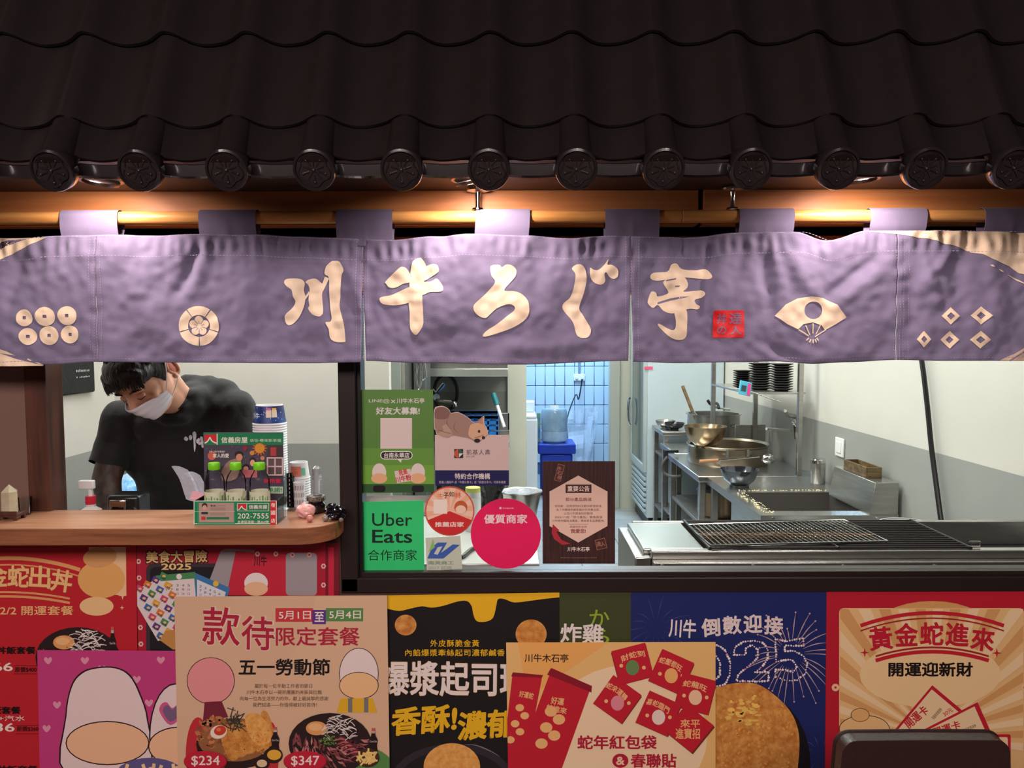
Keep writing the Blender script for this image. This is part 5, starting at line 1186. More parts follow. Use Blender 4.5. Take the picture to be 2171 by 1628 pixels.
# black cloth pouch hanging on the left wall
v0 = PX(112, 780, XL + .012); v1 = PX(196, 780, XL + .012)
t = thing('hanging_pouch', ((v0 + v1) / 2), 'black pouch with pale lettering hanging on the left kitchen wall', 'bag')
za, zb2 = PX(150, 740, XL).z, PX(150, 836, XL).z
bk = mat('black_pouch_cloth', (20, 22, 24), .6, bump=.3, bscale=60)
MB().box((XL + .002, v0.y, zb2), (XL + .022, v1.y, za)).build('pouch_body', bk, t, bevel=.008, seg=3)
lm_ = MB(); ym = (v0.y + v1.y) / 2 + .05; ll = (v1.y - v0.y) * .36
for zc_, hh_, L_ in ((-.002, .011, .9), (-.026, .006, 1.0)):
    for k in range(9):
        if R2.random() < .85: y0_ = ym - ll / 2 + ll * k / 9; lm_.box((XL + .0222, y0_, (za + zb2) / 2 + zc_), (XL + .0228, y0_ + ll / 9 * .66 * L_, (za + zb2) / 2 + zc_ + hh_ * R2.uniform(.6, 1)), pm((170, 174, 174)))
lm_.build('faded_lettering', None, t, smooth=0, fix=False)
MB().tube([(XL + .012, ym - .04, za - .002), (XL + .012, ym, za + .08), (XL + .012, ym + .04, za - .002)], .003, bk).build('pouch_cord', bk, t)
# ---------------------------------------------------------------- front prep table behind the window
ZT = P(1000, 1210, 1.995).z
pt = thing('prep_table', (-.15, 2.45, 0), 'white topped steel prep table just behind the window stickers', 'table')
xt = P(1143, 1200, 2.1).x
MB().box((XP1 + .002, 2.06, ZT - .03), (xt, 2.84, ZT)).build('table_top', mat('white_steel_top', (206, 208, 206), .22, .3), pt, bevel=.004)
for x in (XP1 + .03, xt - .03):
    for y in (2.10, 2.80): MB().cyl((x, y, 0), (x, y, ZT - .03), .016, steel_d, 12).build('leg', steel_d, pt)
MB().box((XP1 + .02, 2.09, .25), (xt - .02, 2.81, .265)).build('lower_shelf', steel_d, pt)
c = at(1106, 1110, 2.62, ZT); hb = P(1106, 1042, 2.62).z - ZT
t = thing('steel_basin', c, 'wide steel basin with a plastic film cover, behind the pink sticker', 'basin')
MB().lathe(c, [(.048, 0), (.052, .004), (.068, hb), (.072, hb + .002), (.072, hb - .001), (.066, hb - .002), (.05, .006), (.0005, .006)], steel, 40).build('basin_body', steel, t)
m = MB().lathe(c, [(.0715, hb + .003), (.05, hb - .002), (.02, hb - .008), (.0005, hb - .008)], slm, 40, cap0=False)
for v in m.v: v.z += .006 * noise.noise(v * 40)
m.build('film_cover', slm, t, smooth=60, fix=False)
c = at(1040, 1110, 2.5, ZT); hb = P(1040, 1022, 2.5).z - ZT
blk_f = mat('black_bag_film', (14, 14, 15), .25, bump=.6, bscale=40)
m = MB().lathe(c, [(.030, 0), (.038, .01), (.040, hb * .3), (.026, hb * .62), (.046, hb * .9), (.05, hb), (.044, hb), (.02, hb * .6), (.0005, hb * .5)], blk_f, 48)
for v in m.v:
    d = v - c; a = math.atan2(d.y, d.x); k = 1 + .10 * math.sin(a * 9) * (d.z / hb); v.x = c.x + d.x * k; v.y = c.y + d.y * k
o = m.build('black_pleated_bag', blk_f, None, loc=c, smooth=60); tag(o, 'gathered black plastic bag behind the white notice', 'bag')
c = at(1003, 1110, 2.42, ZT); hb = P(1003, 1033, 2.42).z - ZT
t = thing('spice_jar', c, 'small clear jar with pale label and yellow green rim, left of the black bag', 'jar')
MB().lathe(c, [(.024, 0), (.025, .004), (.025, hb * .88), (.022, hb * .93)], mat('jar_pale', (206, 212, 216), .2), 24).build('jar_body', None, t); MB().lathe(c + Vector((0, 0, hb * .9)), [(.024, 0), (.024, hb * .1)], mat('jar_rim', (196, 206, 110), .4), 24).build('jar_lid', None, t)
MB().lathe(c, [(.0254, hb * .3), (.0254, hb * .78)], pm((226, 230, 232)), 24, cap0=False, cap1=False).build('jar_label', None, t)
c = Vector((P(835, 1050, 2.7).x, 2.7, ZT)); hb = P(835, 1046, 2.64).z - ZT
t = thing('steel_tray', c, 'long shallow steel tray on the back of the prep table', 'tray')
MB().box((c.x - .13, 2.62, ZT), (c.x + .13, 2.80, ZT + .012)).build('tray_base', steel, t, bevel=.003)
for a, b_ in (((-.13, 2.62), (.13, 2.626)), ((-.13, 2.794), (.13, 2.80)), ((-.13, 2.62), (-.124, 2.80)), ((.124, 2.62), (.13, 2.80))): MB().box((c.x + a[0], a[1], ZT + .012), (c.x + b_[0], b_[1], ZT + .035)).build('tray_side', steel, t)
hs = MB().tube([Vector((q.x, q.y, max(q.z, ZT + .0065))) for q in map(Vector, smoothpts([P(1012, 1168, 2.2), P(1000, 1182, 2.18), P(985, 1195, 2.12), P(978, 1204, 2.10)], False))], .006, blackp).build('black_hose', blackp, None, loc=P(985, 1195, 2.12)); tag(hs, 'short black hose end lying on the prep table left of the pink sticker', 'hose')
# ---------------------------------------------------------------- rear sink corner
ZK = .92; xk0, xk1 = P(907, 800, 4.95).x, P(1080, 950, 4.95).x
t = thing('rear_sink_unit', ((xk0 + xk1) / 2, 5.25, 0), 'steel sink unit against the grey rear splash wall', 'sink')
MB().box((xk0, 4.95, ZK - .04), (xk1, 5.59, ZK)).build('sink_top', steel, t, bevel=.004); MB().box((xk0, 5.55, ZK), (xk1, 5.59, ZK + .13)).build('splash_rim', steel, t, bevel=.003)
MB().box((xk0 + .05, 5.0, ZK - .28), (xk1 - .2, 5.5, ZK - .04)).build('sink_bowl', steel_d, t, bevel=.02)
for x in (xk0 + .03, xk1 - .03):
    for y in (4.99, 5.55): MB().cyl((x, y, 0), (x, y, ZK - .04), .018, steel_d, 12).build('leg', steel_d, t)
MB().box((xk0 + .02, 4.98, .2), (xk1 - .02, 5.56, .22)).build('lower_shelf', steel_d, t)
# tall steel cabinets left of it
xq = P(870, 800, 4.6).x; xq2 = P(906, 800, 4.75).x
t = thing('steel_locker', (xq, 4.5, 0), 'tall brushed steel cabinet beside the cream nook wall', 'cabinet')
xl_ = xk - .4; MB().box((xl_, 4.35, 0), (xq, 4.94, 2.1)).build('cabinet_body', steel, t, bevel=.004); MB().box((xl_ + .03, 4.335, .12), (xq - .02, 4.35, 2.05)).build('door', mat('steel_door', (168, 176, 174), .35, .7), t, bevel=.003)
MB().box((xq - .04, 4.325, 1.0), (xq - .03, 4.335, 1.2)).build('door_handle', chrome, t)
t = thing('steel_pillar', (xq2, 4.9, 0), 'narrow dark steel upright beside the tall cabinet', 'post'); MB().box((xq + .008, 4.68, 0), (xq2, 4.94, 2.2)).build('pillar_shaft', mat('pillar_steel', (112, 118, 118), .4, .6), t, bevel=.004)
MB().box((xq + .004, 4.67, 0), (xq2 + .004, 4.945, .04)).build('pillar_foot', steel_d, t)
# hanging tongs on the pillar
for i, px in enumerate((888, 897)):
    t = thing('hanging_tongs', P(px, 800, 4.62), ['thin wire tongs hanging by the pillar, left pair', 'thin wire tongs hanging by the pillar, right pair'][i], 'tongs', 'hanging wire tongs')
    top = P(px, 745, 4.63)
    for s_ in (-1, 1): MB().tube([top, P(px + s_ * 3, 775, 4.63), P(px + s_ * 6, 800, 4.63), P(px + s_ * 2 - i * 3, 826 - i * 20, 4.63)], .006, chrome).build('tong_arm', chrome, t)
    MB().ball(top, .008, chrome, 6).build('hook', chrome, t)
# wall cabinet / hood
t = thing('wall_hood', (P(990, 780, 5.2).x, 5.4, 1.5), 'brushed steel wall cabinet above the rear sink', 'cabinet')
xh0, xh1 = P(908, 780, 5.15).x, P(1076, 780, 5.15).x; zh = P(990, 797, 5.15).z
MB().box((xh0, 5.15, zh), (xh1, 5.59, 2.0)).build('cabinet_body', steel, t, bevel=.004); MB().box((xh0 - .004, 5.135, zh - .004), (xh1 + .004, 5.15, zh + .05)).build('front_lip', mat('bright_steel', (200, 204, 200), .25, .8), t, bevel=.003)
# faucet
fx = thing('wall_faucet', P(924, 850, 5.5), 'chrome faucet with lever and swan neck on the rear wall', 'faucet')
MB().tube(smoothpts([P(925, 840, 5.56), P(925, 848, 5.46), P(936, 850, 5.35), P(955, 852, 5.30), P(963, 853, 5.28), P(965, 862, 5.28)], False, 3), .014, chrome, 10).build('spout', chrome, fx)
MB().cyl(P(925, 842, 5.6), P(925, 842, 5.44), .025, chrome).build('valve_body', chrome, fx); MB().tube([P(920, 825, 5.46), P(926, 832, 5.44), P(938, 818, 5.42), P(942, 813, 5.42)], [.012, .012, .016, .014], chrome).build('lever', chrome, fx)
t = thing('black_coiled_hose', P(950, 830, 5.55), 'dark round coiled hose hanging on the splash wall', 'hose')
cc = P(945, 832, 5.57); MB().tube([cc + Vector((.085 * math.cos(a), -.02 * k / 40, .13 * math.sin(a))) for k, a in enumerate([2 * PI * 2 * i / 40 for i in range(41)])], .012, blackp).build('hose_loop', blackp, t); MB().cyl(cc + Vector((0, .02, .13)), cc + Vector((0, -.035, .13)), .01, chrome).build('hook', chrome, t)
# crate, squeegee
def crate(name, x0, x1, y0, y1, z0, z1, m_, label, cat='crate'):
    t = thing(name, ((x0 + x1) / 2, (y0 + y1) / 2, z0), label, cat); th_ = .006
    MB().box((x0, y0, z0), (x1, y1, z0 + .008)).build('crate_base', m_, t)
    for nm, a, b_ in (('crate_side', (x0, y0), (x1, y0 + th_)), ('crate_side', (x0, y1 - th_), (x1, y1)), ('crate_side', (x0, y0), (x0 + th_, y1)), ('crate_side', (x1 - th_, y0), (x1, y1))):
        mb = MB(); H = z1 - z0
        for k in range(4): z = z0 + .008 + (H - .008) * k / 4; mb.box((a[0], a[1], z + H * .10), (b_[0], b_[1], z + H * .25))
        L = max(b_[0] - a[0], b_[1] - a[1]); n_ = 6
        for k in range(n_ + 1):
            if b_[0] - a[0] > th_ * 1.5: x = a[0] + (b_[0] - a[0] - .012) * k / n_; mb.box((x, a[1], z0 + .008), (x + .012, b_[1], z1))
            else: y = a[1] + (b_[1] - a[1] - .012) * k / n_; mb.box((a[0], y, z0 + .008), (b_[0], y + .012, z1))
        mb.box((a[0], a[1], z1 - .018), (b_[0], b_[1], z1)); mb.build(nm, m_, t)
    return t
blue_p = mat('blue_crate_plastic', (30, 110, 190), .4)
crate('blue_crate', P(938, 925, 5.1).x, P(1056, 925, 5.1).x, 5.1, 5.45, ZK + .001, P(1000, 882, 5.1).z, blue_p, 'bright blue slatted plastic crate on the rear sink')
t = thing('squeegee', P(1068, 912, 5.02), 'white handled squeegee with teal grip leaning behind the notice', 'brush')
a, b_ = P(1046, 834, 5.08), P(1069, 905, 5.0)
MB().cyl(a, a + (b_ - a) * .35, .018, mat('teal_grip', (20, 110, 120), .4)).build('grip', None, t); MB().cyl(a + (b_ - a) * .33, b_, .011, whitep).build('handle', whitep, t)
v = P(1066, 908, 5.0); MB().box((v.x - .03, 4.985, ZK), (v.x + .035, 5.01, ZK + .028)).build('blade_head', whitep, t, bevel=.003)
t = thing('step_stool', (P(1093, 1000, 4.5).x, 4.5, 0), 'slim white folding step stool behind the notice', 'stool')
x_ = P(1093, 1000, 4.5).x
for sx in (-1, 1):
    MB().tube([(x_ + sx * .03, 4.5, .60), (x_ + sx * .06, 4.35, 0)], .012, whitep).build('leg', whitep, t); MB().tube([(x_ + sx * .03, 4.5, .60), (x_ + sx * .06, 4.65, 0)], .012, whitep).build('leg', whitep, t)
MB().box((x_ - .06, 4.42, .60), (x_ + .06, 4.58, .62)).build('seat', whitep, t, bevel=.004)
# ---------------------------------------------------------------- back room
x0, x1 = P(1118, 950, 7.45).x, P(1140, 950, 7.45).x
t = thing('washing_machine', (x0, 7.7, 0), 'white top-loading washing machine at the left of the blue room', 'machine')
zt_ = P(1130, 888, 7.45).z
MB().box((x0 - .32, 7.45, 0), (x1, 8.0, zt_)).build('machine_body', whitep, t, bevel=.02, seg=3); MB().box((x0 - .31, 7.46, zt_), (x1 - .01, 7.98, zt_ + .03)).build('lid', whitep, t, bevel=.01); MB().box((x0 - .31, 7.8, zt_ + .03), (x1 - .02, 7.98, zt_ + .14)).build('control_panel', whitep, t, bevel=.01)
dbl = mat('deep_blue_plastic', (16, 52, 160), .35)
x0, x1 = P(1141, 950, 7.6).x, P(1221, 950, 7.6).x; z1 = P(1180, 942, 7.6).z
t = thing('blue_storage_tub', ((x0 + x1) / 2, 7.8, 0), 'deep blue lidded tub under the water jug', 'tub')
MB().box((x0 + .03, 7.63, 0), (x1 - .03, 8.0, z1 - .1)).build('tub_body', dbl, t, bevel=.02); MB().box((x0, 7.6, z1 - .10), (x1, 8.03, z1)).build('tub_lid', dbl, t, bevel=.012)
c = at(1175, 940, 7.78, z1); hj = P(1175, 864, 7.78).z - z1; rj = (P(1205, 900, 7.78).x - P(1150, 900, 7.78).x) / 2
t = thing('water_jug', c, 'large clear water jug standing on the blue tub', 'jug')
jm = mat('jug_smoke', (170, 196, 215), .1, alpha=.75, vary=.4, vscale=6); MB().lathe(c, [(rj * .85, 0), (rj, .02), (rj, hj * .3), (rj * .96, hj * .33), (rj, hj * .37), (rj, hj * .9), (rj * .9, hj * .97)], jm, 28).build('jug_body', jm, t); MB().lathe(c + Vector((0, 0, hj * .97)), [(rj * .4, 0), (rj * .35, .03)], whitep, 20).build('jug_cap', whitep, t)
t = MB().box((c.x - rj - .045, 7.75, z1), (c.x - rj - .008, 7.82, z1 + hj * .85)).build('detergent_box', mat('detergent_print', (120, 150, 90), .5, col2=(60, 110, 170), vscale=12), None, loc=(c.x - rj - .026, 7.78, z1), bevel=.004); tag(t, 'narrow green and blue carton left of the water jug', 'box')
sk = P(1228, 800, 8.84); t = thing('wall_socket', sk, 'white double socket on the blue tiles with plugs', 'socket')
MB().box((sk.x - .065, 8.825, sk.z - .04), (sk.x + .065, 8.847, sk.z + .04)).build('socket_plate', whitep, t, bevel=.006)
for s_ in (-.03, .03): MB().box((sk.x + s_ - .014, 8.80, sk.z - .02), (sk.x + s_ + .014, 8.825, sk.z + .012)).build('plug', whitep, t, bevel=.004)
MB().box((sk.x - .013, 8.83, sk.z + .04), (sk.x + .013, 8.846, 2.69)).build('conduit', mat('conduit_grey', (120, 130, 150), .4), t)
o = MB().tube(smoothpts([(sk.x + .03, 8.80, sk.z - .02), (sk.x - .01, 8.79, sk.z - .25), (sk.x - .06, 8.6, .95), (c.x + rj + .03, 8.2, z1 + .2), (c.x + rj + .02, 8.0, z1 + .01)], False), .007, blackp).build('power_cable', blackp, None, loc=sk); tag(o, 'thin black power cable hanging from the socket to the jug', 'cable')
# crumpled sheet behind the jug
m = MB(); vs = []
for j in range(15):
    for i in range(15):
        u, v_ = i / 14, j / 14; w = P(1195 + 75 * u * (1 - .25 * v_), 862 + 130 * v_ + 10 * (1 - u), 8.7); w.y += .05 * noise.noise(Vector((u * 5, v_ * 4, 1))); vs.append(w)
m.add(vs, [(j * 15 + i, j * 15 + i + 1, (j + 1) * 15 + i + 1, (j + 1) * 15 + i) for j in range(14) for i in range(14)], slm); o = m.build('plastic_sheet', slm, None, smooth=0, loc=vs[200]); o.modifiers.new('t', 'SOLIDIFY').thickness = .002; tag(o, 'crinkled clear plastic sheet hanging on the blue tiles', 'sheet')
# ---------------------------------------------------------------- fridge
fw = mat('fridge_white', (196, 210, 218), .3, vary=.03); Xf0, Xf1 = P(1364, 1000, 6.26).x, XR - .01
t = thing('upright_fridge', ((Xf0 + Xf1) / 2, 6.6, 0), 'tall white glass-door fridge at the end of the right wall', 'fridge')
MB().box((Xf0 + .03, 6.26, .10), (Xf1, 6.98, 2.15)).build('fridge_body', fw, t, bevel=.006); MB().box((Xf0 + .05, 6.30, .0), (Xf1 - .02, 6.96, .10)).build('plinth', blackp, t)
dg = mat('fridge_door_grey', (180, 190, 192), .3)
z0d = .48
MB().box((Xf0, 6.262, z0d), (Xf0 + .03, 6.31, 2.14)).box((Xf0, 6.93, z0d), (Xf0 + .03, 6.978, 2.14)).box((Xf0, 6.31, z0d), (Xf0 + .03, 6.93, z0d + .06)).box((Xf0, 6.31, 2.06), (Xf0 + .03, 6.93, 2.14)).build('door_frame', dg, t, bevel=.003)
MB().box((Xf0 + .01, 6.31, z0d + .06), (Xf0 + .018, 6.93, 2.06)).build('door_pane', mat('fridge_glass', (96, 112, 112), .08), t)
for k in range(7): MB().box((Xf0 + .006, 6.28, .14 + k * .045), (Xf0 + .03, 6.96, .165 + k * .045)).build('grille_slat', dg, t, bevel=.003)
hz = P(1329, 872, 6.9).z; MB().tube([Vector((Xf0 - .012 - .02 * math.sin(a), 6.90, hz + .125 * math.cos(a))) for a in [PI * i / 12 for i in range(13)]], .011, chrome).build('door_handle', chrome, t)
MB().box((P(1366, 780, 6.255).x, 6.256, P(1372, 783, 6.255).z), (P(1384, 780, 6.255).x, 6.26, P(1372, 777, 6.255).z)).build('pink_tag', pm((230, 90, 130)), t)
# ---------------------------------------------------------------- wheeled table and bench group along the right wall
def table(name, x0, x1, y0, y1, z, label, wheels=False, shelf=(.30,), th=.035, cat='table'):
    t = thing(name, ((x0 + x1) / 2, (y0 + y1) / 2, 0), label, cat)
    MB().box((x0, y0, z - th), (x1, y1, z)).build('table_top', steel, t, bevel=.005)
    for x in (x0 + .03, x1 - .03):
        for y in (y0 + .03, y1 - .03):
            zb3 = .10 if wheels else 0
            MB().box((x - .018, y - .018, zb3), (x + .018, y + .018, z - th)).build('leg', steel, t, bevel=.003)
            if wheels:
                w = MB().lathe((x - .014, y, .045), [(.018, 0), (.045, .002), (.045, .024), (.018, .026)], mat('caster_grey', (120, 122, 126), .4), 24, axis=(1, 0, 0)); w.build('caster', None, t); MB().box((x - .02, y - .02, .05), (x - .015, y + .02, .10)).box((x + .015, y - .02, .05), (x + .02, y + .02, .10)).build('caster_fork', steel_d, t)
    for s_ in shelf: MB().box((x0 + .02, y0 + .02, s_), (x1 - .02, y1 - .02, s_ + .02)).build('shelf', steel_d, t, bevel=.002)
    return t
zC = P(1415, 915, 5.78).z; XC = P(1405, 915, 5.78).x
table('wheeled_table', XC, XR - .01, 5.78, 6.23, zC, 'tall steel table on casters in front of the fridge', True, (.22, zC - .22))
def bowl(name, px, py, Y, r, h, m_, label, z, foot=.4, cat='bowl'):
    c = at(px, py, Y, z); pr = [(r * foot, 0), (r * foot, h * .12), (r * .80, h * .4), (r * .94, h * .75), (r, h), (r * .97, h), (r * .90, h * .75), (r * .72, h * .37), (r * .2, h * .2), (.0005, h * .18)]
    o = MB().lathe(c, pr, m_, 40).build(name, m_, None, loc=c); return tag(o, label, cat)
dkb = mat('dark_bowl', (52, 50, 56), .2, .3)
bowl('steel_bowl', 1411, 905, 6.02, .08, .06, steel, 'small shiny steel bowl on the wheeled table', zC); bowl('dark_bowl', 1430, 912, 5.90, .078, .055, dkb, 'small dark bowl beside the shiny one on the wheeled table', zC)
# gas stove table under the stockpot
XB_ = 1.10; zG = P(1500, 955, 5.0).z
zG = .80
table('stove_table', 1.12, XR - .01, 5.21, 5.75, zG, 'low steel stove table carrying the tall stockpot', False, (.3,))
c = at(1512, 930, 5.48, zG); zt1 = P(1512, 878, 5.48).z; rr = (P(1566, 880, 5.48).x - P(1458, 880, 5.48).x) / 2; hh = zt1 - zG
t = thing('stockpot', c, 'tall steel stockpot with side handles behind the stacked basins', 'pot')
MB().lathe(c, [(rr * .96, 0), (rr, .01), (rr, hh), (rr + .012, hh + .003), (rr + .012, hh + .008), (rr - .006, hh + .006), (rr - .008, .02), (.0005, .02)], steel, 48).build('pot_body', steel, t)
for a in (-2.0, -.9):
    q = [c + Vector(((rr + .002 + .03 * math.sin(b)) * math.cos(a + .18 * math.cos(b)), (rr + .002 + .03 * math.sin(b)) * math.sin(a + .18 * math.cos(b)), hh * .72)) for b in [PI * i / 8 for i in range(9)]]; MB().tube(q, .006, steel_d).build('handle', steel_d, t)
t = thing('wooden_paddle', P(1460, 840, 5.45), 'long wooden handled spatula sticking out of the stockpot', 'spatula'); MB().cyl(P(1447, 818, 5.45), P(1468, 872, 5.4), .012, wood('paddle_wood', (140, 110, 80), (100, 76, 54), 4)).build('handle', None, t); MB().tube([P(1468, 872, 5.4), P(1480, 895, 5.4)], [.012, .03], steel).build('blade', steel, t)
t = thing('gas_lighter', P(1512, 860, 5.45), 'dark tongs and clips resting across the stockpot rim', 'tongs'); MB().tube(smoothpts([P(1500, 848, 5.45), P(1508, 858, 5.45), P(1520, 855, 5.45), P(1524, 866, 5.42)], False), .01, blackp).build('grip', blackp, t); MB().tube([P(1506, 862, 5.44), P(1548, 868, 5.42)], .008, chrome).build('tong_arm', chrome, t)
# bench B
zb_h = .80; XB0 = P(1480, 1013, 4.35).x
table('steel_bench', XB0, XR - .01, 4.345, 5.20, zb_h, 'steel work bench under the big wide pan, behind the sink bench', False, (.25, .5))
c = at(1542, 990, 4.85, zb_h); zt1 = P(1542, 940, 4.85).z; rr = (P(1629, 940, 4.85).x - P(1457, 940, 4.85).x) / 2; hh = zt1 - zb_h
t = thing('wide_pan', c, 'very wide shallow steel pan on the work bench', 'pan')
MB().lathe(c, [(rr * .93, 0), (rr * .95, .01), (rr * .95, hh - .012), (rr, hh), (rr * .99, hh + .004), (rr * .92, hh - .008), (rr * .91, .012), (.0005, .012)], mat('aged_steel', (172, 158, 140), .28, 1, vary=.25, vscale=6), 56).build('pan_body', None, t)
for a in (-1.85, -1.35): v = c + Vector((rr * .96 * math.cos(a), rr * .96 * math.sin(a), hh * .72)); MB().box(v + Vector((-.008, -.012, -.02)), v + Vector((.008, .004, .03))).build('handle_rivet', steel_d, t, bevel=.003)
brm = mat('brassy_steel', (178, 154, 124), .22, 1, vary=.2, vscale=10)
t = bowl('brass_toned_bowl', 1495, 935, 4.74, (P(1539, 900, 4.74).x - P(1450, 900, 4.74).x) / 2, P(1495, 903, 4.74).z - zt1 + .008, brm, 'brass toned deep bowl sitting in the wide pan', zt1 - .008, foot=.5)
t = thing('ladle', P(1560, 975, 4.40), 'long ladle with a wooden handle lying in front of the wide pan', 'ladle')
a, b_ = P(1483, 978, 4.57), P(1522, 976, 4.57)
MB().cyl(a, b_, .011, wood('ladle_wood', (190, 140, 100), (160, 110, 76), 6)).build('handle', None, t)
x2 = P(1610, 968, 4.55); MB().tube([b_, x2], .0045, chrome).build('shaft', chrome, t); MB().ball(P(1629, 973, 4.545), .042, chrome, 12, (1, .6, .75)).build('scoop', chrome, t)
# lower splash panel, upright and shelf with plates
xu = P(1696, 900, 4.36).x
t = thing('plate_rack', (xu, 4.5, zb_h), 'steel rack with one upper shelf above the work bench', 'rack')
MB().box((xu - .014, 4.35, zb_h), (xu + .014, 4.378, 1.95)).build('upright', steel, t, bevel=.003)
MB().box((xu - .014, 5.155, zb_h), (xu + .014, 5.183, 1.95)).build('upright', steel, t, bevel=.003)
zs = P(1650, 831, 4.38).z; xsh = P(1560, 831, 4.6).x
MB().box((xsh, 4.36, zs - .012), (xu + .03, 5.183, zs)).build('rack_shelf', steel, t, bevel=.002)
MB().box((xsh, 5.155, zb_h), (xsh + .028, 5.183, 1.95)).build('upright', steel, t, bevel=.003)
MB().box((P(1560, 900, 5.17).x, 5.185, zb_h), (XR - .02, 5.195, zb_h + .20)).build('splash_panel', steel, t, bevel=.003)
pm_ = mat('dark_plate', (34, 30, 32), .35)
def plates(px, Y, n, r, lab1, grp, dz=.0135):
    x = P(px, 800, Y).x; first = None
    for i in range(n):
        z = zs + i * dz
        if first is None: first = MB().lathe((x, Y, z), [(r * .55, 0), (r * .6, .003), (r, .012), (r, .015), (r * .9, .012), (r * .5, .005), (.0005, .005)], pm_, 28).build('dark_plate', pm_, None, loc=(x, Y, z)); tag(first, lab1, 'plate', grp)
        else: k = first.copy(); COL.objects.link(k); k.location = (x, Y, z); k.rotation_euler.z = i
plates(1657, 4.48, 11, .066, 'dark wavy plate in the right stack on the rack shelf', 'right stack of dark plates', .0145)
plates(1612, 4.58, 11, .070, 'dark wavy plate in the middle stack on the rack shelf', 'middle stack of dark plates', .0145)
plates(1575, 4.74, 8, .06, 'dark plate in the left stack on the rack shelf', 'left stack of dark plates')
t = thing('kitchen_timer', P(1581, 825, 4.33), 'small cyan and pink kitchen timer hanging on the shelf edge', 'timer')
q = [P(1570, 806, 4.345), P(1595, 812, 4.345), P(1591, 841, 4.345), P(1566, 835, 4.345)]
MB().prism(q, (0, .012, 0), mat('cyan_plastic', (90, 196, 226), .3)).build('timer_body', None, t, bevel=.003)
q = [P(1587, 812, 4.342), P(1593, 814, 4.342), P(1589, 840, 4.342), P(1583, 838, 4.342)]; MB().prism(q, (0, .004, 0), mat('pink_plastic', (236, 80, 150), .3)).build('timer_side', None, t)
q = [P(1573, 816, 4.342), P(1583, 818, 4.342), P(1581, 830, 4.342), P(1571, 828, 4.342)]; MB().prism(q, (0, .003, 0), pm((60, 80, 90))).build('timer_display', None, t)
MB().tube([P(1545, 823, 4.358), P(1580, 826, 4.355), P(1655, 852, 4.355)], .004, chrome).build('hanger_wire', chrome, t)
# big wall faucet
t = thing('kitchen_tap', P(1690, 880, 4.6), 'long-spout chrome tap behind the rack upright', 'faucet')
MB().tube([P(1625, 909, 4.32), P(1680, 913, 4.5)], .008, chrome, 10).build('spout', chrome, t); MB().tube(smoothpts([P(1688, 930, 4.6), P(1686, 900, 4.6), P(1685, 886, 4.6), P(1672, 882, 4.55), P(1665, 871, 4.5)], False), .010, chrome, 10).build('riser', chrome, t)
MB().tube(smoothpts([P(1702, 902, 4.7), P(1712, 902, 4.7), P(1716, 910, 4.7), P(1714, 945, 4.7)], False), .014, steel_d, 10).build('feed_pipe', steel_d, t); MB().ball(P(1685, 897, 4.6), .018, chrome, 8).build('valve', chrome, t)
# sink bench A (nearest)
XA0 = P(1613, 1095, 3.38).x; YA0, YA1 = 3.38, 4.33; XA1 = XR - .02
sx0, sx1, sy0, sy1 = P(1629, 1085, 3.47).x, P(1838, 1083, 3.47).x, 3.47, 3.89
sxl = 1.19
t = thing('sink_bench', ((XA0 + XA1) / 2, 3.85, 0), 'nearest steel bench with a deep rectangular sink', 'sink')
z = .80
m = MB(); m.box((XA0, YA0, z - .04), (XA1, sy0 - .005, z)).box((XA0, sy1 + .005, z - .04), (XA1, YA1, z)).box((XA0, sy0 - .005, z - .04), (sx0 - .005, sy1 + .005, z)).box((sx1 + .005, sy0 - .005, z - .04), (XA1, sy1 + .005, z)); m.build('bench_top', steel, t)
b_d = .2; m = MB(); m.box((sx0 - .004, sy0, z - b_d), (sx0, sy1, z)).box((sx1, sy0, z - b_d), (sx1 + .004, sy1, z)).box((sx0, sy0 - .004, z - b_d), (sx1, sy0, z)).box((sx0, sy1, z - b_d), (sx1, sy1 + .004, z)).box((sx0, sy0, z - b_d - .004), (sx1, sy1, z - b_d)); m.build('sink_bowl', mat('sink_inner', (104, 100, 98), .4, .5), t)
MB().box((XA0 + .012, YA0 + .012, z - .32), (XA1 - .012, YA0 + .016, z - .04)).build('apron_panel', steel, t); MB().box((XA0 + .012, YA0 + .016, z - .32), (XA0 + .016, YA0 + .50, z - .04)).build('apron_panel', steel, t)
for x in (XA0 + .035, XA1 - .035):
    for y in (YA0 + .04, YA1 - .04): MB().box((x - .018, y - .018, 0), (x + .018, y + .018, z - .04)).build('leg', steel, t, bevel=.003)
MB().box((XA0 + .03, YA0 + .03, .2), (XA1 - .03, YA1 - .03, .22)).build('lower_shelf', steel_d, t)
zbs = P(1850, 1023, 3.39).z
MB().prism([(1.60, YA0 + .004, z), (1.625, YA0 + .004, zbs), (XA1, YA0 + .004, zbs), (XA1, YA0 + .004, z)], (0, .44, 0), steel).build('back_upstand', steel, t, bevel=.002)
for px in (1640, 1860): v = P(px, 1099, YA0 - .001); MB().cyl(v, v + Vector((0, -.004, 0)), .006, chrome, 12).build('screw_cap', chrome, t)
wb_ = MB().box((1.635, 3.50, zbs), (1.71, 3.74, zbs + .012)).box((1.635, 3.50, zbs + .012), (1.642, 3.74, zbs + .05)).box((1.703, 3.50, zbs + .012), (1.71, 3.74, zbs + .05)).box((1.642, 3.50, zbs + .012), (1.703, 3.507, zbs + .05)).box((1.642, 3.733, zbs + .012), (1.703, 3.74, zbs + .05)).build('wire_caddy', wood('old_caddy', (120, 100, 66), (70, 52, 36), 6), None, loc=(1.67, 3.6, zbs), bevel=.002); tag(wb_, 'worn brown tray sitting on the sink upstand', 'tray')
c = Vector((1.672, 4.14, z)); t = thing('steel_canister', c, 'shiny steel shaker canister at the back of the sink bench', 'canister')
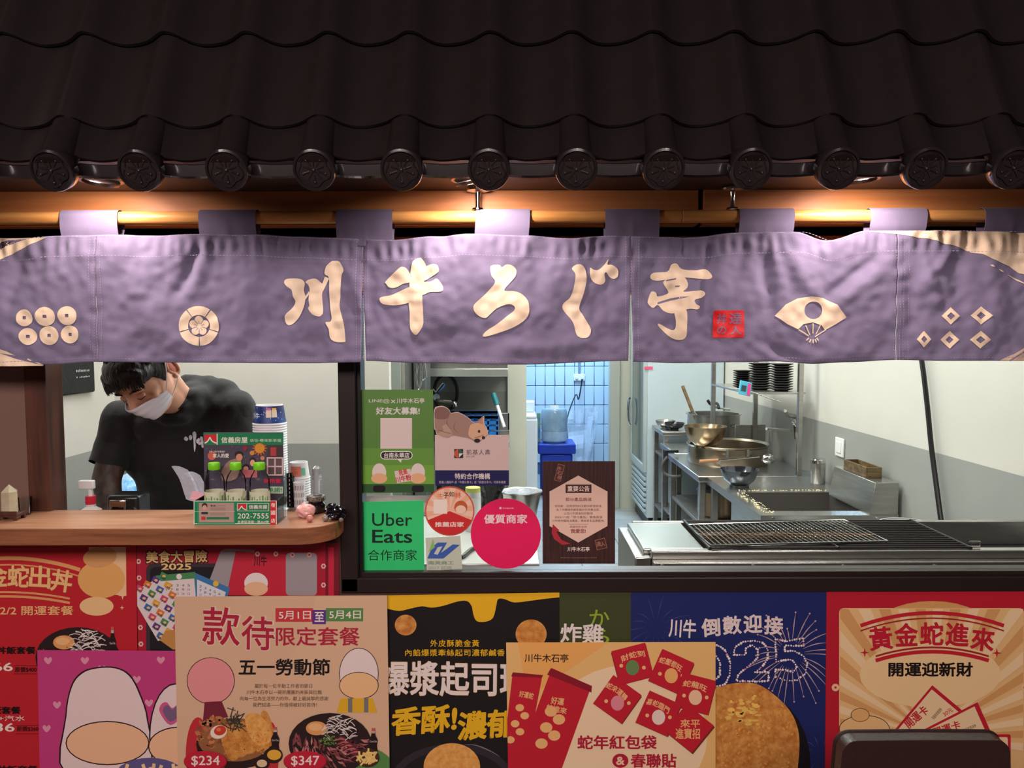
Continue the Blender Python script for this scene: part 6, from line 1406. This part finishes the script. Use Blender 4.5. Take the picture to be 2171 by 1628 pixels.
hcn = P(1750, 972, 4.14).z - z; MB().lathe(c, [(.036, 0), (.038, .003), (.038, hcn * .82), (.036, hcn * .83)], steel, 32).build('canister_body', steel, t); MB().lathe(c + Vector((0, 0, hcn * .83)), [(.0385, 0), (.0385, hcn * .12), (.034, hcn * .16), (.034, hcn * .18)], chrome, 32).build('canister_lid', chrome, t)
bowl('soup_bowl', 1567, 1030, 4.05, (P(1606, 1000, 4.05).x - P(1527, 1000, 4.05).x) / 2, P(1567, 994, 4.05).z - z, mat('dark_steel_bowl', (96, 100, 108), .12, .9), 'dark shiny footed bowl on the sink bench', z, foot=.52)
dr = []
for i in range(90): x = XA0 + .03 + R2.random() * .05; y = 3.42 + R2.random() * .45; dr.append((x, y))
for i in range(60): dr.append((sx0 + R2.random() * .45, 3.91 + R2.random() * .03))
m = MB()
for x, y in dr: m.ball((x, y, z + .0025), R2.uniform(.002, .005), None, 4, (1, 1, .6))
o = m.build('food_crumbs', mat('crumb', (214, 200, 160), .6), None, loc=(dr[0][0], dr[0][1], z)); o['kind'] = 'stuff'; tag(o, 'pale food crumbs scattered on the edge of the sink', 'crumbs')
# inside of bench: dark pot and items on stove side shelf
t = thing('low_pot', (1.3, 4.6, .52), 'dark pot on the lower shelf of the work bench', 'pot'); MB().lathe((1.27, 4.6, .52), [(.13, 0), (.14, .01), (.14, .15), (.13, .15), (.12, .02), (.0005, .02)], brm, 32).build('pot_body', brm, t); MB().lathe((1.27, 4.6, .671), [(.145, 0), (.13, .02), (.02, .035), (.015, .05)], dkb, 32).build('pot_lid', dkb, t)
t = thing('gas_valve', P(1420, 965, 5.3), 'gas valve with curled hose on the stove table leg', 'valve'); v = P(1420, 960, 5.1); MB().box(v + Vector((-.03, 0, 0)), v + Vector((.06, .02, .018))).build('valve_handle', blackp, t, bevel=.003)
MB().tube(smoothpts([P(1415, 968, 5.1), P(1404, 985, 5.1), P(1408, 1002, 5.1), P(1425, 1010, 5.08), P(1445, 1008, 5.05)], False), .010, mat('hose_grey', (84, 80, 80), .4), 10).build('hose', None, t)
# wall socket and conduit on the right wall
v = PX(1783, 948, XR); t = thing('wall_switch', v, 'white square wall switch above the sink bench', 'switch'); MB().box((XR - .012, v.y - .05, v.z - .05), (XR - .001, v.y + .05, v.z + .05)).build('switch_plate', whitep, t, bevel=.004); MB().box((XR - .016, v.y - .03, v.z - .03), (XR - .012, v.y + .03, v.z + .03)).build('rocker', whitep, t, bevel=.002)
# hose hanging down beside the grill
hp = smoothpts([PX(1940, 690, XR - .03), PX(1955, 770, XR - .03), PX(1966, 860, XR - .03), PX(1975, 950, XR - .03), PX(1988, 1050, XR - .03), PX(2000, 1140, XR - .03), PX(2006, 1200, XR - .03)], False)
o = MB().tube(hp, .010, blackp, 10).build('black_cable', blackp, None, loc=hp[0]); tag(o, 'thick black cable hanging down the right kitchen wall', 'cable')
# bin behind the grill
c = at(1926, 1112, 2.85, 0); zt2 = P(1926, 1113, 2.85).z; r_ = (P(1983, 1110, 2.85).x - P(1868, 1110, 2.85).x) / 2
t = thing('white_bin', c, 'round pale plastic bin behind the dark grill rack', 'bin'); MB().lathe(c, [(r_ * .75, 0), (r_ * .97, zt2 - .02), (r_, zt2), (r_ * .95, zt2), (r_ * .9, zt2 - .06), (r_ * .72, .02), (.0005, .02)], whitep, 40).build('bin_body', whitep, t); MB().lathe(c + Vector((0, 0, zt2)), [(r_ * 1.02, -.012), (r_ * 1.02, .004), (r_ * .96, .004)], mat('bin_rim', (180, 184, 184), .3), 40, cap0=False, cap1=False).build('bin_rim', None, t)
MB().box((c.x - .03, c.y + r_ * .80, zt2 - .035), (c.x + .03, c.y + r_ * .84, zt2 - .005)).build('bin_label', pm((120, 124, 130)), t)
# ---------------------------------------------------------------- grill in front
ZGR = P(1450, 1172, 2.05).z
gx0 = P(1386, 1190, 2.03).x; gx1 = XR - .01
g = thing('charcoal_grill', ((gx0 + gx1) / 2, 2.2, 0), 'long low stainless charcoal grill right behind the window glass', 'grill')
zg0 = P(1500, 1168, 2.06).z; zg1 = P(1500, 1190, 2.04).z
MB().box((gx0, 2.06, zg1 - .002), (gx1, 2.09, zg0)).build('front_wall', steel, g, bevel=.003)
MB().box((gx0 - .0, 2.39, zg1 - .2), (gx1, 2.41, zg0)).build('back_wall', steel, g, bevel=.003)
MB().box((gx0, 2.03, zg1 - .16), (gx1, 2.06, zg1)).build('front_ledge', steel, g, bevel=.003)
MB().box((gx0, 2.06, zg1 - .06), (gx1, 2.40, zg1 - .05)).build('fire_bed', mat('soot', (9, 8, 8), .95), g)
xpl = P(1500, 1180, 2.06).x
MB().box((P(1342, 1160, 2.1).x, 2.065, zg1 - .17), (gx0, 2.40, zg1 + .004)).build('end_box', steel, g, bevel=.004)
MB().box((P(1356, 1160, 2.15).x, 2.095, zg1 + .004), (xpl, 2.39, zg0 - .002)).build('side_plate', mat('bright_plate', (200, 206, 206), .2, .9), g, bevel=.004)
for x in (gx0 + .05, 1.5):
    for y in (2.08, 2.37): MB().box((x - .02, y - .02, 0), (x + .02, y + .02, zg1 - .16)).build('leg', steel, g)
for px in (1404, 1597, 1788, 1982): v = P(px, 1200, 2.03); MB().cyl(v, v + Vector((0, -.004, 0)), .005, steel_d, 12).build('rivet', steel_d, g)
dkr = mat('grill_iron', (24, 21, 20), .5, .4)
gm_ = []; xg1 = P(2045, 1160, 2.1).x; zz2 = zg0 + .004
for k in range(16):
    y = 2.075 + k * .0205; MB().cyl((xpl + .01, y, zz2), (xg1, y, zz2), .0035, dkr, 8).build('grate_bar', dkr, g) if k == 0 else None
    if k == 0: gb0 = g.children[-1] if g.children[-1].name.startswith('grate_bar') else [c_ for c_ in g.children if c_.name.startswith('grate_bar')][0]
    else: kk = gb0.copy(); COL.objects.link(kk); kk.location.y = gb0.location.y + k * .0205
for x in (xpl + .01, (xpl + xg1) / 2, xg1): MB().cyl((x, 2.07, zz2), (x, 2.39, zz2), .0045, dkr, 8).build('grate_rail', dkr, g)
MB().tube([(xg1, 2.08, zz2), (xg1 + .03, 2.08, zz2), (xg1 + .03, 2.08, zz2 + .014), (xg1, 2.08, zz2 + .014)], .003, steel).build('grate_handle', steel, g)
# tilted wire rack on top
A_, B_, C_, D_ = (P(1460, 1124, 2.30), P(1790, 1108, 2.36), P(1882, 1154, 2.11), P(1508, 1175, 2.07))
for q in (A_, B_, C_, D_): q.z = max(q.z, zz2 + .008)
t = thing('wire_rack', (A_ + B_ + C_ + D_) / 4, 'silver wire cooling rack lying across the dark grill', 'rack')
MB().tube([A_, B_, C_, D_], .0032, chrome, 8, closed=True).build('rack_frame', chrome, t)
for k in range(1, 34):
    s_ = k / 34; MB().tube([A_.lerp(B_, s_), D_.lerp(C_, s_)], .0017, chrome, 6).build('rack_wire', chrome, t)
for k in range(1, 14):
    s_ = k / 14; MB().tube([A_.lerp(D_, s_), B_.lerp(C_, s_)], .0012 if k not in (5, 10) else .002, chrome, 6).build('cross_wire', chrome, t)
# ---------------------------------------------------------------- leather chair back
lea = mat('brown_leather', (50, 32, 29), .4, bump=.12, bscale=160, coat=.1)
YC = 1.45; xcl, xcr = P(1769, 1580, YC).x, P(2118, 1580, YC).x; zct = P(1940, 1550, YC).z; xm = (xcl + xcr) / 2
t = thing('leather_chair', (xm, YC - .2, 0), 'dark brown leather chair seen from behind, bottom right', 'chair')
w_ = (xcr - xcl) / 2
m = MB(); vs = []; NX, NZ = 22, 12
zlo = .48
outl = []
def hw(z): k = (zct - z) / (zct - zlo); return w_ * (1.0 + .05 * math.sin(PI * min(1, k * 1.2)))
rings = []
for j in range(NZ + 1):
    z = zct - (zct - zlo) * j / NZ; 
    rings.append((z, hw(z)))
corner = .028
m = MB()
pts = []
for (zz_, h_) in rings[::-1]: pts.append((xm - h_, zz_ if zz_ < zct - corner else zct - corner))
pl = [(xm - hw(zlo), zlo)] + [(xm - hw(zct - .15) , zct - .15), (xm - w_ * 1.0, zct - corner)] + [(xm - w_ + corner * (1 - math.cos(a)), zct - corner + corner * math.sin(a)) for a in [PI / 2 * i / 6 for i in range(1, 7)]] + [(xm, zct + .001)] + [(xm + w_ - corner * (1 - math.sin(a)), zct - corner + corner * math.cos(a)) for a in [PI / 2 * i / 6 for i in range(0, 7)]] + [(xm + hw(zct - .15), zct - .15), (xm + hw(zlo), zlo)]
MB().prism([(x, YC - .035, z_) for x, z_ in pl], (0, .032, 0), lea).build('backrest', lea, t, bevel=.010, seg=4)
MB().tube([(x, YC + .0, z_) for x, z_ in pl], .0035, mat('seam_leather', (40, 24, 21), .5), 8).build('piping', None, t)
MB().box((xm - w_, YC - .46, .40), (xm + w_, YC - .02, .49)).build('seat', lea, t, bevel=.03, seg=4)
for sx in (-1, 1):
    for y in (YC - .42, YC - .02): MB().cyl((xm + sx * (w_ - .04), y, .41), (xm + sx * (w_ - .03), y + (.02 if y > YC - .1 else -.02), 0), .02, mull, 12, r2=.014).build('leg', mull, t)
# ---------------------------------------------------------------- the man
skin = mat('skin', (208, 156, 130), .5, vary=.06, vscale=20); hairm = mat('hair', (16, 13, 13), .45, bump=.7, bscale=90, sx=(1, 1, .25))
shirt = mat('black_tshirt', (13, 12, 16), .8, bump=.25, bscale=30, sheen=.08); tat = mat('tattooed_skin', (84, 62, 54), .5, col2=(34, 26, 26), vscale=38, sx=(1, 1, .45), bump=.15, bscale=40)
def blob(balls, voxel, name, m_, parent, it=6, fac=.5):
    mb = MB()
    for c, r, rot in balls: mb.ball(c, 1, None, 8, r if isinstance(r, tuple) else (r, r, r), rot)
    o = mb.build(name, m_, None, smooth=0, loc=(0, 0, 0)); 
    md = o.modifiers.new('r', 'REMESH'); md.mode = 'VOXEL'; md.voxel_size = voxel
    sm = o.modifiers.new('s', 'SMOOTH'); sm.factor = fac; sm.iterations = it
    dg_ = bpy.context.evaluated_depsgraph_get(); dg_.update(); me = bpy.data.meshes.new_from_object(o.evaluated_get(dg_)); old = o.data
    bpy.data.objects.remove(o); me.name = name
    b = wloc(parent)
    for v in me.vertices: v.co -= b
    me.polygons.foreach_set('use_smooth', [True] * len(me.polygons)); me.materials.clear(); me.materials.append(m_)
    o = bpy.data.objects.new(name, me); COL.objects.link(o); o.parent = parent; return o
def chain(a, b, ra, rb, n=None, sq=(1, 1, 1), rot=None):
    a, b = Vector(a), Vector(b); n = n or max(3, int((b - a).length / (min(ra, rb) * .35)))
    return [(a.lerp(b, i / n), tuple((ra + (rb - ra) * i / n) * k for k in sq), rot) for i in range(n + 1)]
YH = 2.24
HC = P(310, 800, YH)                                  # head centre
man = thing('person', (HC.x + .05, 2.5, 0), 'man in a black T-shirt and white face mask looking down behind the counter', 'person')
HR = Matrix.Rotation(math.radians(-19), 3, 'Z') @ Matrix.Rotation(math.radians(-9), 3, 'Y') @ Matrix.Rotation(math.radians(44), 3, 'X')   # yaw, roll, bow
# local head frame: x image right, -y face forward, z crown
def H(x, y, z): return HC + HR @ Vector((x, y, z))
hd = [(H(0, .012, .035), (.076, .094, .082), HR), (H(0, -.018, -.015), (.068, .076, .085), HR), (H(0, -.035, -.060), (.050, .052, .048), HR), (H(0, -.058, -.085), (.026, .024, .020), HR)]
hd += chain(H(0, -.088, .012), H(0, -.106, -.022), .010, .014)      # nose
hd += [(H(s * .030, -.078, .026), (.022, .012, .008), HR) for s in (-1, 1)]   # brow ridge
hd += [(H(s * .045, -.060, -.018), (.020, .018, .016), HR) for s in (-1, 1)]
NB = P(376, 838, 2.38); NB2 = P(372, 860, 2.45)
hd += chain(H(0, .040, -.045), NB, .046, .040) + chain(H(0, .01, -.055), P(368, 858, 2.37), .042, .045)
CH = P(372, 960, 2.50); WA = P(398, 1090, 2.58)
hd += chain(NB, CH, .042, .08) + chain(CH, WA, .085, .095)
SHL = P(262, 893, 2.44); SHR = P(498, 872, 2.46)
hd += chain(NB2, SHL, .045, .05) + chain(NB2, SHR, .045, .05)
EL = P(226, 1015, 2.36); WR_ = P(238, 1120, 2.27)
EL2 = P(532, 980, 2.44); WR2 = P(450, 1135, 2.25)
hd += chain(SHR, EL2, .048, .042) + chain(EL2, WR2, .040, .028) + chain(SHL, EL, .052, .043)
HP = P(385, 1150, 2.62); HP.z = .95
hd += chain(WA, HP, .09, .11)
for s in (-1, 1):
    kn = Vector((HP.x + s * .11, 2.58, .5)); an = Vector((HP.x + s * .12, 2.62, .07)); hd += chain(HP + Vector((s * .08, 0, -.02)), kn, .085, .06) + chain(kn, an, .058, .038) + chain(an, an + Vector((0, -.16, -.03)), .036, .03)
hd += chain(EL, WR_, .043, .030)
# hands: palm, four fingers and thumb
def hand(w, d, side):
    d = d.normalized(); x = d.cross(Vector((0, 0, 1))).normalized(); u = x.cross(d); out = chain(w, w + d * .085, .026, .03, sq=(1, 1, 1))
    out = [(c, (r[0], r[1], r[2] * .7), None) for c, r, q in out]
    for i, L in enumerate((.062, .072, .067, .052)):
        b0 = w + d * .09 + x * (i - 1.5) * .019; b1 = b0 + d * L * .5 - u * .008; b2 = b1 + d * L * .32 - u * .024; out += chain(b0, b1, .009, .0085) + chain(b1, b2, .0085, .007)
    b0 = w + d * .03 + x * side * .028; b1 = b0 + d * .035 + x * side * .022; out += chain(b0, b1, .012, .010) + chain(b1, b1 + d * .03, .010, .008)
    return out
hd += hand(WR_, Vector((.15, -.05, -.35)), 1) + hand(WR2, Vector((-.3, -.05, -.3)), -1)
body = blob(hd, .0062, 'body', skin, man, 5)
body.data.materials.append(tat)
# inked forearm: faces along the right arm
wb = wloc(man)
for p in body.data.polygons:
    c = p.center + wb
    k = (c - EL).length
    d_ = min((c - EL.lerp(WR_, t_ / 12)).length for t_ in range(14)); d2 = min((c - SHL.lerp(EL, t_ / 6)).length for t_ in range(2, 7))
    if d_ < .062 or d2 < .062: p.material_index = 1
# ears
def ear(s, nm):
    m = MB(); c0 = H(s * .078, .022, .002)
    rim = [H(s * (.078 + .010 * abs(math.sin(a * .5))), .026 + .014 * math.cos(a) * -1, .002 + .027 * math.sin(a)) for a in [2 * PI * i / 18 for i in range(18)]]
    m.tube(rim, .0052, skin, 8, closed=True); m.ball(H(s * .080, .025, .002), 1, mat('ear_skin', (206, 120, 104), .5), 10, (.007, .014, .026), HR); m.ball(H(s * .082, .014, -.024), .0085, skin, 8)
    return m.build('ear', skin, man, smooth=80)
ear(1, 'ear'); ear(-1, 'ear')
# hair: cap with tapered sides and ragged fringe
hb = [(H(0, .020, .052), (.084, .099, .078), HR), (H(0, .062, .002), (.066, .052, .068), HR), (H(0, -.022, .082), (.070, .064, .034), HR)]
for s in (-1, 1): hb += [(H(s * .066, .004, .028), (.014, .036, .036), HR), (H(s * .068, -.008, .004), (.007, .010, .022), HR)]
hb += [(H(s * .058, -.040, .052), (.022, .034, .026), HR) for s in (-1, 1)]
rh = random.Random(5)
for i in range(50):
    u = -.068 + .136 * i / 49 + rh.uniform(-.004, .004); z = .074 - .30 * (u * u) / .07 + rh.uniform(-.004, .008)
    b0 = H(u * .95, -.072 + 2.4 * u * u, z + .014); b1 = H(u * 1.05 - .003, -.086 + 2.8 * u * u, z - .012 - rh.uniform(0, .012)); hb += chain(b0, b1, .0065, .003, 6)
hair = blob(hb, .0042, 'hair', hairm, man, 2, .4)
fr_ = MB()
for i in range(130):
    u = -.070 + .140 * rh.random(); z = .072 - .30 * (u * u) / .07; b0 = H(u, -.078 + 2.4 * u * u, z + .01); fr_.tube([b0, H(u - .003, -.090 + 2.8 * u * u, z - .010), H(u - .006 + rh.uniform(-.005, .005), -.093 + 2.9 * u * u, z - .022 - rh.uniform(0, .012))], [.0026, .0022, .0004], hairm, 5)
for i in range(170):
    a = rh.uniform(-1.5, 1.5); b_ = rh.uniform(-.6, .75); q = []
    for k in range(5):
        bb = b_ - .12 * k; x_ = .0865 * math.sin(a) * math.cos(bb * .8); y_ = .020 - .100 * math.sin(-bb + .15) ; zc = .052 + .0805 * math.cos(a) * max(.1, math.cos(bb))
        q.append(H(x_, .020 + .101 * math.sin(bb) * math.cos(a * .5), zc))
    fr_.tube(q, [.0008, .0018, .002, .0018, .0006], hairm, 5)
fr_.build('hair_fringe', hairm, man)
# brows and closed lids
for s in (-1, 1):
    MB().tube([H(s * .014, -.0915, .024), H(s * .030, -.0925, .031), H(s * .050, -.080, .024)], [.0022, .0034, .0014], hairm, 8).build('eyebrow', hairm, man)
    m = MB(); m.ball(H(s * .030, -.0795, .004), 1, skin, 10, (.015, .0085, .0085), HR); m.tube([H(s * .017, -.0875, .000), H(s * .030, -.0895, -.004), H(s * .044, -.081, -.0005)], [.0008, .0014, .0008], hairm, 6); m.build('eyelid', skin, man, smooth=80)
# mask projected round the lower face
maskm = mat('mask_white', (222, 218, 228), .6); mk = MB(); vs = []; NU, NV = 24, 14
for j in range(NV + 1):
    v = j / NV
    for i in range(NU + 1):
        u = i / NU * 2 - 1; a = u * 1.22
        zt_, zb_ = -.010 - .022 * abs(u) ** 1.5, -.094 + .028 * abs(u) ** 1.6
        z_ = zt_ + (zb_ - zt_) * v
        rad = .0925 + .020 * math.exp(-((u) / .30) ** 2) * (1 - v * .55) - .016 * v * v
        pleat = .0014 * math.sin(v * 20)
        vs.append(H((rad * .80 + pleat) * math.sin(a), -.002 - (rad * 1.06 + pleat) * math.cos(a) * (1 - .12 * v), z_))
mk.add(vs, [(j * (NU + 1) + i, j * (NU + 1) + i + 1, (j + 1) * (NU + 1) + i + 1, (j + 1) * (NU + 1) + i) for j in range(NV) for i in range(NU)], maskm)
mo = mk.build('face_mask', maskm, man, smooth=60, fix=False); mo.modifiers.new('t', 'SOLIDIFY').thickness = .0015
lp = MB()
for s in (-1, 1):
    e = H(s * .092, .040, .018); lp.tube(smoothpts([vs[NU if s > 0 else 0], H(s * .084, -.006, .006), H(s * .088, .020, .034), H(s * .086, .040, .012), H(s * .080, .020, -.034), vs[NV * (NU + 1) + (NU if s > 0 else 0)]], False, 4), .0017, maskm, 6)
lp.build('ear_loop', maskm, mo)
# T-shirt
sb_ = chain(P(378, 880, 2.46), CH, .118, .150, sq=(1.15, .8, .9)) + chain(CH, WA, .145, .138, sq=(1.0, .82, 1)) + chain(WA, HP + Vector((0, 0, .03)), .138, .15, sq=(1, .85, 1))
sb_ += chain(P(392, 868, 2.47), SHR, .066, .072) + chain(P(350, 885, 2.46), SHL, .064, .068)
SE1 = P(230, 988, 2.385); SE2 = P(530, 985, 2.435)
sb_ += chain(SHL, SHL.lerp(SE1, .45), .070, .062) + chain(SHR, SHR.lerp(SE2, .5), .074, .066)
sb_ += chain(P(400, 820, 2.50), P(470, 838, 2.48), .042, .058) + [(P(405, 842, 2.44), (.062, .058, .05), None), (P(340, 872, 2.42), (.06, .05, .04), None), (P(372, 898, 2.40), (.085, .05, .05), None), (P(395, 880, 2.405), (.06, .05, .05), None), (P(425, 845, 2.43), (.05, .05, .045), None), (P(415, 826, 2.45), (.036, .05, .03), None), (P(408, 862, 2.385), (.04, .035, .03), None), (P(385, 876, 2.37), (.045, .03, .02), None), (P(352, 878, 2.375), (.045, .03, .02), None), (P(368, 886, 2.352), (.055, .035, .024), None), (P(412, 842, 2.40), (.034, .045, .034), None), (P(392, 866, 2.365), (.034, .03, .022), None), (P(340, 880, 2.37), (.04, .03, .022), None), (P(335, 905, 2.41), (.08, .05, .05), None)]
ts = blob(sb_, .0075, 'tshirt', shirt, man, 14)
# drape folds
import mathutils
for v in ts.data.vertices:
    c = v.co + wb; v.co += v.normal * (.006 * noise.noise(Vector((c.x * 16, c.y * 8, c.z * 5))) + .004 * noise.noise(Vector((c.x * 34, c.y * 12, c.z * 12))))
def sleeve(pts, r0, r1, nm):
    m = MB(); pts = smoothpts(pts, False, 5); n = len(pts); m.tube(pts, [r0 + (r1 - r0) * i / (n - 1) for i in range(n)], shirt, 28, cap=False)
    for v in m.v: v += Vector((noise.noise(v * 22), 0, noise.noise(v * 18 + Vector((5, 5, 5))))) * .006
    o = m.build(nm, shirt, man, smooth=70, fix=False); o.modifiers.new('t', 'SOLIDIFY').thickness = .002
sleeve([SHL + Vector((.0, 0, -.0)), SHL.lerp(SE1, .5), SE1], .062, .058, 'sleeve'); sleeve([SHR, SHR.lerp(SE2, .5), SE2, P(528, 1010, 2.42)], .068, .060, 'sleeve')
# collar ring and gold chain
cr = smoothpts([P(400, 806, 2.50), P(408, 820, 2.45), P(400, 843, 2.372), P(378, 864, 2.335), P(345, 864, 2.34), P(335, 840, 2.42), P(352, 815, 2.5)], True, 4)
MB().tube(cr, .006, shirt, 8, closed=True).build('collar', shirt, man)
MB().tube(smoothpts([P(388, 812, 2.45), P(392, 828, 2.40), P(388, 842, 2.37), P(372, 856, 2.355)], False, 4), .0016, mat('gold', (216, 166, 60), .2, 1), 6).build('gold_necklace', None, man)
# chest lettering laid on the shirt by the surface itself
bv = BVHTree.FromPolygons([v.co + wb for v in ts.data.vertices], [tuple(p.vertices) for p in ts.data.polygons])
def onshirt(px, py):
    d = ray(px, py).normalized(); h = bv.ray_cast(CAM, d)
    return (h[0] + h[1] * .0022) if h[0] else P(px, py, 2.36)
m = MB()
def sp_(L):
    pts = smoothpts(L); cx = sum(p[0] for p in pts) / len(pts); cy = sum(p[1] for p in pts) / len(pts)
    T = tessellate_polygon([[Vector((x, y, 0)) for x, y in pts]]); m.add([onshirt(x, y) for x, y in pts], [tuple(t) for t in T], pm((206, 206, 212)))
sp_([(390, 928), (393, 924), (397, 926), (399, 930), (396, 934), (391, 932)]); sp_([(400, 924), (404, 921), (407, 925), (406, 931), (402, 932)])
sp_([(408, 916), (413, 914), (416, 922), (414, 936), (415, 944), (413, 958), (411, 950), (410, 934), (408, 924)]); sp_([(416, 932), (422, 928), (424, 933), (420, 940), (416, 938)]); sp_([(424, 926), (429, 926), (430, 936), (431, 948), (427, 947), (426, 937)]); sp_([(421, 938), (432, 934), (433, 938), (422, 943)])
m.build('chest_lettering', None, ts, smooth=0, fix=False)
# trousers, shoes
tr_ = [(HP, (.15, .12, .1), None)]
for s in (-1, 1):
    kn = Vector((HP.x + s * .11, 2.58, .5)); an = Vector((HP.x + s * .12, 2.62, .10)); tr_ += chain(HP + Vector((s * .07, 0, -.02)), kn, .105, .078) + chain(kn, an, .078, .056)
blob(tr_, .012, 'trousers', mat('trousers_dark', (22, 22, 26), .8), man, 4)
for s in (-1, 1):
    an = Vector((HP.x + s * .12, 2.62, .045)); blob(chain(an, an + Vector((0, -.18, -.006)), .046, .038), .008, 'shoe', blackp, man, 3)
